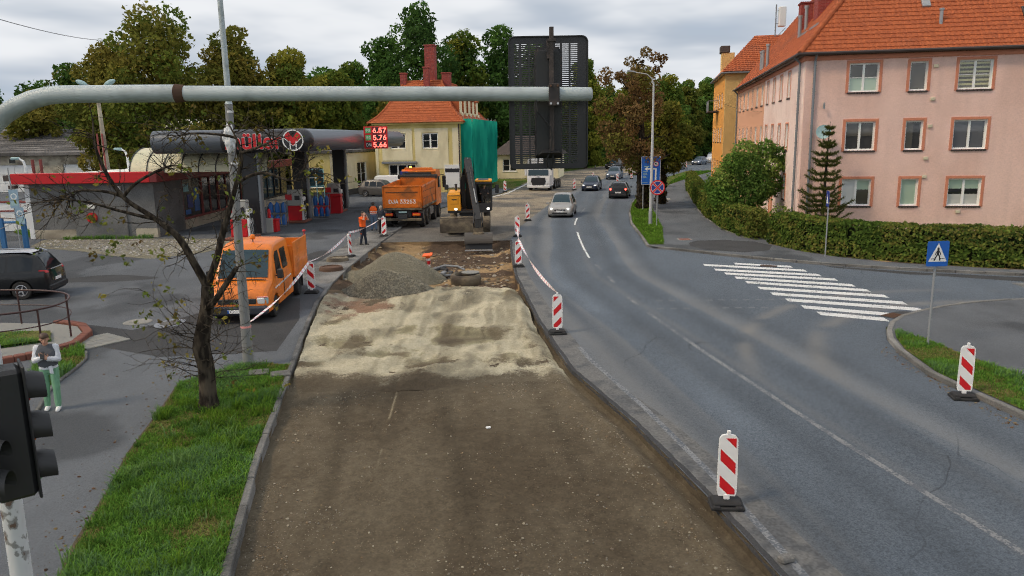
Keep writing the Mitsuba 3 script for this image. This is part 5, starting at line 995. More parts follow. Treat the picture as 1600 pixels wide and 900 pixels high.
sp = Proto(); SPX, SPY = 16.05, 38.9; c = Mesh(); c.tube([(SPX, SPY, 0), (SPX + .05, SPY, 3), (SPX + .12, SPY, 6.1)], [.13, .07, .012], 8); sp.add('trunk', c, 'bark')
r = np.random.default_rng(31); br = Mesh(); nd = Mesh(); NP, NC = [], []
for lv in range(17):
    z = .55 + lv * .325 + r.uniform(-.12, .12); L = 1.45 * (1 - (z - .5) / 5.9) ** .95 + .10
    for q in range(7):
        an = lv * 1.1 + q * .9 + r.uniform(-.25, .25); l_ = L * r.uniform(.6, 1.2); p0 = np.array([SPX + .02 * z, SPY, z]); p1 = p0 + [math.cos(an) * l_ * .6, math.sin(an) * l_ * .6, -.03 * l_]; p2 = p0 + [math.cos(an) * l_, math.sin(an) * l_, .18 * l_ + .04]
        br.tube([p0, p1, p2], [.022, .014, .006], 5, False)
        k_ = int(230 * l_) + 20; t = r.random(k_)[:, None]; B0 = np.where(t < .6, p0 + (p1 - p0) * t / .6, p1 + (p2 - p1) * (t - .6) / .4); NP.append(np.c_[B0, np.tile([math.cos(an), math.sin(an), 0], (k_, 1))])
NP = np.vstack(NP); k_ = len(NP); dirs = NP[:, 3:] * .5 + r.normal(size=(k_, 3)) * .55; dirs[:, 2] += .12; dirs /= np.linalg.norm(dirs, axis=1, keepdims=True); sd = np.cross(dirs, r.normal(size=(k_, 3))); sd /= np.linalg.norm(sd, axis=1, keepdims=True)
L_ = (.10 + .10 * r.random(k_))[:, None]; V = np.stack([NP[:, :3] - sd * .018, NP[:, :3] + sd * .016, NP[:, :3] + dirs * L_], 1); nd.add(V.reshape(-1, 3), np.arange(3 * k_).reshape(-1, 3)); nd.c.append(np.repeat(np.array([(.10, .115, .030)]) * (.6 + .8 * r.random((k_, 1))), 3, 0))
sp.add('branches', br, 'bark', kind='stuff'); sp.add('needles', nd, 'leaf', kind='stuff'); put(sp, 'spruce', 'young dark spruce before the corner of the pink block', 'spruce')
# clipped hedges: leaves over a dark core
def hedge(line, wd, h, label, seed, dens=330, leaf=.075, cols=((0.078, 0.132, 0.028), (0.116, 0.178, 0.034), (0.171, 0.217, 0.046), (0.217, 0.209, 0.054), (0.054, 0.093, 0.023)), hv=.12):
    r = np.random.default_rng(seed); L = LineString(line); pr = Proto(); n = int(L.length * 2); c = Mesh(); top = []
    for k in range(n):
        p, q = np.array(L.interpolate(k / n * L.length).coords[0]), np.array(L.interpolate((k + 1) / n * L.length).coords[0]); an = math.atan2(*(q - p)[::-1]); k > 0 and k < n - 1 and c.box(0, np.linalg.norm(q - p) + .03, -wd * .33, wd * .33, 0, h * .86, .05, TM(*p, 0, an))
    pr.add('stems', c, 'hedge_core'); N = int(L.length * (2 * h + wd) * dens); s = r.random(N) * L.length; P0 = np.array([L.interpolate(a).coords[0] for a in np.linspace(0, L.length, 400)]); X = np.interp(s, np.linspace(0, L.length, 400), P0[:, 0]); Y = np.interp(s, np.linspace(0, L.length, 400), P0[:, 1])
    T_ = np.gradient(P0, axis=0); T_ /= np.linalg.norm(T_, axis=1, keepdims=True); tx_ = np.interp(s, np.linspace(0, L.length, 400), T_[:, 0]); ty_ = np.interp(s, np.linspace(0, L.length, 400), T_[:, 1])
    u = r.random(N) * (2 * h + wd); lat = np.where(u < h, -wd / 2, np.where(u < h + wd, u - h - wd / 2, wd / 2)); z = np.where(u < h, u, np.where(u < h + wd, h, 2 * h + wd - u))
    nz = np.stack([ty_ * np.sign(lat) * -1, tx_ * np.sign(lat), np.zeros(N)], 1); side = (u < h) | (u > h + wd)
    bump = (meshkit.fbm(np.stack([X * 1.1, Y * 1.1, z * 1.3 + lat], -1), 3, seed) - .5) * hv * 3 + r.normal(0, .035, N); lat = lat + np.where(side, np.sign(lat) * bump, 0); z = np.where(side, z, z + bump * .8)
    P = np.stack([X - ty_ * lat, Y + tx_ * lat, np.maximum(z, .03)], 1); d = np.where(side[:, None], np.stack([-ty_ * np.sign(lat), tx_ * np.sign(lat), np.full(N, .45)], 1), [0, 0, 1.0]) + r.normal(size=(N, 3)) * .55; d /= np.linalg.norm(d, axis=1, keepdims=True)
    a = np.cross(d, r.normal(size=(N, 3))); a /= np.linalg.norm(a, axis=1, keepdims=True); b = np.cross(d, a); sz = leaf * (.6 + .8 * r.random((N, 1))); V = np.stack([P - a * sz, P + b * sz * .6, P + a * sz, P - b * sz * .6], 1)
    cl = meshkit.fbm(np.stack([X * .9, Y * .9, z * 1.6], -1), 3, seed + 3); cols = np.array(cols); idx = np.clip(((cl - .25) * 1.9 * len(cols)).astype(int) + r.integers(-1, 2, N), 0, len(cols) - 1)
    m = Mesh().add(V.reshape(-1, 3), np.arange(4 * N).reshape(-1, 4)); m.c.append(np.repeat(cols[idx] * (.6 + .8 * r.random((N, 1))), 4, 0)); 
    for e in (0.0, L.length):
        p = L.interpolate(e).coords[0]; leafcloud([(p[0], p[1], z) for z in (.3, .7, 1.1, h - .25)], [wd * .52] * 4, int(dens * 5), leaf, cols, seed + 5, 1.0, shell=.8, mesh=m)
    pr.add('leaves', m, 'leaf', kind='stuff'); put(pr, 'hedge', label, 'hedge')
mat('hedge_core', (.018, .022, .010), .95, 0, .1)
hedge([(13.55, 37.9), (14.2, 35.2), (15.3, 33.2), (17.6, 31.4), (20.6, 29.7), (27, 28.2)], 1.15, 1.62, 'long clipped hedge before the pink block, right of the gap', 71)
hedge([(13.0, 39.6), (12.75, 43.5), (13.65, 51.2), (15.35, 61), (18.0, 75), (19.9, 84)], .95, 1.55, 'clipped hedge along the footpath, left of the gap', 72, 260)
hedge([(10.6, 152), (20, 146), (26, 160)], 1.2, 1.5, 'low dark hedge beyond the far side of the road', 73, 60, .16)
# grass: blades near by
def blades(poly, n, h, seed, cols, w_=.007, z0=0.0, dens_fn=None):
    r = np.random.default_rng(seed); x0, y0, x1, y1 = poly.bounds; import shapely
    P = np.c_[r.uniform(x0, x1, int(n * 3)), r.uniform(y0, y1, int(n * 3))]; P = P[shapely.contains_xy(poly, P[:, 0], P[:, 1])][:n]; n = len(P)
    cl = meshkit.fbm(np.c_[P * .9, np.zeros(n)], 4, seed); c2 = meshkit.fbm(np.c_[P * 2.6, np.zeros(n)], 3, seed + 1); hh = h * (.4 + 1.15 * np.clip((cl - .28) * 2.2, 0, 1)) * (.55 + .75 * r.random(n)) * (.6 + .8 * c2)
    an = r.uniform(0, 6.28, n) ; ln = (.25 + .75 * r.random(n)) * hh; dx, dy = np.cos(an) * ln, np.sin(an) * ln; pa = an + 1.57; ww = w_ * (.7 + .8 * r.random(n)); sx, sy = np.cos(pa) * ww, np.sin(pa) * ww; z = np.full(n, z0)
    V = np.stack([np.c_[P[:, 0] - sx, P[:, 1] - sy, z], np.c_[P[:, 0] + sx, P[:, 1] + sy, z], np.c_[P[:, 0] + dx * .4 + sx * .7, P[:, 1] + dy * .4 + sy * .7, z + hh * .62], np.c_[P[:, 0] + dx * .4 - sx * .7, P[:, 1] + dy * .4 - sy * .7, z + hh * .62], np.c_[P[:, 0] + dx, P[:, 1] + dy, z + hh * .86]], 1)
    k = 5 * np.arange(n)[:, None]; F = np.vstack([k + [0, 1, 2], k + [0, 2, 3], k + [3, 2, 4]]); cols = np.array(cols); mixf = np.clip((cl * .6 + c2 * .4 - .32) * 3.2, 0, .999); idx = np.clip((mixf * len(cols)).astype(int) + r.integers(-1, 2, n), 0, len(cols) - 1)
    m = Mesh().add(V.reshape(-1, 3), F); m.c.append(np.repeat(cols[idx] * (.7 + .6 * r.random((n, 1))), 5, 0)); return m
GR = [(0.238, 0.210, 0.083), (0.156, 0.229, 0.046), (0.110, 0.229, 0.037), (0.137, 0.283, 0.044), (0.173, 0.329, 0.059), (0.129, 0.238, 0.092)]
verge = Polygon([(-1.95, 0), (-2.6, 3), (-3.9, 8.88), (-4.28, 10.61), (-4.79, 13.04), (-5.05, 14.69), (-5.4, 16.76), (-5.66, 18.2), (-6.2, 18.35), (-6.95, 18.0), (-7.75, 16.9), (-7.35, 15.0), (-6.95, 12.9), (-6.55, 11.5), (-6.15, 9.8), (-5.85, 8.9), (-5.0, 4), (-4.3, 0)])
VW = [(x + .12 * math.sin(i * 2.1), y) for i, (x, y) in enumerate(np.array(verge.exterior.coords)[:-1])]
setting('grass_verge', Mesh().sheet(verge.buffer(.04), .012), 'turf')
single('verge_grass', blades(Polygon([p for p in verge.exterior.coords]).intersection(sbox(-9, 6.0, 0, 19)).buffer(.05), 62000, .105, 81, GR), 'leaf', 'green grass of the verge between pavement and dig', 'grass', kind='stuff')
r = np.random.default_rng(99); tf = Mesh(); vg = Polygon([p for p in verge.exterior.coords]).intersection(sbox(-9, 6.0, 0, 19))
for _ in range(150):
    while True:
        q = np.array([r.uniform(-8, -3), r.uniform(6.5, 18.2)])
        if vg.contains(Point(q)): break
    b_ = blades(Point(q).buffer(r.uniform(.08, .22)), int(r.uniform(25, 70)), r.uniform(.14, .26), int(r.integers(1e6)), [[(.10, .19, .03), (.13, .23, .05), (.16, .27, .09)], [(.11, .20, .025), (.14, .25, .03)], [(.07, .15, .03), (.09, .18, .03)]][r.integers(3)], .008); tf.add(np.vstack(b_.v), np.vstack(b_.f), np.vstack(b_.c))
single('grass_tufts', tf, 'leaf', 'longer tufts of grass standing out of the verge', 'grass', kind='stuff')
setting('verge_soil', Mesh().sheet(verge.buffer(.10).difference(verge.buffer(.0)).intersection(sbox(-9, 2, -4.2, 18.7)), .006), 'soil')
setting('island_turf', Mesh().sheet(isl_grass, .112), 'turf')
single('island_grass', blades(isl_grass.intersection(sbox(8, 9, 16, 22)), 26000, .10, 82, GR, .008, .11), 'leaf', 'green grass strip behind the striped beacon at the right kerb', 'grass', kind='stuff')
setting('strip_turf', Mesh().sheet(grass_isl, .112), 'turf')
single('strip_grass', blades(grass_isl.intersection(sbox(5, 36, 16, 80)), 30000, .13, 83, [(.10, .19, .025), (.13, .25, .03), (.15, .28, .04)], .022, .11), 'leaf', 'bright green grass strip between the road and footpath', 'grass', kind='stuff')
kg = unary_union([LineString([(-26.6, 45.0), (-21.6, 44.9)]).buffer(.25), LineString([(-28.5, 46), (-32, 49.5)]).buffer(.6)])
single('wall_grass', blades(kg, 5000, .22, 84, GR, .02, .0), 'leaf', 'tufts of grass along the foot of the grey kiosk wall', 'grass', kind='stuff')
fg = Polygon([(15.5, 78), (21, 97), (27.6, 115), (32, 118.5), (24.5, 102), (18, 86)])
single('far_grass', Mesh().sheet(fg, .115), 'turf', 'grass triangle where the footpath leaves the road', 'grass', kind='stuff') if False else setting('far_turf', Mesh().sheet(fg, .115), 'turf')
single('far_grass', blades(fg, 14000, .14, 85, [(.07, .14, .02), (.09, .19, .025), (.10, .21, .03)], .04, .11), 'leaf', 'bright green grass beside the far end of the footpath', 'grass', kind='stuff')
bank('far_side_grass', [(-4, 128), (8, 141), (17, 152)], .5, 4500, .16, [(.08, .16, .025), (.06, .12, .02)], 63, 'grass bank on the far side of the road bend', 'grass')
# bare street tree in front
ft = Proto(); BT = Mesh(); r = np.random.default_rng(17); LP = []; tx0, ty0 = -6.47, 15.2
TW = Mesh()
def limb(pts, rad, n=9):
    pts = np.array(pts, float); d = np.r_[0, np.cumsum(np.linalg.norm(np.diff(pts, axis=0), axis=1))]; u = np.linspace(0, d[-1], 4 * len(pts)); P = np.stack([PchipI(d, pts[:, i])(u) for i in range(3)], 1); R = np.interp(u, d, rad) * (1 + .10 * (meshkit.noise(np.c_[u * 3, u * 0, u * 0 + 7]) - .5)); P = P + .02 * (meshkit.noise(np.stack([P * 2.2, P * 2.2 + 9, P * 2.2 + 31], 1)) - .5); BT.tube(P, R, n)
trunk = [(-6.45, 15.2, -.05), (-6.44, 15.2, .25), (-6.42, 15.2, .9), (-6.46, 15.15, 1.35), (-6.38, 15.15, 1.75), (-6.27, 15.15, 2.2), (-6.22, 15.15, 2.65)]
limb(trunk, [.25, .185, .16, .17, .15, .14, .115], 14)
main = [[(-6.24, 15.15, 2.65), (-6.4, 15.1, 3.1), (-6.62, 15.05, 3.6), (-7.05, 15.0, 4.05), (-7.6, 14.9, 4.5), (-7.9, 14.85, 5.1), (-7.98, 14.8, 5.6), (-7.95, 14.8, 6.0)], [(-6.24, 15.15, 2.6), (-6.0, 15.2, 3.2), (-5.78, 15.25, 3.9), (-5.5, 15.3, 4.7), (-5.35, 15.3, 5.2), (-5.45, 15.35, 5.6), (-5.6, 15.4, 5.9)],
        [(-6.3, 15.1, 2.15), (-6.0, 14.95, 2.4), (-5.65, 14.8, 2.8), (-5.42, 14.7, 3.1)], [(-7.05, 15.0, 4.05), (-7.7, 14.8, 4.25), (-8.2, 14.6, 4.45), (-8.7, 14.5, 4.5)], [(-5.5, 15.3, 4.7), (-4.9, 15.2, 4.9), (-4.3, 15.1, 4.75), (-3.7, 15.0, 5.0)], [(-5.35, 15.3, 5.3), (-4.9, 15.3, 5.45), (-4.6, 15.3, 5.6)], [(-7.6, 14.9, 4.5), (-7.0, 14.7, 4.9), (-6.4, 14.6, 5.1), (-5.9, 14.5, 4.7)], [(-5.45, 15.35, 5.6), (-6.2, 15.2, 5.7), (-6.7, 15.1, 5.6)], [(-7.6, 14.9, 4.5), (-8.3, 14.8, 4.65), (-8.9, 14.7, 4.35)]]
rads = [(.088, .012), (.085, .012), (.075, .045), (.038, .008), (.04, .009), (.034, .009), (.038, .008), (.03, .007), (.035, .008)]
for pts, (a, b) in zip(main, rads): limb(pts, np.linspace(a, b, len(pts)), 8)
def twig(p, d, L, rad, depth):
    n = 5; pts = [p]; d = d / np.linalg.norm(d)
    for _ in range(n): d = d + r.normal(0, .20, 3) + np.array([0, 0, .02]); d /= np.linalg.norm(d); pts.append(pts[-1] + d * L / n)
    TW.tube(pts, np.linspace(rad, rad * .35, n + 1), 4, False)
    if depth:
        for _ in range(4):
            k = r.integers(1, n + 1); twig(np.array(pts[k]), d + r.normal(0, .75, 3), L * r.uniform(.35, .65), rad * .55, depth - 1)
    if r.random() < .5: LP.append(pts[-1])
for pts, (a, b) in zip(main, rads):
    pts = np.array(pts)
    for _ in range(26 if len(pts) > 5 else 15):
        k = r.uniform(1.0, len(pts) - 1.001); i = int(k); p = pts[i] + (pts[i + 1] - pts[i]) * (k - i); twig(p, (pts[i + 1] - pts[i]) * .5 + r.normal(0, .35, 3) * [1, .8, .8], r.uniform(.35, .85), .011, 1)
for z in np.linspace(.6, 2.3, 38):                                # water shoots round the trunk
    an = r.uniform(2.2, 5.4) if r.random() < .7 else r.uniform(-1, 1); twig(np.array([-6.47 + .1 * math.cos(an), 15.17 + .1 * math.sin(an), z]), np.array([math.cos(an) * 1.3, math.sin(an) * .6, .35]), r.uniform(.6, 1.35), .010, 1)
ft.add('trunk', BT, 'bark', 40); ft.add('twigs', TW, 'bark', kind='stuff')
LP = np.array(LP); LP = LP[r.random(len(LP)) < .30]
cs = np.vstack([LP, [(-7.1, 14.7, 3.4), (-7.35, 14.7, 3.55), (-6.85, 14.7, 3.3), (-7.7, 14.6, 3.6), (-7.9, 14.6, 3.4), (-8.2, 14.6, 3.45), (-7.5, 14.6, 3.3), (-7.4, 14.9, 2.1), (-7.55, 14.9, 1.9), (-8.3, 14.6, 4.35), (-8.55, 14.6, 4.2), (-8.05, 14.6, 4.1), (-8.8, 14.5, 4.3), (-7.8, 14.6, 4.0)]]) if len(LP) else LP
sz = np.r_[np.full(len(LP), .10), np.full(9, .15), np.full(5, .17)]
ft.add('leaves', leafcloud(cs, sz, 900, .05, [(.20, .23, .04), (.14, .20, .04), (.30, .24, .05), (.10, .13, .03), (.12, .075, .03)], 19, 1, .3, .1), 'leaf', kind='stuff')
put(ft, 'street_tree', 'nearly bare small tree with a few yellow leaves on the verge', 'tree')
fl = Mesh(); 
def lv(r, n):
    y = r.uniform(8, 21, n); x = np.interp(y, [8, 11.5, 17, 21], [-5.8, -6.7, -7.9, -8.5]) - np.abs(r.normal(0, .35, n)) - (r.random(n) < .25) * r.uniform(0, 3, n); return np.c_[x, y]
m_ = stones(420, lv, (.008, .03), [(.10, .055, .03), (.07, .045, .03), (.16, .11, .04)], 91, lambda x, y: 0 * x - .004); single('fallen_leaves', m_, 'pebble', 'brown fallen leaves along the pavement edge of the verge', 'leaves', kind='stuff')
m_ = stones(260, lambda r, n: np.c_[9.3 + .35 * r.random(n) + .02 * 0, r.uniform(13.4, 18.8, n)], (.008, .028), [(.16, .09, .045), (.10, .06, .03), (.2, .14, .07)], 92, lambda x, y: 0 * x + .06 * (x > 9.6)); single('fallen_leaves', m_, 'pebble', 'brown fallen leaves in the gutter behind the right beacon', 'leaves', kind='stuff')
# ------------------------------------------------------------------ street furniture and the dig's gear
def beacon_proto(flip):
    p = Proto(); c = Mesh(); c.box(-.25, .25, -.19, .19, 0, .055, .015); c.box(-.21, .21, -.15, .15, .055, .11, .02)
    for s in (-1, 1): c.box(s * .16 - .05, s * .16 + .05, -.20, .20, .02, .075, .012)
    p.add('base', c, 'black_rubber'); p.add('foot', Mesh().box(-.045, .045, -.03, .03, .112, .20, .01), 'white_plastic')
    out = Polygon([(-.125, .17), (.125, .17), (.143, .24), (.145, .62), (.135, 1.08), (.10, 1.13), (.03, 1.15), (-.03, 1.15), (-.10, 1.13), (-.135, 1.08), (-.145, .62), (-.143, .24)])
    p.add('panel', Mesh().prism(out, -.02, .02, PRM), 'white_plastic', 30)
    p.add('handle', Mesh().box(-.028, .028, -.02, .02, 1.151, 1.21, .01), 'white_plastic')
    inn = sbox(-.112, .20, .112, 1.09); D = .40
    for zc in (.20, .62, 1.04):
        st = Polygon([(-.2, zc + .23 - .1), (.2, zc - .17 - .1), (.2, zc + .05 - .0), (-.2, zc + .45 - .0)]) if False else Polygon([(-.2, zc + .02 + .19), (.2, zc + .02 - .21), (.2, zc + .20 - .21), (-.2, zc + .20 + .19)])
        if flip: st = affinity.scale(st, -1, 1, origin=(0, 0))
        q = st.intersection(inn)
        if q.is_empty: continue
        for y in (-.0245, .0205): p.add('stripe', Mesh().prism(q, y, y + .004, PRM), 'sign_red')
    return p
BA, BB = beacon_proto(False), beacon_proto(True)
GB = 'red and white striped beacons along the dig'
for x, y, pr, rz, lab in [(3.18, 10.55, BA, -6, 'striped beacon nearest the viewer on the edge of the asphalt'), (1.28, 20.95, BB, 4, 'striped beacon right of the sand where the tape ends'), (.30, 32.5, BB, 5, 'striped beacon at the right edge of the pit'), (.36, 42.8, BA, -4, 'striped beacon just beyond the pit corner, right of the digger'), (1.15, 51.2, BB, 3, 'striped beacon left of the silver car'),
    (-7.42, 27.45, BA, 3, 'striped beacon beside the orange crew truck'), (-7.78, 36.1, BA, 74, 'striped beacon seen edge on, left of the gravel piles'), (-7.40, 43.8, BB, -4, 'striped beacon in front of the workers'), (9.42, 15.05, BA, -12, 'striped beacon at the kerb of the right grass strip'), (-.57, 79.7, BA, 0, 'far striped beacon behind the digger cab'),
    (6.8, 80.9, BB, 0, 'far striped beacon left of the dark blue car'), (10.4, 95.6, BB, 0, 'far striped beacon behind the dark blue car'), (12.95, 92.0, BA, 0, 'far striped beacon in front of the second dark car'), (16.0, 100.5, BB, 0, 'far striped beacon in front of the brown white car'), (30.2, 131, BA, 0, 'farthest striped beacon beside the cars in the bend')]:
    put(pr, 'traffic_beacon', lab, 'beacon', TM(x, y, 0.0, math.radians(rz)), GB)
def tape(pts, label, sag=.25, w_=.05):
    m_ = Mesh(); r = np.random.default_rng(3)
    for a, b in zip(pts[:-1], pts[1:]):
        a, b = np.array(a, float), np.array(b, float); L = np.linalg.norm(b - a); n = int(L / .16); t = np.linspace(0, 1, n + 1); P = a + (b - a) * t[:, None]; P[:, 2] -= sag * 4 * t * (1 - t) * L / 12; ang = .5 + 1.1 * np.sin(t * 5 + r.uniform(0, 6)); side = np.cross(b - a, [0, 0, 1.0]); side /= np.linalg.norm(side)
        U = (np.cos(ang)[:, None] * np.array([0, 0, 1.0]) + np.sin(ang)[:, None] * side) * w_
        for k in range(n): m_.add([P[k] - U[k], P[k + 1] - U[k + 1], P[k + 1] + U[k + 1], P[k] + U[k]], [[0, 1, 2, 3]]); m_.c.append(np.tile((.74, .74, .75) if k % 3 else (.66, .36, .38), (4, 1)))
    single('barrier_tape', m_, 'tape', label, 'tape')
scene['tape'] = {'type': 'twosided', 'bsdf': {'type': 'principled', 'base_color': VC, 'roughness': .4}}
tape([(-6.62, 18.15, 1.08), (-7.42, 27.4, 1.19), (-7.78, 36.1, 1.2), (-7.4, 43.75, 1.2)], 'red and white barrier tape from the lamp post past the crew truck')
tape([(.36, 42.75, .55), (.32, 32.5, 1.2), (1.28, 20.93, 1.2)], 'red and white barrier tape along the right edge of the pit')
# traffic signal mast with its arm
ms = Proto(); bend = [(-3.42 - .88 + .88 * (1 - math.cos(a)), 6, 5.0 + .89 * math.sin(a)) for a in np.linspace(0, np.pi / 2, 12)]
ms.add('pole', Mesh().tube([(-4.36, 6, 0), (-4.33, 6, 1.5), (-4.31, 6, 3.2), (-4.30, 6, 4.2)], [.088, .085, .083, .08], 20), 'mast_peeling', True)
ms.add('arm', Mesh().tube([(-4.30, 6, 4.2), (-4.30, 6, 4.7)] + bend + [(-2.53, 6, 5.882)], np.linspace(.08, .066, 15), 20), 'mast_paint', True)
ms.add('arm_tip', Mesh().tube([(-2.56, 6, 5.882), (.60, 6, 5.826), (.635, 6, 5.8255), (.645, 6, 5.825)], [.058, .053, .050, .03], 20), 'mast_paint', 40)
c = Mesh(); c.tube([(-2.56, 6, 5.882), (-2.49, 6, 5.881)], [.071, .062], 20); ms.add('joint_collar', c, 'rusty_iron', True, label='rusty collar where the arm narrows')
put(ms, 'signal_mast', 'pale grey traffic signal mast with long arm over the road', 'signal mast')
hd = Proto(); x0, x1, z0, z1, yb = .0, .63, 5.255, 6.285, 6.20
out = sbox(x0 + .05, z0 + .05, x1 - .05, z1 - .05).buffer(.05, 6); holes = []
colsx = [(.045, .083), (.105, .158), (.170, .222), (.235, .27), (.37, .41), (.425, .478), (.493, .546)]
for k in range(62):
    z = z0 + .045 + k * (z1 - z0 - .11) / 61
    for a, b in colsx: holes.append(sbox(a, z, b, z + .0058))
hd.add('backboard', Mesh().prism(out.difference(unary_union(holes)), yb, yb + .012, PRM), 'fascia_black')
fr = out.difference(out.buffer(-.008)); hd.add('rim', Mesh().prism(fr, yb - .02, yb - .001, PRM), 'black_plastic')
c = Mesh()
c.hull([(a, b, z) for a, b, z in [(.205, yb - .001, 5.34), (.42, yb - .001, 5.34), (.205, yb - .001, 6.16), (.42, yb - .001, 6.16), (.225, yb - .001, 6.20), (.40, yb - .001, 6.20), (.215, yb - .09, 5.37), (.41, yb - .09, 5.37), (.215, yb - .09, 6.12), (.41, yb - .09, 6.12), (.24, yb - .09, 6.16), (.385, yb - .09, 6.16)]])
hd.add('housing', c, 'black_plastic')
for z in (5.48, 5.76, 6.04): c = Mesh(); c.tube([(.312, yb + .013, z), (.312, yb + .2, z - .01)], [.105, .11], 18, False); hd.add('visor', c, 'black_plastic', True)
c = Mesh(); c.box(.318, .352, 6.055, 6.09, 5.385, 6.335, .003); hd.add('post', c, 'rusty_steel'); c = Mesh(); c.box(.30, .318, 6.06, 6.105, 6.10, 6.24, .002); c.box(.30, .37, 6.05, 6.115, 6.225, 6.245, .002); hd.add('top_bracket', c, 'rusty_steel')
c = Mesh(); c.box(.305, .388, 5.925, 5.94, 5.74, 5.905, .004); cl_ = hd.add('clamp_plate', c, 'rusty_steel'); c = Mesh(); c.box(.305, .388, 6.065, 6.08, 5.74, 5.905, .004); hd.add('clamp_plate', c, 'rusty_steel')
for x in (.32, .373):
    for z in (5.757, 5.888): c = Mesh(); c.tube([(x, 5.912, z), (x, 6.1, z)], .009, 6); hd.add('bolt', c, 'rim' if z < 5.8 else 'rusty_iron')
c = Mesh(); c.hull([(.25, 6.02, 5.385), (.40, 6.02, 5.385), (.22, 6.11, 5.36), (.42, 6.11, 5.36), (.26, 6.08, 5.41), (.38, 6.08, 5.41)]); hd.add('lower_bracket', c, 'black_plastic')
c = Mesh(); c.tube([(.21, 5.98, 5.78), (.22, 5.97, 5.70), (.27, 6.0, 5.64), (.32, 6.02, 5.58), (.335, 6.03, 5.50), (.32, 6.04, 5.40), (.29, 6.06, 5.33), (.30, 6.1, 5.27), (.33, 6.1, 5.25), (.345, 6.08, 5.32), (.34, 6.07, 5.38)], .007, 6); hd.add('cable', c, 'black_rubber')
put(hd, 'traffic_light', 'black overhead traffic signal seen from behind with slotted backboard', 'traffic signal')
sh_ = Proto(); MS_ = TM(-3.84, 5.42, 0, math.radians(38))
c = Mesh(); c.box(-.14, .13, -.14, .14, 2.87, 3.88, .03, MS_); sh_.add('housing', c, 'black_plastic'); c = Mesh(); c.box(.131, .15, -.16, .16, 2.85, 3.90, .008, MS_); sh_.add('front_frame', c, 'black_plastic')
for z in (3.70, 3.38, 3.06):
    a = np.linspace(-.5, np.pi + .5, 18); c = Mesh(); c.loft([[(MS_ @ np.array([xx, .125 * s * math.cos(t), z + .125 * s * math.sin(t) - dz, 1]))[:3] for t in a] for xx, s, dz in ((.151, 1, 0), (.21, 1.0, .006), (.275, .93, .022))], False, False); sh_.add('visor', c, 'black_plastic', True)
    c = Mesh(); c.tube([(MS_ @ np.array([.152, 0, z, 1]))[:3], (MS_ @ np.array([.165, 0, z, 1]))[:3]], .105, 20); sh_.add('lens', c, 'tail_red' if z > 3.5 else ('amber' if z > 3.2 else 'grade_green'))
c = Mesh(); c.tube([(-4.30, 6, 3.75), (-4.0, 5.7, 3.75), (-3.85, 5.5, 3.75)], .025, 8); sh_.add('bracket', c, 'dark_steel'); c = Mesh(); c.tube([(-4.30, 6, 2.9), (-4.0, 5.7, 2.9), (-3.85, 5.5, 2.9)], .025, 8); sh_.add('bracket', c, 'dark_steel')
c = Mesh(); c.tube([(-3.93, 5.42, 3.86), (-3.93, 5.42, 4.15)], .03, 10); sh_.add('stub', c, 'grey_steel')
put(sh_, 'traffic_light', 'black three lamp traffic signal on the mast at the left edge', 'traffic signal')
ph = Proto(); MP = TM(-3.86, 5.02, 0, math.radians(14)); c = Mesh(); c.box(-.12, .10, -.13, .13, 2.98, 3.48, .03, MP); ph.add('housing', c, 'black_plastic')
for z in (3.36, 3.13):
    a = np.linspace(-.4, np.pi + .4, 18); c = Mesh(); c.loft([[(MP @ np.array([xx, .11 * math.cos(t), z + .11 * math.sin(t) - dz, 1]))[:3] for t in a] for xx, dz in ((.10, 0), (.17, .01), (.23, .03))], False, False); ph.add('visor', c, 'black_plastic', True)
c = Mesh(); c.tube([(-4.30, 6, 3.2), (-3.95, 5.15, 3.2)], .025, 8); ph.add('bracket', c, 'dark_steel')
put(ph, 'traffic_light', 'small black pedestrian signal low on the mast at the left edge', 'traffic signal')
# lamps
sl_ = Proto(); c = Mesh(); c.tube([(-6.65, 18.25, -.05), (-6.64, 18.25, .25), (-6.63, 18.25, 2.8)], [.135, .13, .105], 18); sl_.add('pole', c, 'lamp_grey', True); c = Mesh(); c.tube([(-6.63, 18.25, 2.8), (-6.58, 18.25, 6.4)], [.105, .088], 18); sl_.add('shaft', c, 'lamp_grey', True)
c = Mesh(); c.tube([(-6.58, 18.25, 6.4), (-6.57, 18.25, 6.45), (-6.57, 18.25, 9.2), (-6.5, 18.25, 9.7), (-6.0, 18.25, 10.0), (-5.2, 18.25, 10.1)], [.088, .07, .06, .055, .05, .045], 14); sl_.add('upper_tube', c, 'mast_paint', True)
c = Mesh(); c.hull([(-5.3, 18.15, 10.05), (-5.3, 18.35, 10.05), (-4.6, 18.1, 10.1), (-4.6, 18.4, 10.1), (-4.7, 18.2, 10.22), (-5.3, 18.25, 10.2), (-4.7, 18.3, 10.22)]); sl_.add('lantern', c, 'grey_steel')
for z in (1.0, 5.0, 6.2): sl_.add('band', Mesh().tube([(-6.645 + .012 * z, 18.25, z), (-6.645 + .012 * z, 18.25, z + .05)], .128 - .006 * z if z > 2 else .13, 18), 'white_plastic' if z > 4 else 'stripe_pink')
put(sl_, 'street_lamp', 'grey tapered street lamp beside the bare tree on the verge', 'street lamp')
bag = Mesh(); r = np.random.default_rng(12); ic = trimesh.creation.icosphere(3, 1.0); v = np.array(ic.vertices); v = v * (1 + 1.1 * (meshkit.fbm(v * 2.2 + 5, 3, 4) - .5)[:, None]) * [.13, .11, .30] + [-6.58, 18.1, 5.62]; bag.add(v, ic.faces); single('plastic_bag', bag, 'polythene', 'torn plastic sheet caught on the street lamp', 'plastic bag', smooth=True)
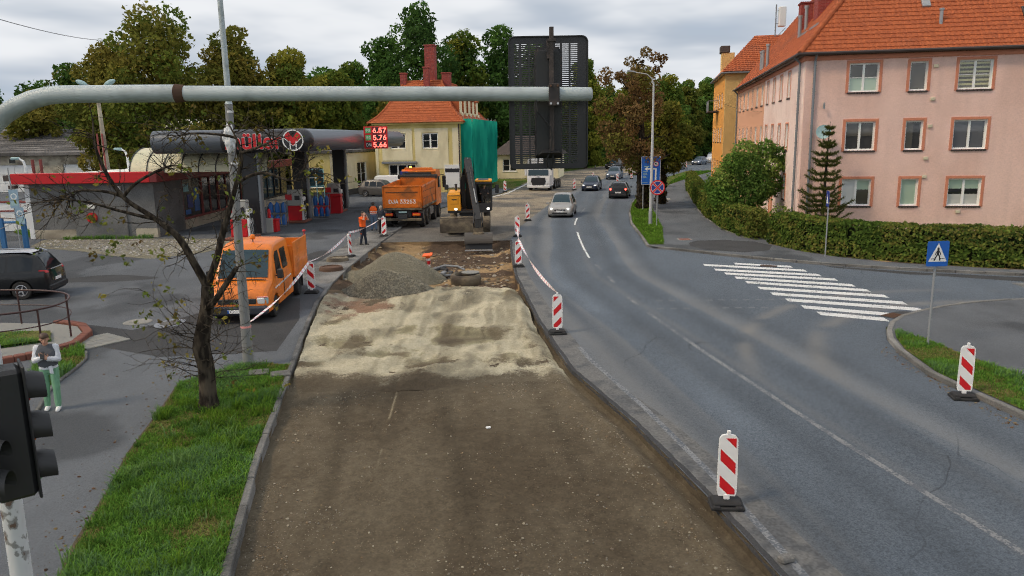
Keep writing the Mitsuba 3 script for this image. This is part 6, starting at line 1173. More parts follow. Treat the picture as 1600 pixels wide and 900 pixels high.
wl = Proto(); c = Mesh(); c.tube([(8.57, 46.3, -.05), (8.57, 46.3, 1.0)], .115, 14); wl.add('pole_foot', c, 'galvanised', True); c = Mesh(); c.tube([(8.57, 46.3, 1.0), (8.6, 46.3, 5), (8.61, 46.3, 8.5), (8.5, 46.3, 8.85), (8.2, 46.3, 9.1), (7.4, 46.3, 9.25)], [.10, .08, .052, .032, .026, .024], 12); wl.add('pole', c, 'lamp_pale', True); c = Mesh(); c.hull([(7.5, 46.22, 9.22), (7.5, 46.38, 9.22), (7.0, 46.2, 9.28), (7.0, 46.4, 9.28), (7.05, 46.25, 9.36), (7.5, 46.3, 9.3), (7.05, 46.35, 9.36)]); wl.add('lantern', c, 'grey_steel')
put(wl, 'street_lamp', 'tall white street lamp on the grass strip beside the blue sign', 'street lamp')
mat('lamp_pale', (.50, .51, .51), .5)
def far_lamp(x, y, h, side, lab):
    p = Proto(); c = Mesh(); c.tube([(x, y, 0), (x, y, h * .8)], [.12, .08], 8); p.add('pole', c, 'pump_grey'); c = Mesh(); c.tube([(x, y, h * .8), (x, y, h * .93), (x + side * .5, y, h * .985), (x + side * 1.5, y, h)], .06, 6); p.add('arm', c, 'pump_grey'); c = Mesh(); c.box(min(x + side * 1.4, x + side * 2.1), max(x + side * 1.4, x + side * 2.1), y - .15, y + .15, h - .06, h + .08, .04); p.add('lantern', c, 'grey_steel'); put(p, 'street_lamp', lab, 'street lamp')
far_lamp(15.6, 140, 9.2, 1, 'far street lamp right of the black signal board'); far_lamp(16.3, 90, 9.9, -1, 'street lamp behind the brown tree'); far_lamp(41.4, 175, 10.8, -1, 'farthest street lamp above the bend')
tw = Proto(); c = Mesh(); c.tube([(-31.5, 60, 0), (-31.65, 60, 9.2)], [.24, .13], 10); tw.add('pole', c, 'plaster_dirty'); c = Mesh(); c.tube([(-32.5, 60, 10.1), (-31.8, 60, 9.9), (-31.65, 60, 9.1), (-31.5, 60, 9.8), (-30.9, 60, 10.1)], .06, 6); tw.add('arm', c, 'grey_steel')
for x, s in ((-32.6, -1), (-30.75, 1)): c = Mesh(); c.tm(trimesh.creation.icosphere(2, 1.0), tr(x + s * .15, 60, 10.2) @ ry(-s * 25) @ np.diag([.48, .2, .2, 1])); tw.add('lantern', c, 'dish_grey', True)
put(tw, 'street_lamp', 'concrete post with two grey lamps behind the kiosk', 'street lamp')
for (x, y, h, lab) in ((-33.2, 52.5, 4.6, 'bent white lamp pole beside the red posts behind the kiosk'), (-27.9, 56, 5.1, 'bent white lamp pole behind the red kiosk fascia')):
    p = Proto(); c = Mesh(); c.tube([(x, y, 0), (x, y, h - .5), (x - .1, y, h - .1), (x - .4, y, h + .1)], [.09, .09, .08, .07], 8); p.add('pole', c, 'garage_white'); c = Mesh(); c.box(x - .9, x - .35, y - .15, y + .15, h + .0, h + .2, .06); p.add('lantern', c, 'dish_grey'); put(p, 'street_lamp', lab, 'street lamp')
t = np.linspace(0, 1, 40)[:, None]; wv = np.array([-36.0, 30, 11.9]) * (1 - t) + np.array([-35.5, 92, 13.4]) * t
wv = np.array([-24.0, 33, 11.65]) + (np.array([-39, 76, 15.4]) - np.array([-24.0, 33, 11.65])) * t; wv[:, 2] -= .35 * (4 * t * (1 - t)).ravel(); 
wv = np.vstack([wv, [[-40.5, 80, 15.5]]]); single('overhead_wire', Mesh().tube(np.vstack([[[-18, 16, 10.6]], wv]), .022, 5), 'black_rubber', 'thin overhead wire running from the upper left into the trees', 'wire')
# signs
def signpost(p, x, y, h, r_=.03): p.add('post', Mesh().tube([(x, y, -.05), (x, y, h)], r_, 10), 'galvanised', 40)
RND = lambda w_, h_, r_=.04: sbox(-w_ / 2 + r_, -h_ / 2 + r_, w_ / 2 - r_, h_ / 2 - r_).buffer(r_, 4)
pd = Proto(); signpost(pd, 10.69, 18.78, 2.76); MF_ = TM(10.69, 18.74, 2.49, math.radians(3)) @ MX([1, 0, 0], [0, 0, 1], [0, -1, 0], [0, -.035, 0])
pd.add('board', Mesh().prism(RND(.56, .64), -.012, 0, MF_), 'sign_blue'); tri = Polygon([(-.24, -.20), (.24, -.20), (0, .27)]); pd.add('triangle', Mesh().prism(tri, .001, .004, MF_), 'white_paint')
man = unary_union([Point(.0, .135).buffer(.026), LineString([(0, .105), (-.005, .0)]).buffer(.026), LineString([(0, 0), (-.05, -.075), (-.085, -.165)]).buffer(.015), LineString([(0, 0), (.045, -.07), (.06, -.165)]).buffer(.015), LineString([(0, .085), (-.055, .03), (-.06, -.02)]).buffer(.011), LineString([(0, .085), (.05, .035), (.065, -.02)]).buffer(.011), LineString([(-.17, -.125), (-.07, -.125)]).buffer(.008), LineString([(.07, -.125), (.17, -.125)]).buffer(.008)])
pd.add('walking_figure', Mesh().prism(man, .005, .008, MF_), 'fascia_black'); put(pd, 'crossing_sign', 'blue pedestrian crossing sign on a grey post', 'sign')
ns = Proto(); signpost(ns, 8.82, 45.6, 2.9, .035); MN = FACE(8.82, 45.55, 2.47); d_ = lambda r_: Point(0, 0).buffer(r_, 24)
ns.add('disc', Mesh().prism(d_(.45), -.012, 0, MN), 'sign_red'); ns.add('field', Mesh().prism(d_(.355), .001, .004, MN), 'sign_navy')
X_ = unary_union([LineString([(-.4, -.4), (.4, .4)]).buffer(.045), LineString([(-.4, .4), (.4, -.4)]).buffer(.045)]).intersection(d_(.36)); wh = unary_union([LineString([(-.4, -.4), (.4, .4)]).buffer(.06), LineString([(-.4, .4), (.4, -.4)]).buffer(.06)]).intersection(d_(.37)).union(d_(.372).difference(d_(.352)))
ns.add('white_edge', Mesh().prism(wh.difference(X_), .0045, .0065, MN), 'white_paint'); ns.add('cross', Mesh().prism(X_, .0045, .007, MN), 'sign_red'); put(ns, 'no_stopping_sign', 'round red and blue no stopping sign before the large blue board', 'sign')
dt = Proto(); 
for x in (9.8, 10.9): dt.add('post', Mesh().tube([(x, 56.1, -.05), (x, 56.1, 3.9)], .04, 8), 'galvanised')
MD = FACE(10.33, 56.0, 3.03); dt.add('board', Mesh().prism(RND(1.42, 2.06, .06), -.02, 0, MD), 'sign_blue'); dt.add('border', Mesh().prism(RND(1.40, 2.04, .06).difference(RND(1.34, 1.98, .05)), .001, .004, MD), 'white_paint')
arw = unary_union([LineString([(.36, -.98), (.36, .12), (-.25, .12)]).buffer(.055, cap_style=2, join_style=2), Polygon([(-.25, .27), (-.25, -.03), (-.47, .12)])]); dt.add('route_arrow', Mesh().prism(arw, .001, .005, MD), 'white_paint')
dt.add('lorry_disc', Mesh().prism(Point(.38, .47).buffer(.19), .001, .004, MD), 'sign_red'); dt.add('lorry_field', Mesh().prism(Point(.38, .47).buffer(.145), .0045, .006, MD), 'white_paint'); dt.add('lorry_symbol', Mesh().prism(unary_union([sbox(.28, .43, .40, .53), sbox(.41, .43, .47, .50)]), .0065, .008, MD), 'fascia_black')
for i in range(5): dt.add('text_line', Mesh().prism(sbox(-.58, -.06 - .11 * i - .045, -.58 + (.36 if i == 0 else .24 + .05 * (i % 3)), -.06 - .11 * i), .001, .003, MD), 'dish_grey')
dt.add('text_line', Mesh().prism(sbox(-.50, .26, -.12, .33), .001, .003, MD), 'dish_grey'); dt.add('text_line', Mesh().prism(sbox(-.6, -.90, -.2, -.86), .001, .003, MD), 'dish_grey')
put(dt, 'detour_sign', 'large blue detour board with white bent arrow and lorry symbol', 'sign')
sd = Proto(); signpost(sd, 14.04, 33.4, 3.0); Msd = TM(14.04, 33.4, 2.66, math.radians(-102)) @ MX([1, 0, 0], [0, 0, 1], [0, -1, 0], [0, -.05, 0]); sd.add('board', Mesh().prism(RND(.6, .68), -.015, 0, Msd), 'sign_navy'); sd.add('symbol', Mesh().prism(Polygon([(-.2, -.2), (.2, -.2), (0, .2)]), .001, .004, Msd), 'white_paint'); put(sd, 'crossing_sign', 'blue sign turned away on a grey post before the hedge', 'sign')
ls = Proto(); ls.add('post', Mesh().tube([(-26.8, 41.0, 0), (-26.9, 41.0, 4.4)], .03, 8), 'galvanised')
for (x, z, w_, h_, q) in ((-26.75, 2.75, .5, 1.0, 1), (-26.55, 1.83, .46, .92, 2)):
    M = FACE(x, 40.93, z); b = ls.add('board', Mesh().prism(RND(w_, h_), -.01, 0, M), 'dish_blue'); ls.add(b + '__disc', Mesh().prism(Point(0, .12).buffer(.17).difference(Point(0, .12).buffer(.12)), .001, .004, M), 'white_paint'); ls.add(b + '__panel', Mesh().prism(sbox(-.18, -.38, .18, -.15), .001, .004, M), 'dish_grey')
mat('dish_blue', (.24, .36, .46), .5); put(ls, 'board_sign', 'two pale blue sign boards on a thin post by the blue fence', 'sign')
bf = Proto()
for x, y, h in ((-26.6, 41.2, 1.65), (-27.95, 41.4, 1.65), (-31, 42, 1.65)): bf.add('post', Mesh().box(x - .13, x + .13, y - .08, y + .08, 0, h, .02), 'frame_blue')
bf.add('rail', Mesh().tube([(-26.6, 41.2, 1.45), (-31, 42, 1.4)], .07, 8), 'frame_blue'); bf.add('rail', Mesh().tube([(-26.6, 41.15, 1.62), (-31, 41.95, 1.85)], .03, 6), 'rail_brown'); bf.add('brace', Mesh().tube([(-27.2, 41.2, 1.4), (-31, 41.8, -.1)], .02, 5), 'galvanised')
for i in range(26): bf.add('wire', Mesh().tube([(-26.7 - .17 * i, 41.22 + .03 * i, 1.4), (-26.7 - .17 * i, 41.22 + .03 * i, .05)], .006, 4), 'grey_steel') if i % 2 else None
put(bf, 'blue_fence', 'blue steel frame fence at the left edge behind the black car', 'fence')
rf = Proto()
for i in range(6): 
    x = -28.9 - 1.55 * i; y = 49.2 + .25 * i; rf.add('panel', Mesh().box(x - 1.5, x, y, y + .05, .05, 2.0, 0), 'garage_white'); rf.add('frame', Mesh().box(x - 1.53, x + .02, y - .05, y - .002, 1.9, 2.02, .01), 'rail_red'); rf.add('frame', Mesh().box(x - 1.53, x + .02, y - .05, y - .002, 1.32, 1.42, .01), 'rail_red'); rf.add('post', Mesh().box(x - .08, x + .08, y - .12, y - .055, 0, 2.05, .01), 'rail_red')
for x, y, z in ((-33.3, 53.5, 4.6), (-32.8, 53.6, 4.6)): rf.add('tall_post', Mesh().tube([(x, y, 0), (x, y, z)], .10, 8), 'rail_red')
put(rf, 'panel_fence', 'white panel fence with dark red frames left of the kiosk', 'fence')
# ramp with railing at the left edge
plat = Polygon([(-19, 23.6), (-14.2, 23.1), (-13.1, 22.6), (-12.35, 21.6), (-12.1, 20.4), (-12.4, 19.4), (-13.2, 18.7), (-16, 17.9), (-19, 17.3)])
setting('ramp_paving', Mesh().prism(plat.buffer(-.26), 0, .10), 'paver')
kr_ = Proto(); L = LineString(list(plat.exterior.coords)[1:9]); n = int(L.length / .26)
for i in range(n):
    a, b = np.array(L.interpolate(i * .26).coords[0]), np.array(L.interpolate(i * .26 + .25).coords[0]); an_ = math.atan2(*(b - a)[::-1]); kr_.add('brick', Mesh().box(0, .25, -.24, 0, -.05, .17 + .01 * math.sin(i * 7.1), .02, TM(*a, 0, an_)), 'brick_kerb')
put(kr_, 'ramp_edging', 'red brick edging round the paved ramp at the left edge', 'edging')
rl = Proto(); path = np.array([(-19, 23.1), (-14.3, 22.7), (-13.3, 22.2), (-12.75, 21.4), (-12.55, 20.5), (-12.8, 19.75), (-13.5, 19.3), (-16, 18.6), (-19, 18)]); LR = LineString(path); LRs = np.array([LR.interpolate(s).coords[0] for s in np.linspace(0, LR.length, 60)])
from scipy.ndimage import gaussian_filter1d
LRs = np.c_[gaussian_filter1d(LRs[:, 0], 1.5, mode='nearest'), gaussian_filter1d(LRs[:, 1], 1.5, mode='nearest')]
for z, r_ in ((1.18, .028), (.72, .016)): rl.add('rail', Mesh().tube(np.c_[LRs, np.full(60, z)], r_, 8), 'rail_brown', True)
for s in (2.2, 4.0, 6.0, 7.2, 8.5, 10.2, 12): 
    p_ = LRs[int(s / LR.length * 59)]; rl.add('post', Mesh().tube([(*p_, .12), (*p_, 1.17)], .026, 8), 'rail_brown', True)
put(rl, 'ramp_railing', 'dark brown curved steel railing round the ramp', 'railing')
gp_ = Polygon([(-12.2, 18.6), (-11.35, 16.9), (-10.75, 16.9), (-11.1, 18.9), (-11.75, 20.0), (-12.0, 20.2)]); gp2 = Polygon([(-13.6, 21.6), (-13.0, 20.6), (-14.5, 19.6), (-17, 19), (-17, 21.5)])
single('ramp_grass', blades(unary_union([gp_.intersection(sbox(-20, 15, -5, 25)), gp2]), 9000, .17, 95, GR, .010, .05), 'leaf', 'weedy grass round the ramp edging behind the woman', 'grass', kind='stuff'); setting('ramp_soil', Mesh().sheet(gp_, .02).sheet(gp2, .18), 'turf')
sl2 = Proto()
for i in range(4):
    for j in range(5): sl2.add('slab', Mesh().box(i * .33 + .005, i * .33 + .325, j * .25 + .005, j * .25 + .245, -.05, .045, .012, TM(-12.75, 20.75, 0, -.62)), 'paver')
put(sl2, 'slab_path', None, None, kind='structure')
kerb(np.array([(-9.75, 14.5), (-10.7, 16.85), (-11.05, 18.9), (-11.75, 20.2)]), (14, 21, 21), .08, 0, .06, 1, .8, seed=12)
# things in and round the dig
def pile(name, cx, cy, R, H, seed, label, el=1.0, m_='gravel'):
    t = np.linspace(0, 2 * np.pi, 97)[:-1]; q = np.linspace(0, 1, 46); Q, T_ = np.meshgrid(q, t, indexing='ij'); r_ = R * (1 + .07 * np.cos(2 * T_ + seed) + .05 * np.cos(3 * T_ + 2 * seed)); x = cx + Q * r_ * np.cos(T_) * el; y = cy + Q * r_ * np.sin(T_); base = np.minimum(floor_z(np.clip(x, xl(y) + .02, xr(y) - .02), y), -.1)
    prof = (1 - Q ** 1.55) ** 1.05; h = H * prof * (1 + .22 * (n2(x, y, 1.1, 3, seed) - .5)) + .05 * (n2(x, y, 4, 3, seed + 1) - .5) * (Q < .97); z = base * (1 - .6 * prof) + h - .16 * prof - .03 * (Q > .98)
    i, j = np.meshgrid(np.arange(45), np.arange(96), indexing='ij'); f = np.stack([i * 96 + j, (i + 1) * 96 + j, (i + 1) * 96 + (j + 1) % 96, i * 96 + (j + 1) % 96], -1).reshape(-1, 4); pr = Proto(); pr.add('heap', Mesh().add(np.stack([x, y, z], -1).reshape(-1, 3), f), m_, True)
    rr = np.random.default_rng(seed); k = 1500; a = rr.uniform(0, 6.28, k); u = rr.random(k) ** .6; qi = np.clip((u * 45).astype(int), 0, 45); ti = (a / 6.2832 * 96).astype(int) % 96; P = np.c_[x[qi, ti], y[qi, ti]]; Z = z[qi, ti]
    pr.add('loose_stones', stones(k, lambda r, n: P, (.012, .035), [(.22, .20, .15), (.34, .31, .24), (.28, .255, .19)], seed, lambda X_, Y_: Z), 'pebble', kind='stuff'); put(pr, name, label, 'gravel pile')
pile('gravel_pile', -4.95, 32.1, 1.50, 1.20, 5, 'rear heap of grey gravel at the left edge of the pit', 1.42); pile('gravel_pile', -4.80, 28.35, 1.30, .88, 9, 'front heap of darker coarse gravel nearer the sand', 1.5, 'gravel_coarse'); pile('gravel_pile', -1.95, 26.6, 1.1, .34, 12, 'low flat heap of fine gravel in the middle of the sand', 1.3)
mh = Proto(); mh.add('shaft', Mesh().lathe([(.46, -.55), (.62, -.5), (.66, -.25), (.62, -.09), (.45, -.07), (.44, -.3)], 30, tr(-1.95, 31.4, 0)), 'muddy_steel', True); mh.add('lid', Mesh().lathe([(0.001, 0), (.36, 0), (.38, .02), (.38, .05), (0.001, .055)], 28, tr(-1.75, 31.5, -.06)), 'paver', 40); put(mh, 'manhole_shaft', 'muddy round manhole shaft with a pale lid in the pit', 'manhole')
hp = Proto(); r = np.random.default_rng(8)
for i in range(9): c = Mesh(); x, y = -3.0 + r.uniform(-.7, .8), 33.0 + r.uniform(-.4, .5); a = r.uniform(0, 3.1); L = r.uniform(.3, .8); c.box(-L / 2, L / 2, -.09, .09, 0, .1, .02, TM(x, y, -.44 + r.uniform(0, .22), a) @ rx(r.uniform(-25, 25))); hp.add('scrap', c, ['dark_steel', 'muddy_steel', 'grey_steel'][i % 3])
c = Mesh(); c.tube([(-3.5, 33.2, -.15), (-3.0, 33.3, -.02), (-2.4, 33.2, -.05), (-2.1, 33.1, -.2)], .05, 8); hp.add('pipe', c, 'grey_steel'); put(hp, 'scrap_heap', 'heap of dark broken metal behind the manhole shaft', 'scrap')
cn = Proto(); Mc = tr(-3.80, 34.5, -.30) @ rx(8) @ ry(-6)
cn.add('tip', Mesh().lathe([(0.001, .0), (.035, .0), (.06, .16), (.001, .16)], 16, Mc), 'white_plastic', 40); cn.add('body', Mesh().lathe([(.06, .161), (.085, .34), (.001, .34)], 16, Mc), 'sign_red', 40); cn.add('collar', Mesh().lathe([(.085, .341), (.10, .46), (.001, .46)], 16, Mc), 'white_plastic', 40); cn.add('foot', Mesh().lathe([(.10, .461), (.13, .60), (.001, .60)], 16, Mc), 'cone_orange', 40)
c = Mesh(); c.prism(sbox(-.19, -.19, .19, .19).buffer(.03), .601, .64, Mc); cn.add('base', c, 'cone_orange'); put(cn, 'traffic_cone', 'orange traffic cone standing upside down in the pit', 'traffic cone')
for (x, y, m_, lab) in ((-8.15, 35.0, 'muddy_steel', 'dirty round manhole ring lying on the pavement, farther one'), (-7.85, 32.4, 'rusty_iron', 'rusty round manhole ring lying on the pavement, nearer one')):
    p = Proto(); p.add('ring', Mesh().lathe([(.36, .02), (.36, .18), (.48, .17), (.52, .05), (.52, .02)], 28, tr(x, y, 0)), m_, 40); p.add('cover', Mesh().lathe([(0.001, .03), (.355, .03), (.355, .15), (0.001, .16)], 28, tr(x, y, 0)), 'muddy_steel' if m_ != 'rusty_iron' else 'rusty_iron', 40); put(p, 'manhole_ring', lab, 'manhole ring')
p = Proto(); p.add('cover', Mesh().lathe([(0.001, .018), (.40, .018), (.43, .004)], 30, tr(-11.85, 23.25, 0)), 'paver'); put(p, 'manhole_cover', 'pale round manhole cover in the forecourt asphalt', 'manhole cover')
p = Proto(); p.add('surround', Mesh().sheet(blob(-10.72, 23.0, .45, .55, 15, wob=.12), .007), 'pale_patch'); p.add('cover', Mesh().lathe([(0.001, .02), (.30, .02), (.32, .008)], 24, tr(-10.7, 23.0, 0)), 'concrete'); put(p, 'manhole_cover', 'manhole cover in a pale bluish repair before the crew truck', 'manhole cover')
mat('pale_patch', (.20, .22, .25), .8)
for (x, y, lab) in ((9.2, 39.8, 'small pale square access cover in the footpath near the patch'), (13.6, 66, 'pale access cover far along the footpath'), (14.0, 62.6, 'dark access cover in the footpath')):
    p = Proto(); p.add('frame', Mesh().box(-.36, .36, -.36, .36, .09, .106, 0, tr(x, y, 0)), 'paver' if 'pale' in lab else 'dark_steel'); p.add('lid', Mesh().box(-.28, .28, -.28, .28, .1061, .112, 0, tr(x, y, 0)), 'brick_kerb' if 'square' in lab else ('vent_cream' if 'far' in lab else 'dark_steel')); put(p, 'access_cover', lab, 'access cover')
for (x, y, rz, lab) in ((10.9, 31.6, -.45, 'iron gutter grate at the far end of the zebra stripes'), (11.6, 22.4, .6, 'iron gutter grate at the near end of the zebra stripes')):
    p = Proto(); M = TM(x, y, .006, rz); p.add('frame', Mesh().box(-.34, .34, -.24, .24, 0, .012, .004, M), 'dark_steel')
    for i in range(9): p.add('bar', Mesh().box(-.29 + i * .07, -.26 + i * .07, -.19, .19, .0121, .022, 0, M), 'rusty_iron')
    put(p, 'gutter_grate', lab, 'grate')
c = Mesh(); c.box(-.11, .11, -.07, .07, 0, .10, .03, TM(3.53, 9.0, 0, .3)); single('loose_block', c, 'concrete', 'small grey stone block lying on the edge of the asphalt', 'stone block')
p = Proto(); M = TM(-5.95, 17.6, .02, .3)
for i in range(2): p.add('slab', Mesh().box(-.45 + .5 * i, .02 + .5 * i, -.2 - .3 * i, .2 - .3 * i, .0, .06, .015, M), 'concrete')
put(p, 'loose_slab', 'broken concrete slab lying in the grass behind the bare tree', 'slab')
for (x, y, lab) in ((-4.73, 17.66, 'white scrap of litter at the left front edge of the sand'), (-4.38, 17.55, 'second white scrap of litter just right of the first'), (-.52, 14.3, 'white scrap of litter alone on the brown floor')): c = Mesh(); c.box(-.05, .05, -.03, .03, .0, .035, .01, TM(x, y, float(floor_z(np.array([x]), np.array([y]))[0]), .4)); single('litter_scrap', c, 'litter', lab, 'litter')
# ------------------------------------------------------------------ vehicles
from scipy.interpolate import PchipInterpolator
HATCH = [(0, .17, .27, .35, .66, .56), (.012, .12, .33, .43, .86, .70), (.05, .10, .39, .48, .96, .80), (.12, .10, .43, .535, .99, .84), (.25, .10, .50, .615, 1, .82), (.33, .10, .535, .80, 1, .72), (.42, .10, .55, .955, 1, .655), (.50, .10, .56, .99, 1, .66), (.66, .10, .57, .995, 1, .66), (.82, .10, .58, .96, .99, .62), (.885, .10, .585, .80, .97, .68), (.945, .10, .575, .635, .95, .78), (.985, .12, .42, .52, .88, .74), (1, .17, .30, .38, .74, .62)]
WAGON = [(0, .17, .30, .38, .66, .56), (.012, .12, .36, .46, .86, .72), (.05, .10, .43, .53, .96, .82), (.12, .10, .47, .575, .99, .85), (.28, .10, .53, .645, 1, .82), (.35, .10, .56, .82, 1, .72), (.43, .10, .575, .96, 1, .66), (.52, .10, .58, .995, 1, .66), (.75, .10, .59, .995, 1, .66), (.90, .10, .60, .94, .98, .62), (.945, .10, .60, .80, .96, .68), (.975, .10, .585, .65, .94, .78), (.992, .12, .43, .53, .88, .74), (1, .17, .30, .38, .76, .62)]
VAN = [(0, .14, .25, .33, .70, .60), (.012, .10, .30, .39, .90, .76), (.05, .08, .36, .44, .97, .84), (.14, .08, .42, .515, .99, .86), (.19, .08, .45, .58, 1, .84), (.26, .08, .48, .80, 1, .80), (.33, .08, .50, .95, 1, .78), (.40, .08, .51, .99, 1, .79), (.7, .08, .52, 1, 1, .80), (.95, .08, .52, .985, 1, .79), (.985, .08, .51, .93, .98, .78), (1, .12, .48, .85, .95, .76)]
def wheel(pr, x, y, r_, w_, s, rim='rim', spokes=5, tyre='tyre'):
    M = MX([0, 1, 0], [0, 0, 1], [1, 0, 0], [x, y, r_])
    p = pr.add('wheel', Mesh().lathe([(r_ * .60, -w_ / 2 + .02), (r_ * .66, -w_ / 2), (r_ * .93, -w_ / 2), (r_, -w_ * .36), (r_, w_ * .36), (r_ * .93, w_ / 2), (r_ * .66, w_ / 2), (r_ * .60, w_ / 2 - .02)], 28, M), tyre, 40)
    c = Mesh(); o = s * w_ * .30
    c.lathe([(r_ * .60, o - s * .10), (r_ * .64, o + s * .03), (r_ * .57, o + s * .035), (r_ * .54, o - s * .04)], 24, M)
    for k in range(spokes):
        a = 2 * np.pi * k / spokes; ca_, sa = math.cos(a), math.sin(a); q = []
        for rad, hw in ((.10, .075), (.57, .055)):
            for e in (-1, 1):
                for d in (o - .012, o + .012): q.append((M @ np.array([(rad * ca_ - e * hw * sa) * r_, (rad * sa + e * hw * ca_) * r_, d, 1]))[:3])
        c.hull(q)
    c.tube([(M @ np.array([0, 0, o - .015, 1]))[:3], (M @ np.array([0, 0, o + .02, 1]))[:3]], r_ * .15, 14); pr.add(p + '__rim', c, rim, 40); c = Mesh(); c.tube([(M @ np.array([0, 0, o - s * .06, 1]))[:3], (M @ np.array([0, 0, o - s * .045, 1]))[:3]], r_ * .59, 20); pr.add(p + '__brake', c, 'dark_steel')
def car_proto(st, L, W, H, paint, lights=None, roof=None, wr=.315, wx=(.19, .80), glass='screen_glass', back=.84, van=False, spokes=5):
    p = Proto(); st = np.array(st); f = [PchipInterpolator(st[:, 0], st[:, i]) for i in range(1, 6)]; hw = W / 2; side_x = lambda t, z01: (1 - z01) * f[3](t) * hw * .98 + z01 * f[4](t) * hw
    ts = np.unique(np.r_[st[:, 0], np.linspace(0, 1, 36)]); rings = []
    for t in ts:
        zb, zs, zt, ws, wt = [float(g_(t)) for g_ in f]; zb, zs, zt, ws, wt = zb * H, zs * H, zt * H, ws * hw, wt * hw; y = -L / 2 + t * L
        h = [(0, zb), (ws * .82, zb), (ws * .95, zb + .05), (ws * .995, zb + (zs - zb) * .35), (ws, zb + (zs - zb) * .7), (ws * .975, zs), (wt + (ws * .975 - wt) * .12, zt - .055 * H - .0), (wt * .93, zt - .015 * H), (wt * .6, zt), (0, zt + .006 * H)]
        rings.append([(x, y, z) for x, z in h] + [(-x, y, z) for x, z in h[-2:0:-1]])
    b = Mesh().loft(rings); v, fa = b.arr(); tm = trimesh.Trimesh(v, fa, process=True); tm.merge_vertices(); tm.fix_normals()
    man = m3.Manifold(m3.Mesh(np.array(tm.vertices, np.float32), np.array(tm.faces, np.uint32)))
    wy = [-L / 2 + L * q for q in wx]
    try:
        for y in wy:
            for s in (-1, 1):
                cy = m3.Manifold.cylinder(.5, wr * 1.17, wr * 1.17, 32).rotate([0, 90, 0]).translate([hw - .26 if s > 0 else -hw - .24, y, wr * 1.02]); man = man - cy
        if man.is_empty(): raise ValueError
        body = man
    except Exception: body = tm
    p.add('body', body, paint, 35)
    def patch(fn, nu, nv, name, m_, path=None):
        U, V_ = np.meshgrid(np.linspace(0, 1, nu), np.linspace(0, 1, nv)); P = np.array([[fn(a, c) for a, c in zip(ra, rb)] for ra, rb in zip(U, V_)]); vv, ff = grid(P[..., 0], P[..., 1], P[..., 2]); return p.add(name, Mesh().add(vv, ff), m_, True)
    def top(t0, t1, k=.90, off=.010):
        def fn(a, c):
            t = t0 + (t1 - t0) * c; s = 2 * a - 1; dz = (float(f[2](t + .004)) - float(f[2](t - .004))) * H; nx_ = np.array([-dz, .008 * L]); nx_ /= np.linalg.norm(nx_); zt = float(f[2](t)) * H; wt = float(f[4](t)) * hw
            zz = zt + .006 * H * (1 - abs(s) / .6 * .9 if abs(s) < .6 else .1) - (max(0, abs(s) - .62) / .38) ** 1.5 * .015 * H
            return (s * wt * k, -L / 2 + t * L + nx_[0] * off * 1.5, zz + nx_[1] * off * 1.5)
        return fn
    i0 = next(i for i in range(len(st)) if st[i, 3] > .58 and st[i + 1, 3] > .72); tc, tr_ = st[i0, 0], st[i0 + 2, 0]
    patch(top(tc + .012, tr_ - .012), 11, 9, 'windscreen', glass)
    if not van: patch(top(back + .008, back + (.10 if st is not WAGON else .06), .86), 11, 7, 'rear_window', 'glass_dark')
    segs = [(tc + .055, .515), (.53, .70), (.715, back - .012)] if not van else [(tc + .04, .40)]
    for s in (-1, 1):
        for a0, a1 in segs:
            def fn(a, c, s=s, a0=a0, a1=a1):
                t = a0 + (a1 - a0) * a; zs, zt = float(f[1](t)) * H, float(f[2](t)) * H - .055 * H; lo = zs + .035; hi = max(zt - .035, lo + .004); z = lo + (hi - lo) * c; q = (z - zs) / max(zt - zs, .01); ws, wt = float(f[3](t)) * hw * .975, float(f[4](t)) * hw; wt2 = wt + (ws - wt) * .12
                return (s * (ws + (wt2 - ws) * q + .006), -L / 2 + t * L, z)
            patch(fn, 8, 4, 'side_window', 'glass_dark')
        c = Mesh(); t = tc + .06; x = float(f[3](t)) * hw; z = float(f[1](t)) * H + .06; c.hull([(s * (x - .02), -L / 2 + t * L, z - .03), (s * (x + .06), -L / 2 + t * L, z - .05), (s * (x + .20), -L / 2 + t * L - .02, z - .06), (s * (x + .20), -L / 2 + t * L - .02, z + .09), (s * (x + .04), -L / 2 + t * L, z + .09), (s * (x + .18), -L / 2 + t * L + .1, z + .0), (s * (x + .05), -L / 2 + t * L + .1, z)]); p.add('mirror', c, paint)
        for y in wy: wheel(p, s * (hw - .11), y, wr, .21, s, spokes=spokes)
        # lamps sit a little proud of the nose and tail
        yf = lambda t: -L / 2 + t * L
        c = Mesh(); x0, x1 = .50 * hw, .83 * hw; zl = float(f[1](.03)) * H
        c.hull([(s * x0, yf(.006), zl - .01), (s * x1, yf(.018), zl + .02), (s * x1, yf(.018), zl + .15), (s * x0, yf(.006), zl + .09), (s * x0, yf(.05), zl), (s * (x1 + .05 * hw), yf(.085), zl + .14), (s * (x1 + .07 * hw), yf(.08), zl + .05), (s * x0, yf(.06), zl + .08)]); hl = p.add('headlight', c, 'lamp_clear')
        if lights == 'front': add_glow(p, hl + '__bulb', Mesh().tube([(s * .66 * hw, yf(.0075), zl + .05), (s * .66 * hw, yf(-.004), zl + .05)], .045, 12), 'head_glow')
        c = Mesh(); zr = float(f[1](.97)) * H; c.hull([(s * .62 * hw, yf(.985), zr - .08), (s * .89 * hw, yf(.972), zr - .06), (s * .90 * hw, yf(.955), zr + .06), (s * .60 * hw, yf(.975), zr + .05), (s * .94 * hw, yf(.93), zr), (s * .93 * hw, yf(.94), zr + .07)] + [(s * .66 * hw, yf(.993), zr - .05), (s * .84 * hw, yf(.988), zr - .05), (s * .84 * hw, yf(.98), zr + .03)]); tl_ = p.add('tail_light', c, 'tail_red')
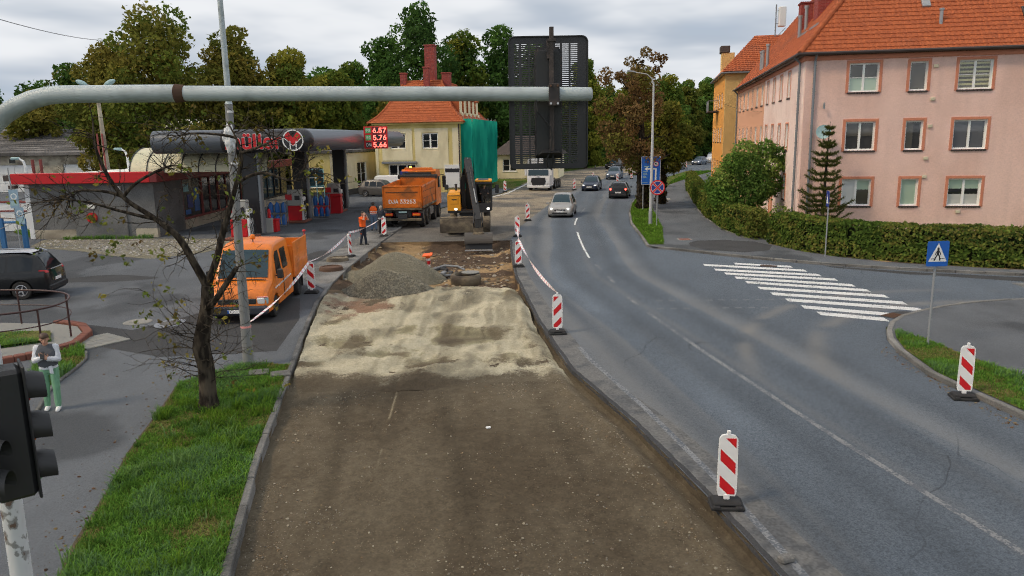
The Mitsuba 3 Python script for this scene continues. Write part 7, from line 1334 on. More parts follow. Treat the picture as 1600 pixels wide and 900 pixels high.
        if lights == 'rear': add_glow(p, tl_ + '__bulb', Mesh().tube([(s * .76 * hw, yf(.992), zr - .01), (s * .76 * hw, yf(1.0), zr - .01)], .085, 12), 'tail_glow')
    c = Mesh(); z = float(f[1](.012)) * H; c.hull([(-.42 * hw, yf(-.002), z - .03), (.42 * hw, yf(-.002), z - .03), (.48 * hw, yf(-.001), z + .07), (-.48 * hw, yf(-.001), z + .07), (-.4 * hw, yf(.03), z), (.4 * hw, yf(.03), z)]); p.add('grille', c, 'black_plastic')
    c = Mesh(); c.hull([(-.6 * hw, yf(-.001), .17 * H), (.6 * hw, yf(-.001), .17 * H), (.6 * hw, yf(.0), .24 * H), (-.6 * hw, yf(.0), .24 * H), (-.7 * hw, yf(.04), .14 * H), (.7 * hw, yf(.04), .14 * H)]); p.add('lower_grille', c, 'black_plastic')
    p.add('number_plate', Mesh().box(-.26, .26, yf(-.002) - .02, yf(-.002), .25 * H, .25 * H + .115, .004), 'white_plastic'); p.add('number_plate', Mesh().box(-.26, .26, yf(1.0), yf(1.0) + .015, .35 * H, .35 * H + .115, .004), 'white_plastic')
    c = Mesh(); c.box(-.86 * hw, .86 * hw, yf(.985), yf(1.0) + .035, .15 * H, .285 * H, .04); p.add('rear_bumper', c, paint if van else 'black_plastic')
    if roof: 
        for s in (-1, 1): p.add('roof_rail', Mesh().tube([(s * .60 * hw, yf(.45), H * .985), (s * .61 * hw, yf(.5), H * 1.015), (s * .61 * hw, yf(back - .05), H * 1.01), (s * .58 * hw, yf(back), H * .955)], .016, 6), roof)
    return p
def park(pr, x, y, rz, label, cat='car', group=None, name='car'): return put(pr, name, label, cat, TM(x, y, 0.0, rz), group)
TR = 'cars driving on the open lanes'
park(car_proto(HATCH, 4.07, 1.76, 1.60, 'paint_silver', 'front'), 3.75, 54.6, -.17, 'silver small car with lit headlights driving towards the viewer', group=TR)
park(car_proto(HATCH, 4.1, 1.76, 1.50, 'paint_navy', 'front'), 8.65, 80.6, -.25, 'dark blue hatchback with lit headlights left of the black estate car', group=TR)
park(car_proto(WAGON, 4.4, 1.77, 1.47, 'paint_black', 'rear'), 10.15, 70.4, math.pi - .22, 'black estate car driving away with red tail lights', group=TR)
park(car_proto(WAGON, 4.5, 1.82, 1.62, 'paint_bluegrey', 'front'), 13.9, 101.4, -.28, 'blue grey car behind the dark blue hatchback', group=TR)
park(car_proto(WAGON, 4.6, 1.88, 1.70, 'paint_black', None, 'chrome'), 18.3, 133.4, -.55, 'black car farthest left in the row coming round the bend', group=TR)
park(car_proto(WAGON, 4.5, 1.85, 1.68, 'paint_brown', 'front', 'chrome'), 18.6, 112.0, -.33, 'brown and silver car left of the blue detour board', group=TR)
park(car_proto(HATCH, 4.3, 1.8, 1.55, 'paint_bluegrey', 'front'), 36.2, 146, -.62, 'grey blue car at the far right of the bend', group=TR)
park(car_proto(VAN, 5.4, 2.0, 2.2, 'paint_white', None, van=True), 41.3, 155, -.62, 'white van behind the grey blue car in the bend', 'van', name='van'); park(car_proto(VAN, 5.6, 2.0, 2.4, 'paint_grey', None, van=True), 46.3, 163, -.62, 'grey van last in the row in the bend', 'van', name='van')
park(car_proto(HATCH, 4.2, 1.78, 1.55, 'paint_grey'), 27.9, 127.0, math.pi - .45, 'dark car half hidden behind the brown tree', group=None)
park(car_proto(WAGON, 4.4, 1.83, 1.66, 'paint_grey'), -13.0, 76.6, math.radians(72), 'grey off road car parked behind the orange dump truck'); park(car_proto(VAN, 5.0, 1.9, 1.95, 'paint_white', van=True), -11.6, 79.6, math.radians(82), 'white van parked against the yellow house', 'van', name='van')
mpv = car_proto(WAGON, 4.66, 1.88, 1.68, 'paint_black', None, 'chrome', .335, glass='glass_dark', back=.90, spokes=5)
mpv.add('roof_panel', Mesh().add(*grid(*[np.array(q) for q in zip(*[(np.linspace(-.53, .53, 6), np.full(6, -2.33 + 4.66 * t), np.full(6, 1.68 * 1.001 - (.02 if t > .8 else 0))) for t in (.5, .6, .7, .8, .87)])])), 'paint_grey_gloss'); mpv.add('antenna', Mesh().hull([(-.02, 1.75, 1.63), (.02, 1.75, 1.63), (0, 1.93, 1.62), (0, 1.90, 1.76), (.01, 1.84, 1.75)]), 'black_plastic'); mpv.add('chrome_strip', Mesh().box(-.5, .5, 2.31, 2.345, 1.03, 1.06, .005), 'chrome')
mat('paint_grey_gloss', (.25, .26, .28), .15)
park(mpv, -19.45, 27.75, math.radians(-80), 'black people carrier parked at the left edge, rear to the right', name='car')
# --- orange crew truck
ct_ = Proto(); W2 = .97; prof = [(0, .30, .55, .62, .80, .72), (.05, .26, .72, .84, .92, .80), (.20, .26, .92, 1.02, .98, .86), (.80, .26, 1.16, 1.26, 1.0, .90), (1.0, .26, 1.24, 1.52, 1.0, .90), (1.5, .26, 1.28, 2.14, 1.0, .84), (1.75, .26, 1.3, 2.26, 1.0, .83), (2.3, .26, 1.3, 2.30, 1.0, .84), (3.25, .26, 1.3, 2.30, 1.0, .84), (3.4, .26, 1.3, 2.27, 1.0, .83)]
pa = np.array(prof); ff = [PchipInterpolator(pa[:, 0], pa[:, i]) for i in range(1, 6)]; rings = []
for y in np.unique(np.r_[pa[:, 0], np.linspace(0, 3.4, 30)]):
    zb, zs, zt, ws, wt = [float(g_(y)) for g_ in ff]; ws, wt = ws * W2, wt * W2; h = [(0, zb), (ws * .9, zb), (ws, zb + .08), (ws, zs * .6 + .1), (ws * .985, zs), (wt + .02, zt - .12), (wt * .95, zt - .03), (wt * .7, zt), (0, zt + .02)]; rings.append([(x, y, z) for x, z in h] + [(-x, y, z) for x, z in h[-2:0:-1]])
b = Mesh().loft(rings); v, fa = b.arr(); tm = trimesh.Trimesh(v, fa, process=True); tm.merge_vertices(); tm.fix_normals(); man = m3.Manifold(m3.Mesh(np.array(tm.vertices, np.float32), np.array(tm.faces, np.uint32)))
for s in (-1, 1): man = man - m3.Manifold.cylinder(.5, .41, .41, 32).rotate([0, 90, 0]).translate([W2 - .28 if s > 0 else -W2 - .22, .95, .36])
ct_.add('cab', man if not man.is_empty() else tm, 'orange_paint', 35)
def cpatch(fn, nu, nv, name, m_): U, V_ = np.meshgrid(np.linspace(0, 1, nu), np.linspace(0, 1, nv)); P = np.array([[fn(a, c) for a, c in zip(ra, rb)] for ra, rb in zip(U, V_)]); return ct_.add(name, Mesh().add(*grid(P[..., 0], P[..., 1], P[..., 2])), m_, True)
cpatch(lambda a, c: ((2 * a - 1) * W2 * (.86 - .06 * c) * .93, .84 + .60 * c - .02, float(ff[2](.84 + .60 * c)) + .022 - .02 * abs(2 * a - 1) ** 3), 9, 9, 'windscreen', 'screen_glass')
for s in (-1, 1):
    for a0, a1 in ((1.22, 1.95), (2.15, 2.85)):
        def fn(a, c, s=s, a0=a0, a1=a1):
            y = a0 + (a1 - a0) * a; y = y + (.22 * c * (1 - a) if a0 < 2 else 0); zs, zt = float(ff[1](y)) + .06, min(float(ff[2](y)) - .20, 2.02); z = zs + (max(zt, zs + .02) - zs) * c; q = (z - float(ff[1](y))) / (float(ff[2](y)) - .12 - float(ff[1](y))); return (s * (float(ff[3](y)) * W2 * .985 * (1 - q) + (float(ff[4](y)) * W2 + .02) * q + .008), y, z)
        cpatch(fn, 7, 6, 'side_window', 'glass_dark')
    c = Mesh(); c.box(min(s * 1.02, s * 1.2), max(s * 1.02, s * 1.2), 1.02, 1.14, 1.22, 1.52, .03); c.tube([(s * .96, 1.15, 1.3), (s * 1.06, 1.1, 1.3)], .02, 6); ct_.add('mirror', c, 'black_plastic')
    c = Mesh(); c.box(min(s * .60, s * .84), max(s * .60, s * .84), .005, .12, .60, .80, .03); h_ = ct_.add('headlight', c, 'lamp_clear'); c = Mesh(); c.box(min(s * .842, s * .93), max(s * .842, s * .93), .05, .2, .60, .80, .02); ct_.add(h_ + '__indicator', c, 'dish_grey')
    c = Mesh(); c.box(min(s * .60, s * .92), max(s * .60, s * .92), .04, .1, .81, .835, .004); ct_.add('warning_strip', c, 'stripe_pink')
    for k in range(14): ct_.add('side_dash', Mesh().box(min(s * .963, s * .987), max(s * .963, s * .987), .55 + k * .19, .65 + k * .19, .90 + .006 * k, .95 + .006 * k, 0), 'white_paint') if k > 1 else None
    wheel(ct_, s * (W2 - .12), .95, .345, .20, s, 'dark_steel', 6); wheel(ct_, s * (W2 - .12), 4.45, .345, .22, s, 'dark_steel', 6)
    ct_.add('door_seam', Mesh().box(min(s * .972, s * .992), max(s * .972, s * .992), 2.05, 2.065, .45, 1.26, 0), 'brown_leaf'); ct_.add('door_handle', Mesh().box(min(s * .975, s * 1.0), max(s * .975, s * 1.0), 1.82, 1.98, 1.13, 1.16, .006), 'black_plastic')
ct_.add('grille', Mesh().box(-.58, .58, -.02, .06, .62, .78, .02), 'black_plastic')
ct_.add('front_bumper', Mesh().box(-.93, .93, -.10, .25, .28, .56, .06), 'bumper_navy'); mat('bumper_navy', (.03, .035, .05), .6); ct_.add('number_plate', Mesh().box(-.27, .27, -.125, -.102, .36, .47, .004), 'white_plastic'); ct_.add('plate_band', Mesh().box(-.27, -.225, -.128, -.1255, .36, .47, 0), 'sign_blue')
ct_.add('hood_vent', Mesh().box(-.75, .75, .70, .76, 1.255, 1.268, .004, rx(0)), 'black_plastic')
ME = MX([1, 0, 0], [0, 0, 1], [0, -1, 0], [0, -.022, .70]); rg_ = Point(0, 0).buffer(.085).difference(Point(0, 0).buffer(.073)); V_ = LineString([(-.034, .066), (0, .006), (.034, .066)]).buffer(.007); Wm = LineString([(-.066, .030), (-.028, -.06), (0, -.004), (.028, -.06), (.066, .030)]).buffer(.007); ct_.add('emblem', Mesh().prism(unary_union([rg_, V_, Wm]), 0, .012, ME), 'chrome')
c = Mesh(); c.tube([(.10, 1.95, 2.3), (.10, 1.95, 2.40)], .02, 8); bc = ct_.add('beacon_lamp', c, 'black_plastic'); c = Mesh(); c.lathe([(0.001, 0), (.075, 0), (.08, .05), (.07, .13), (.03, .155), (0.001, .16)], 16, tr(.10, 1.95, 2.40)); ct_.add(bc + '__dome', c, 'amber', True)
for s in (-1, 1):
    c = Mesh(); c.box(min(s * 1.0, s * 1.035), max(s * 1.0, s * 1.035), 3.46, 5.75, .82, 2.06, .012); ct_.add('drop_side', c, 'orange_paint')
    for z in (1.0, 1.25, 1.5, 1.75): ct_.add('side_rib', Mesh().box(min(s * 1.036, s * 1.048), max(s * 1.036, s * 1.048), 3.5, 5.7, z, z + .03, .003), 'orange_paint')
ct_.add('bed_front', Mesh().box(-.995, .995, 3.45, 3.50, .82, 1.95, .01), 'orange_paint'); ct_.add('tailgate', Mesh().box(-.995, .995, 5.70, 5.745, .82, 1.95, .01), 'orange_paint'); ct_.add('bed_floor', Mesh().box(-.995, .995, 3.501, 5.699, .80, .90, 0), 'dark_steel')
ct_.add('chassis', Mesh().box(-.45, .45, 2.9, 5.6, .45, .79, .02), 'dark_steel')
for s in (-1, 1): ct_.add('mudguard', Mesh().box(min(s * .72, s * 1.0), max(s * .72, s * 1.0), 4.86, 4.90, .25, .8, .01), 'black_rubber')
c = Mesh(); c.tube([(.98, 5.72, 1.95), (.98, 5.72, 2.18)], .02, 8); c.lathe([(0.001, 0), (.07, 0), (.07, .03), (.05, .06), (0.001, .07)], 14, tr(.98, 5.72, 2.18)); ct_.add('rear_lamp', c, 'tail_red'); ct_.add('sticker', Mesh().box(.62, .72, 1.02, 1.022, 1.33, 1.47, 0, tr(0, -.03, 0)), 'white_plastic')
put(ct_, 'crew_truck', 'orange double cab drop side truck with amber roof beacon', 'truck', TM(-8.48, 22.75, 0, math.radians(3.5)))
# --- orange tipper
tp = Proto(); Wt = 1.24
def qb(name, *a, m_='orange_tipper', bev=.02, M=None): return tp.add(name, Mesh().box(*a, bev, M), m_)
tg = qb('tailgate', -1.16, 1.16, -.02, .06, 1.32, 2.62); qb('tailgate__rib', -1.02, 1.02, -.045, -.021, 2.28, 2.33, m_='dirty_line', bev=0); qb('tailgate__frame', -1.25, -1.161, -.05, .08, 1.28, 2.72, bev=.03); qb('tailgate__frame', 1.161, 1.25, -.05, .08, 1.28, 2.72, bev=.03); qb('tailgate__frame', -1.16, 1.16, -.045, .05, 2.621, 2.72, bev=.03)
mat('dirty_line', (.13, .05, .02), .8)
qb('tailgate__sill', -1.27, 1.27, -.09, .0, 1.18, 1.30, m_='muddy_steel'); tp.add('lettering', Mesh().text('DJA 33253', .235, MX([1, 0, 0], [0, 0, 1], [0, -1, 0], [.0, -.0205, 1.72]), .006, True), 'white_paint')
for s in (-1, 1):
    c = Mesh(); c.hull([(s * 1.18, .09, 1.30), (s * 1.25, .09, 1.30), (s * 1.18, 5.6, 1.30), (s * 1.25, 5.6, 1.30), (s * 1.18, .09, 2.66), (s * 1.25, .09, 2.66), (s * 1.18, 5.6, 2.82), (s * 1.25, 5.6, 2.82)]); sw_ = tp.add('side_wall', c, 'orange_tipper')
    c = Mesh(); c.hull([(s * 1.251, .1, 2.56), (s * 1.30, .1, 2.60), (s * 1.251, 5.6, 2.72), (s * 1.30, 5.6, 2.76), (s * 1.24, .1, 2.70), (s * 1.24, 5.6, 2.86)]); tp.add(sw_ + '__rim', c, 'orange_tipper')
    c = Mesh(); c.box(min(s * 1.2505, s * 1.31), max(s * 1.2505, s * 1.31), .12, 5.6, 1.24, 1.40, .03); tp.add(sw_ + '__rail', c, 'muddy_steel'); 
    for y in (.12, 5.45): c = Mesh(); c.box(min(s * 1.2505, s * 1.30), max(s * 1.2505, s * 1.30), y, y + .14, 1.40, 2.60, .02); tp.add(sw_ + '__post', c, 'orange_tipper')
    for z in (1.85, 2.3): c = Mesh(); c.box(min(s * 1.2505, s * 1.266), max(s * 1.2505, s * 1.266), .3, 5.4, z, z + .035, .008); tp.add(sw_ + '__rib', c, 'dirty_line')
    for y in (1.05, 2.40, 5.55, 7.35):
        wheel(tp, s * (1.24 - .17), y, .52, .32, s, 'muddy_steel', 8)
    for y0, y1 in ((.45, 1.66), (1.78, 3.05)):
        a = np.linspace(.15, np.pi - .15, 14); cy_ = (y0 + y1) / 2; c = Mesh(); c.loft([[(x, cy_ - .64 * math.cos(t), .52 + .60 * math.sin(t)) for t in a] for x in (s * .86, s * 1.27)], False, False); tp.add('mudguard', c, 'mud_grey', True)
    c = Mesh(); c.box(min(s * .75, s * 1.22), max(s * .75, s * 1.22), 3.2, 4.7, .5, 1.1, .08); tp.add('tank', c, 'mud_grey')
    c = Mesh(); c.box(min(s * .62, s * 1.15), max(s * .62, s * 1.15), -.06, .05, .80, 1.0, .02); tl_ = tp.add('tail_light', c, 'tail_red'); c = Mesh(); c.box(min(s * .66, s * 1.1), max(s * .66, s * 1.1), -.08, -.061, .84, .96, .01); tp.add(tl_ + '__indicator', c, 'amber'); tp.add('mud_flap', Mesh().box(min(s * .82, s * 1.24), max(s * .82, s * 1.24), .30, .33, .28, .95, .005), 'black_rubber')
mat('mud_grey', (.20, .185, .165), .8)
qb('front_wall', -1.25, 1.25, 5.6, 5.7, 1.3, 3.0); c = Mesh(); c.tube([(-1.38, 5.75, 3.02), (1.38, 5.75, 3.02)], .14, 12); c.box(-1.4, 1.4, 5.6, 5.72, 2.86, 3.1, .03); tp.add('tarp_roll', c, 'black_rubber'); qb('floor', -1.2, 1.2, .08, 5.6, 1.22, 1.31, m_='muddy_steel')
X_, Y_ = np.meshgrid(np.linspace(-1.17, 1.17, 24), np.linspace(.1, 5.58, 40)); Zl = 1.75 + .62 * np.exp(-((Y_ - 4.0) / 1.2) ** 2 - ((X_ - .1) / .8) ** 2) + .18 * (n2(X_, Y_, 1.4, 3, 50) - .5); tp.add('load', Mesh().add(*grid(X_, Y_, Zl)), 'soil', True)
qb('chassis', -.5, .5, .2, 7.9, .70, 1.15, m_='dark_steel'); qb('rear_beam', -1.2, 1.2, -.1, .08, .50, .66, m_='muddy_steel'); qb('number_plate', -.24, .28, -.07, -.05, 1.0, 1.11, m_='dish_grey', bev=.004); qb('hitch', -.3, .3, -.12, .2, .62, .9, m_='dark_steel')
c = Mesh(); c.hull([(x, y, z) for x in (-1.22, 1.22) for y, z in ((6.1, .95), (8.35, .95), (6.1, 3.30), (6.3, 3.5), (7.9, 3.42), (8.2, 3.1), (8.38, 2.0))]); cb_ = tp.add('cab', c, 'orange_paint', 30); 
for s in (-1, 1): tp.add('cab__side_window', Mesh().box(min(s * 1.221, s * 1.23), max(s * 1.221, s * 1.23), 6.95, 8.0, 2.15, 2.95, 0), 'glass_dark'); c = Mesh(); c.box(min(s * 1.36, s * 1.62), max(s * 1.36, s * 1.62), 8.1, 8.3, 2.1, 2.95, .05); c.tube([(s * 1.2, 8.2, 3.0), (s * 1.5, 8.2, 3.0)], .03, 6); tp.add('mirror', c, 'black_plastic')
tp.add('cab__windscreen', Mesh().hull([(-1.1, 8.4, 2.05), (1.1, 8.4, 2.05), (-1.08, 8.25, 3.05), (1.08, 8.25, 3.05), (0, 8.3, 2.5)]), 'screen_glass') if False else None
c = Mesh(); c.box(-1.0, 1.0, 6.15, 6.2, 3.46, 3.62, .02); c.box(-1.2, 1.2, 6.0, 6.3, 3.3, 3.4, .03); tp.add('roof_bar', c, 'orange_paint'); c = Mesh(); c.box(-.9, .9, 5.98, 6.05, 2.95, 3.28, .02); tp.add('rear_panel', c, 'excavator_dark')
add_glow(tp, 'roof_beacon', Mesh().lathe([(0.001, 0), (.10, 0), (.10, .14), (.05, .2), (0.001, .2)], 14, tr(-.62, 6.4, 3.5)), 'beacon_glow'); c = Mesh(); c.tube([(-1.0, 6.0, 1.2), (-1.0, 6.0, 3.3)], .12, 10); tp.add('exhaust', c, 'dark_steel'); c = Mesh(); c.box(-1.3, -.7, 6.0, 6.09, 2.7, 3.4, .05); tp.add('air_intake', c, 'sign_navy')
put(tp, 'tipper_truck', 'orange four axle tipper truck with earth load seen from behind', 'truck', TM(-6.86, 48.0, -.03, math.radians(-3.5)))
# --- wheeled excavator
ex = Proto()
def eb(name, *a, m_='excavator_dark', bev=.03): return ex.add(name, Mesh().box(*a, bev), m_)
eb('chassis', -.55, .55, -1.9, 1.9, .55, 1.0, m_='muddy_steel'); 
for s in (-1, 1):
    for y in (-1.35, 1.4): wheel(ex, s * 1.05, y, .52, .42, s, 'muddy_steel', 6, 'muddy_steel')
    eb('axle_step', min(s * .6, s * 1.1), max(s * .6, s * 1.1), -.6, .6, .5, .62, m_='muddy_steel')
for y in (-1.35, 1.4): ex.add('axle', Mesh().tube([(-.95, y, .52), (.95, y, .52)], .13, 10), 'muddy_steel')
bl = Mesh(); a = np.linspace(-.9, .9, 9); bl.loft([[(x, -2.55 - .16 * math.cos(t), .62 + .52 * math.sin(t)) for t in a] + [(x, -2.48 - .16 * math.cos(t), .62 + .52 * math.sin(t)) for t in a[::-1]] for x in (-1.62, .82)]); bd_ = ex.add('dozer_blade', bl, 'muddy_steel'); eb('dozer_blade__top', -1.62, .82, -2.52, -2.1, 1.04, 1.10, m_='muddy_steel'); 
for s in (-1, 1): eb('dozer_blade__arm', min(s * .35, s * .5) - .2, max(s * .35, s * .5) - .2, -2.5, -1.7, .5, .65, m_='muddy_steel')
c = Mesh(); c.tube([(0, 0, 1.0), (0, 0, 1.2)], .62, 24); ex.add('slew_ring', c, 'dark_steel')
eb('deck', -1.25, 1.25, -1.05, 1.55, 1.2, 1.34); 
c = Mesh(); c.hull([(x, y, z) for x, y, z in [(-1.26, -1.05, 1.35), (-.48, -1.05, 1.35), (-1.26, -1.05, 2.25), (-.48, -1.05, 2.3), (-1.2, -.95, 2.4), (-.52, -.95, 2.45), (-1.26, 1.2, 1.35), (-.48, 1.2, 1.35), (-1.2, 1.1, 2.45), (-.52, 1.1, 2.45)]]); ho = ex.add('side_hood', c, 'excavator_yellow', 25); eb('side_hood__grille', -1.1, -.62, -1.075, -1.051, 1.75, 2.15, m_='excavator_yellow', bev=.01); eb('side_hood__seam', -1.2, -.52, -1.07, -1.051, 2.24, 2.26, m_='dark_steel', bev=0)
ex.add('lettering_bar', Mesh().box(-1.0, -.7, -1.082, -1.0755, 1.98, 2.04, 0), 'excavator_dark')
c = Mesh(); c.hull([(x, y, z) for x in (-1.25, 1.25) for y, z in ((1.2, 1.35), (1.75, 1.4), (1.9, 1.8), (1.75, 2.35), (1.2, 2.45))]); ex.add('counterweight', c, 'excavator_yellow', 25)
for sx in (.46, 1.36):
    for y in (-1.05, .55): ex.add('cab_pillar', Mesh().box(sx - .045, sx + .045, y - .045, y + .045, 1.35, 3.0, .015), 'excavator_dark')
eb('cab_base', .46, 1.36, -1.07, .6, 1.30, 1.75, m_='excavator_dark'); eb('cab_roof', .40, 1.42, -1.14, .66, 3.0, 3.14, m_='excavator_yellow', bev=.05); eb('cab_sill', .42, 1.40, -1.16, -1.10, 2.88, 3.02, m_='excavator_dark')
ex.add('roof_hatch', Mesh().box(.6, 1.2, -1.0, -.2, 3.141, 3.18, .02), 'paint_bluegrey')
ex.add('cab_pane', Mesh().add([(.50, -1.06, 1.76), (1.32, -1.06, 1.76), (1.32, -1.06, 2.95), (.50, -1.06, 2.95)], [[0, 1, 2, 3]]), 'pane'); ex.add('cab_pane', Mesh().add([(1.37, -1.0, 1.76), (1.37, .5, 1.76), (1.37, .5, 2.95), (1.37, -1.0, 2.95)], [[0, 1, 2, 3]]), 'pane'); eb('cab_back', .5, 1.32, .56, .59, 1.76, 2.98, m_='room_dark', bev=0); eb('cab_side', .455, .465, -1.0, .5, 1.76, 2.98, m_='room_dark', bev=0)
eb('seat', .68, 1.14, -.1, .4, 1.76, 1.98, m_='black_rubber'); eb('seat_back', .70, 1.12, .3, .42, 1.9, 2.6, m_='black_rubber')
for x in (-.75, 1.16): lk = eb('work_lamp', x - .09, x + .09, -1.16, -1.06, 1.38, 1.52, m_='dark_steel', bev=.02); add_glow(ex, lk + '__bulb', Mesh().box(x - .07, x + .07, -1.172, -1.161, 1.40, 1.50, .0), 'head_glow')
bo = [np.array(q) for q in ((.02, -.25, 1.45), (.02, -.9, 3.0), (.02, -1.6, 3.75), (.05, -2.9, 4.05))]
def beam(p0, p1, w_, h0, h1, m_, name):
    p0, p1 = np.array(p0, float), np.array(p1, float); d = p1 - p0; d /= np.linalg.norm(d); sx_ = np.array([1.0, 0, 0]); sx_ -= d * (sx_ @ d); sx_ /= np.linalg.norm(sx_); n_ = np.cross(sx_, d); return ex.add(name, Mesh().hull([p + sx_ * a * w_ / 2 + n_ * b * hh / 2 for p, hh in ((p0, h0), (p1, h1)) for a in (-1, 1) for b in (-1, 1)]), m_)
beam(bo[0], bo[1] + [0, -.05, .12], .36, .35, .60, 'excavator_dark', 'boom'); beam(bo[1], bo[2], .358, .60, .55, 'excavator_dark', 'boom'); beam(bo[2] - [0, -.1, .03], bo[3], .356, .52, .36, 'excavator_dark', 'boom')
for k in range(5): x = -.42 + .055 * k; ex.add('hose', Mesh().tube([(x, -.5, 1.5), (x - .04, -.9, 2.4 + .05 * k), (x + .05, -1.35, 3.3 + .08 * k), (x + .25, -1.9, 3.9)], .028, 6), 'black_rubber')
beam((-.30, -.55, 1.45), (-.26, -1.5, 3.5), .20, .30, .34, 'excavator_dark', 'boom_side')
S0, S1 = np.array([.07, -2.65, 4.28]), np.array([.66, -5.75, 1.22]); beam(S0, S0 + (S1 - S0) * .25, .40, .50, .62, 'excavator_dark', 'stick'); beam(S0 + (S1 - S0) * .24, S1, .34, .60, .32, 'excavator_dark', 'stick')
for a, b_, r_ in (((-.22, -.75, 1.6), (-.24, -1.45, 3.25), .075), ((.26, -.75, 1.6), (.26, -1.45, 3.25), .075), ((.05, -1.5, 4.15), (.08, -2.6, 4.45), .07), ((.22, -3.4, 3.95), (.58, -5.2, 2.15), .06)):
    a, b_ = np.array(a), np.array(b_); m_ = a + (b_ - a) * .6; ex.add('cylinder', Mesh().tube([a, m_], r_, 10), 'excavator_dark'); ex.add('piston', Mesh().tube([m_, b_], r_ * .55, 8), 'galvanised')
for k in range(4): x = -.12 + .08 * k; ex.add('hose', Mesh().tube([(x, -.8, 2.6), (x, -1.5, 4.05), (x + .05, -2.4, 4.5), (x + .1, -2.9, 4.25), (x + .2, -3.6, 3.6)], .024, 6), 'black_rubber')
c = Mesh(); c.hull([S1 + [x, y, z] for x in (-.16, .16) for y, z in ((.12, .1), (-.12, .1), (.1, -.35), (-.15, -.35))]); ex.add('quick_coupler', c, 'excavator_dark'); c = Mesh(); c.hull([S1 + [x, y, z] for x in (-.26, .26) for y, z in ((.12, -.36), (-.22, -.36), (.1, -.62), (-.2, -.62))]); ex.add('tilt_rotator', c, 'muddy_steel')
for s in (-1, 1): ex.add('coupler_link', Mesh().tube([S1 + [s * .2, .1, .45], S1 + [s * .24, -.1, -.1], S1 + [s * .2, .05, -.5]], .045, 8), 'excavator_dark')
Bc = S1 + np.array([.02, -.1, -.62]); an_ = np.linspace(-.35, 2.3, 12); rr_ = .46; arc = [(-.05 + rr_ * math.cos(t + 1.0) * 1.0, -.44 + rr_ * math.sin(t + 1.0)) for t in an_]
shell = [[(Bc[0] + x, Bc[1] + y, Bc[2] + z) for y, z in arc] + [(Bc[0] + x, Bc[1] + y * .94 - .003, Bc[2] - .44 + (z + .44) * .94) for y, z in arc[::-1]] for x in (-.72, .72)]
bk = ex.add('bucket', Mesh().loft(shell), 'bucket_steel'); 
for s in (-1, 1): ex.add(bk + '__side', Mesh().hull([(Bc[0] + s * q, Bc[1] + y, Bc[2] + z) for q in (.72, .75) for y, z in arc]), 'bucket_steel')
ex.add(bk + '__face', Mesh().hull([(Bc[0] + x, Bc[1] + y, Bc[2] + z) for x in (-.719, .719) for y, z in ((-.10, -.05), (-.07, -.05), (-.34, -.84), (-.31, -.84))]), 'excavator_dark'); ex.add(bk + '__lip', Mesh().box(Bc[0] - .74, Bc[0] + .74, Bc[1] - .53, Bc[1] - .44, Bc[2] - .92, Bc[2] - .855, .01), 'galvanised'); ex.add(bk + '__bracket', Mesh().box(Bc[0] - .3, Bc[0] + .3, Bc[1] - .3, Bc[1] + .2, Bc[2] - .08, Bc[2] + .02, .02), 'muddy_steel')
mat('bucket_steel', (.085, .078, .07), .6, .1)
c = Mesh(); c.tube([(1.4, -.9, 2.6), (1.62, -1.0, 2.7)], .02, 6); c.box(1.6, 1.82, -1.05, -.98, 2.35, 2.85, .03); ex.add('mirror', c, 'black_plastic'); c = Mesh(); c.tube([(-1.2, -.9, 2.4), (-1.25, -.95, 2.75)], .02, 6); c.box(-1.4, -1.16, -1.0, -.94, 2.6, 2.9, .03); ex.add('mirror', c, 'black_plastic'); c = Mesh(); c.tube([(-.8, .4, 2.4), (-.8, .4, 2.85)], .07, 10); ex.add('exhaust', c, 'dark_steel')
put(ex, 'excavator', 'yellow and black wheeled excavator with lowered bucket at the pit end', 'excavator', TM(-2.52, 46.1, -.02, math.radians(1)))
# --- white tractor unit
tt = Proto(); c = Mesh(); c.hull([(x, y, z) for x in (-1.22, 1.22) for y, z in ((.0, .5), (-.06, 1.2), (.02, 2.3), (.35, 3.3), (2.1, 3.4), (2.1, .5))]); tt.add('cab', c, 'paint_white', 25); tt.add('windscreen', Mesh().hull([(-1.1, -.06, 1.62), (1.1, -.06, 1.62), (-1.08, .06, 2.62), (1.08, .06, 2.62), (-1.1, -.02, 1.62), (1.1, -.02, 1.62)]), 'screen_glass')
tt.add('grille', Mesh().hull([(x, y, z) for x, z in ((-.62, .58), (.62, .58), (-.80, 1.0), (.80, 1.0), (-.72, 1.38), (.72, 1.38)) for y in (-.115, -.03)]), 'black_plastic')
for k in range(5): tt.add('grille__slat', Mesh().box(-.64, .64, -.135, -.116, .66 + .14 * k, .71 + .14 * k, .01), 'fascia_black')
tt.add('bumper', Mesh().box(-1.23, 1.23, -.14, .2, .32, .61, .05), 'paint_white'); tt.add('number_plate', Mesh().box(-.26, .26, -.16, -.141, .40, .51, .003), 'white_plastic'); tt.add('emblem', Mesh().tube([(0, -.10, 1.48), (0, -.135, 1.48)], .10, 16), 'chrome')
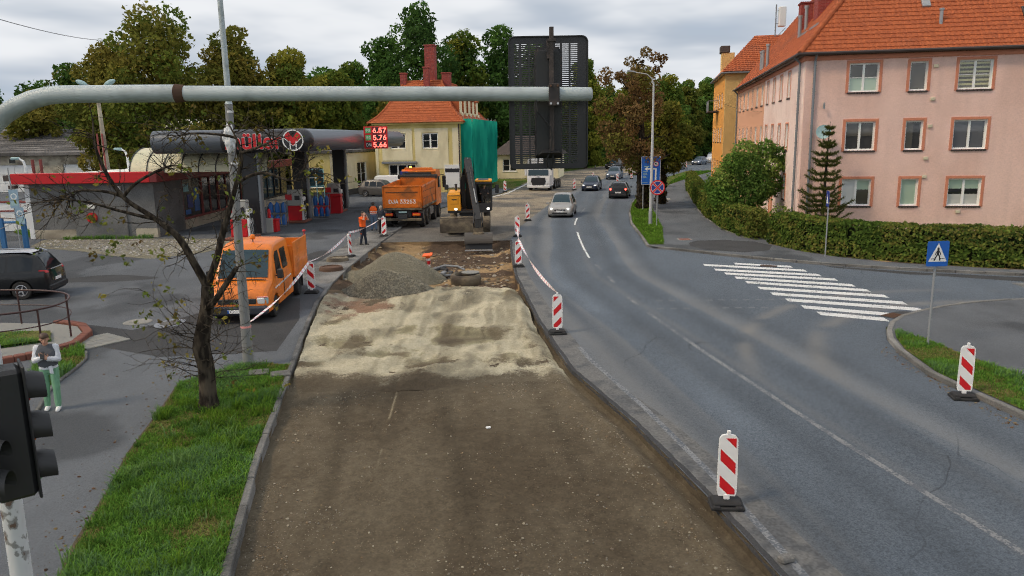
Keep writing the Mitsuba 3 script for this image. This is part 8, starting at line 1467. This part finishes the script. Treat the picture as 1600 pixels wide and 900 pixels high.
for s in (-1, 1):
    hl = tt.add('headlight', Mesh().hull([(s * .84, -.10, .66), (s * 1.18, -.07, .7), (s * 1.2, -.04, 1.15), (s * 1.02, -.09, 1.0), (s * .9, 0, .9), (s * 1.15, .05, 1.0)]), 'lamp_clear'); tt.add('mirror', Mesh().box(min(s * 1.27, s * 1.5), max(s * 1.27, s * 1.5), -.05, .15, 1.6, 2.5, .05), 'paint_white'); tt.add('side_window', Mesh().box(min(s * 1.221, s * 1.23), max(s * 1.221, s * 1.23), .35, 1.3, 1.7, 2.4, 0), 'glass_dark')
    for y in (.95, 3.6, 4.9, 6.2): wheel(tt, s * 1.05, y, .5, .32, s, 'grey_steel', 8)
    tt.add('chassis_rail', Mesh().box(min(s * .3, s * .45), max(s * .3, s * .45), 2.0, 7.0, .75, 1.05, .01), 'dark_steel')
tt.add('fifth_wheel', Mesh().box(-.5, .5, 4.6, 5.6, 1.06, 1.2, .04), 'dark_steel'); tt.add('deck', Mesh().box(-1.1, 1.1, 2.15, 3.0, .95, 1.15, .03), 'dark_steel')
put(tt, 'white_truck', 'white tractor unit coming forward below the black signal board', 'truck', TM(3.0, 80.9, -.03, math.radians(-14)))
# ------------------------------------------------------------------ people
def ball(p, r_, n=12): return m3.Manifold.sphere(float(r_), n).translate([float(x) for x in p])
def bone(p, q, r0, r1): return m3.Manifold.batch_hull([ball(p, r0), ball(q, r1)])
def blend(parts, edge=.022, it=6):
    m_ = m3.Manifold.batch_boolean(parts, m3.OpType.Add).refine_to_length(edge).to_mesh(); t = trimesh.Trimesh(m_.vert_properties[:, :3], m_.tri_verts, process=True); trimesh.smoothing.filter_taubin(t, iterations=it); return t
def hand(wrist, aim, palm_n, side, curl):
    """Palm, four fingers of unequal length and a thumb from the side of the palm."""
    a = np.array(aim, float); a /= np.linalg.norm(a); n_ = np.array(palm_n, float); n_ -= a * (n_ @ a); n_ /= np.linalg.norm(n_); s = np.cross(a, n_) * side; w = np.array(wrist, float); out = []
    kn = [w + a * .085 + s * o for o in (.032, .011, -.011, -.031)]; out.append(m3.Manifold.batch_hull([ball(w, .024), ball(w + a * .03 + s * .028, .017), ball(w + a * .03 - s * .028, .017)] + [ball(k, .0125) for k in kn]))
    for k, L in zip(kn, (.070, .080, .074, .058)):
        c1, c2 = curl * .6, curl * 1.3; p1 = k + (a * math.cos(c1) + n_ * math.sin(c1)) * L * .5; p2 = p1 + (a * math.cos(c2) + n_ * math.sin(c2)) * L * .5; out += [bone(k, p1, .0100, .0092), bone(p1, p2, .0092, .0078)]
    b = w + a * .025 + s * .030; t1 = b + (a * .5 + s * .7 + n_ * .45) * .045; t2 = t1 + (a * .85 + n_ * .45) * .035; return out + [bone(b, t1, .013, .011), bone(t1, t2, .011, .009)]
def person(name, label, M, J, wear, hair, look=(0, -1, 0), h=1.72, sleeves=True, extra=None, build=1.0):
    pr = Proto(); k = h / 1.72; V = lambda q: np.array(J[q], float); B = build
    L = np.array(look, float); L /= np.linalg.norm(L); sx = np.cross([0, 0, 1.0], L); sx = -sx / np.linalg.norm(sx); up_ = np.cross(L, sx) * 1.0; up_ = up_ if up_[2] > 0 else -up_; H = V('head')
    parts = [m3.Manifold.batch_hull([ball(H + up_ * .030 - L * .016, .092), ball(H + up_ * .035 + L * .018, .080), ball(H - up_ * .055 + L * .040, .050), ball(H - up_ * .095 + L * .058, .026)]), bone(V('neck') - [0, 0, .04], H - up_ * .06 - L * .015, .056, .052),
             bone(H + up_ * .01 + L * .094, H - up_ * .022 + L * .118, .010, .014), ball(H + sx * .082 - L * .005 - up_ * .012, .020), ball(H - sx * .082 - L * .005 - up_ * .012, .020)]
    tor = [m3.Manifold.batch_hull([ball(V('chest') + [s * .10, 0, .02], .105 * B) for s in (-1, 1)] + [ball(V('neck') + [s * .10, 0, -.06], .065) for s in (-1, 1)] + [ball(V('waist') + [s * .065, 0, 0], .095 * B) for s in (-1, 1)]), m3.Manifold.batch_hull([ball(V('waist') + [s * .065, 0, 0], .094 * B) for s in (-1, 1)] + [ball((V('hipL') + V('hipR')) / 2 + [s * .075, .01, .02], .105 * B) for s in (-1, 1)])]
    legs, arms = [], []
    for s in 'LR':
        legs += [bone(V('hip' + s), V('knee' + s), .092 * B, .058), bone(V('knee' + s), V('ankle' + s), .056, .040)]; arms += [bone(V('sh' + s), V('el' + s), .056 * B, .042), bone(V('el' + s), V('wr' + s), .041, .028)]
    hands = []
    for s, sg in (('L', 1), ('R', -1)):
        aim = J.get('aim' + s, V('wr' + s) - V('el' + s)); hands += hand(J['wr' + s], aim, J.get('palm' + s, (0, -1, .0)), sg, J.get('curl', .5))
    feet = [m3.Manifold.batch_hull([ball(V('ankle' + s) + [0, .02, -.03], .04), ball(V('ankle' + s) + np.array(J.get('toe' + s, (0, -1, 0))) * .14 + [0, 0, -.055], .032), ball(V('ankle' + s) + [0, .03, -.055], .035)]) for s in 'LR']
    allp = parts + tor + legs + arms + hands + feet; MM = M @ np.diag([k, k, k, 1])
    def put_(path, t, m_):
        if path in ('shirt', 'trousers', 'vest'):
            q = np.array(t.vertices); t = trimesh.Trimesh(q + np.array(t.vertex_normals) * (.022 * (meshkit.fbm(np.c_[q[:, 0] * 11, q[:, 1] * 11, q[:, 2] * 20], 3, 5) - .5))[:, None], t.faces, process=False)
        v = np.array(t.vertices) @ MM[:3, :3].T + MM[:3, 3]; return pr.add(path, trimesh.Trimesh(v, t.faces, process=False), m_, True)
    put_('body', blend(allp, .016, 4), 'skin')
    def grown(f, g): return f(g)
    top, bot, vest = wear['top'], wear['bottom'], wear.get('vest')
    g = .016; sh_p = [m3.Manifold.batch_hull([ball(V('chest') + [s * .10, 0, .02], .105 * B + g) for s in (-1, 1)] + [ball(V('neck') + [s * .10, 0, -.06], .060 + g) for s in (-1, 1)] + [ball(V('waist') + [s * .065, 0, 0], .098 * B + g) for s in (-1, 1)]), m3.Manifold.batch_hull([ball(V('waist') + [s * .065, 0, 0], .099 * B + g) for s in (-1, 1)] + [ball((V('hipL') + V('hipR')) / 2 + [s * .075, .0, .06], .108 * B + g) for s in (-1, 1)])]
    for s in 'LR':
        sh_p.append(bone(V('sh' + s), V('el' + s) if sleeves else V('sh' + s) + (V('el' + s) - V('sh' + s)) * .55, .060 * B + g, (.045 if sleeves else .056) + g))
        if sleeves: sh_p.append(bone(V('el' + s), V('wr' + s) - (V('wr' + s) - V('el' + s)) * .08, .046 + g, .034 + g))
    put_('shirt', blend(sh_p, .022, 5), top)
    tr_p = [m3.Manifold.batch_hull([ball((V('hipL') + V('hipR')) / 2 + [s * .075, .01, z], .106 * B + .014) for s in (-1, 1) for z in (.07, -.01)])]
    for s in 'LR': tr_p += [bone(V('hip' + s), V('knee' + s), .095 * B + .012, .066 + .01), bone(V('knee' + s), V('ankle' + s) + [0, 0, .02], .066 + .008, .052 + .008)]
    put_('trousers', blend(tr_p, .022, 5), bot)
    for s, f in zip('LR', feet): put_('shoe', blend([m3.Manifold.batch_hull([ball(V('ankle' + s) + [0, .02, -.02], .052), ball(V('ankle' + s) + np.array(J.get('toe' + s, (0, -1, 0))) * .15 + [0, 0, -.052], .040), ball(V('ankle' + s) + [0, .035, -.05], .042)])], .02, 3), wear['shoes'])
    if vest:
        g = .032; vp = [m3.Manifold.batch_hull([ball(V('chest') + [s * .10, 0, .02], .105 * B + g) for s in (-1, 1)] + [ball(V('neck') + [s * .09, 0, -.07], .058 + g) for s in (-1, 1)] + [ball(V('waist') + [s * .065, 0, -.06], .100 * B + g) for s in (-1, 1)])]
        t = blend(vp, .02, 4); put_('vest', t, vest)
        if wear.get('bands'):
            for z in wear['bands']:
                zc = V('waist')[2] + z; sl_ = m3.Manifold.batch_boolean([m3.Manifold.batch_hull([ball(V('chest') + [s * .10, 0, .02], .105 * B + g + .004) for s in (-1, 1)] + [ball(V('waist') + [s * .065, 0, -.06], .100 * B + g + .004) for s in (-1, 1)]), m3.Manifold.cube([1.2, 1.2, .05], True).translate([float(V('chest')[0]), float(V('chest')[1]), float(zc)])], m3.OpType.Intersect).to_mesh(); put_('reflective_band', trimesh.Trimesh(sl_.vert_properties[:, :3], sl_.tri_verts), 'reflective')
    hp_ = [m3.Manifold.batch_hull([ball(H + up_ * .045 - L * .020, .097), ball(H + up_ * .055 + L * .022, .080), ball(H - up_ * .03 - L * .045, .078)])]
    if hair == 'tied': hp_.append(ball(H - up_ * .02 - L * .125, .042)); hp_.append(bone(H - up_ * .03 - L * .12, H - up_ * .12 - L * .13, .035, .02))
    cutb = m3.Manifold.cube([.5, .5, .5], True)
    put_('hair', blend(hp_, .02, 3), {'tied': 'hair_blond', 'grey': 'hair_grey'}.get(hair, 'hair_dark'))
    for s in (-1, 1):
        e = Mesh(); e.tm(trimesh.creation.icosphere(1, .012 * k), MM @ tr(*(H / 1 + L * .088 + sx * s * .033 + up_ * .012)) @ np.diag([1 / k, 1 / k, .7 / k, 1])); pr.add('eye', e, 'hair_dark', True)
    e = Mesh(); e.tm(trimesh.creation.icosphere(1, 1.0), MM @ tr(*(H + L * .092 - up_ * .058)) @ np.diag([.022, .012, .007, 1])); pr.add('mouth', e, 'lip', True)
    if extra: extra(pr, MM)
    return put(pr, name, label, 'person')
mat('lip', (.38, .13, .11), .5)
STAND = {'hipL': (.095, 0, .92), 'hipR': (-.095, 0, .92), 'kneeL': (.11, -.015, .50), 'kneeR': (-.10, -.01, .50), 'ankleL': (.12, .02, .085), 'ankleR': (-.11, .02, .085), 'waist': (0, .0, 1.08), 'chest': (0, .0, 1.27), 'neck': (0, .01, 1.46), 'head': (0, -.02, 1.60), 'shL': (.175, 0, 1.405), 'shR': (-.175, 0, 1.405), 'elL': (.23, .03, 1.13), 'elR': (-.23, .03, 1.13), 'wrL': (.22, -.06, .90), 'wrR': (-.22, -.06, .90), 'palmL': (-1, 0, 0), 'palmR': (1, 0, 0)}
J = dict(STAND); J.update(elL=(.22, -.06, 1.14), wrL=(.06, -.24, 1.20), elR=(-.23, -.05, 1.14), wrR=(-.05, -.25, 1.24), aimL=(-.5, -.3, .75), aimR=(.45, -.3, .8), palmL=(0, -.4, .6), palmR=(0, -.6, .4), head=(0, -.045, 1.595), curl=.8, ankleR=(-.13, .06, .085), ankleL=(.10, -.05, .085), kneeL=(.11, -.06, .5))
def phone(pr, MM): pr.add('phone', Mesh().box(-.04, .04, -.006, .006, -.075, .075, .008, MM @ tr(.0, -.335, 1.31) @ rx(-25)), 'black_plastic'); pr.add('shirt_tail', Mesh().hull([(MM @ np.array([x, y, z, 1]))[:3] for x, y, z in ((.04, -.145, 1.02), (.11, -.14, 1.02), (.05, -.155, .86), (.12, -.15, .84), (.08, -.16, .9))]), 'cloth_white')
person('person', 'woman in green trousers, white shirt and dark waistcoat looking at a phone', TM(-9.78, 15.30, 0, math.radians(18)), J, dict(top='cloth_white', bottom='cloth_green', shoes='white_plastic', vest='cloth_grey'), 'tied', look=(.10, -1, -.18), h=1.68, extra=phone, build=.92)
J = dict(STAND); J.update(elR=(-.19, -.26, 1.34), wrR=(-.07, -.20, 1.56), aimR=(.35, .2, .9), palmR=(.6, .7, 0), elL=(.19, -.24, 1.30), wrL=(.08, -.20, 1.55), aimL=(-.3, .2, .9), palmL=(-.6, .7, 0), head=(0, -.05, 1.61), curl=.7, kneeL=(.10, -.05, .5), ankleL=(.11, -.09, .085), ankleR=(-.10, .09, .085))
def stripe(pr, MM): pr.add('trouser_stripe', Mesh().hull([(MM @ np.array([x, y, z, 1]))[:3] for x, y, z in ((-.19, -.06, .62), (-.17, .06, .62), (-.188, -.06, .585), (-.168, .06, .585), (-.17, -.08, .6))]), 'cloth_orange')
person('person', 'worker in orange T-shirt and dark trousers with hands raised to his face', TM(-7.95, 40.35, 0, math.radians(62)), J, dict(top='cloth_orange', bottom='cloth_navy', shoes='shoe_dark'), 'dark', look=(.1, -1, -.05), h=1.80, sleeves=False, extra=stripe)
J = dict(STAND); J.update(elL=(.25, -.02, 1.15), wrL=(.15, -.20, 1.05), elR=(-.25, -.02, 1.15), wrR=(-.15, -.20, 1.05), ankleL=(.13, .02, .085), ankleR=(-.13, .02, .085))
person('person', 'worker in orange reflective waistcoat and jeans seen from behind', TM(-8.52, 46.9, 0, math.radians(188)), J, dict(top='cloth_black', bottom='denim', shoes='shoe_dark', vest='cloth_orange', bands=(-.02, .07)), 'dark', h=1.78, build=1.1)
J = dict(STAND); J.update(elL=(.22, -.10, 1.16), wrL=(.10, -.26, 1.30), elR=(-.22, -.10, 1.16), wrR=(-.10, -.26, 1.28), head=(0, -.03, 1.6))
def belt(pr, MM): pr.add('white_band', Mesh().tube([(MM @ np.array([.17 * math.cos(a), .13 * math.sin(a), .97, 1]))[:3] for a in np.linspace(0, 6.28, 17)], .03, 6), 'cloth_white')
person('person', 'grey haired person in dark clothes half hidden behind the striped beacon', TM(-7.78, 45.2, 0, math.radians(150)), J, dict(top='cloth_navy', bottom='cloth_black', shoes='shoe_dark'), 'grey', h=1.68, extra=belt)
J = dict(STAND); J.update(hipL=(.10, 0, .12), hipR=(-.10, 0, .12), kneeL=(.14, -.44, .16), kneeR=(-.14, -.44, .16), ankleL=(.14, -.52, -.14), ankleR=(-.14, -.52, -.14), waist=(0, .02, .30), chest=(0, .0, .50), neck=(0, .0, .69), head=(0, -.03, .84), shL=(.18, 0, .63), shR=(-.18, 0, .63), elL=(.26, -.14, .40), elR=(-.26, -.14, .40), wrL=(.24, -.40, .42), wrR=(-.24, -.40, .42), palmL=(0, 0, -1), palmR=(0, 0, -1), curl=1.0)
person('person', 'digger driver in dark clothes sitting in the excavator cab', TM(-2.52 + .93, 46.2, 1.90, 0), J, dict(top='cloth_navy', bottom='cloth_black', shoes='shoe_dark'), 'dark', h=1.6)
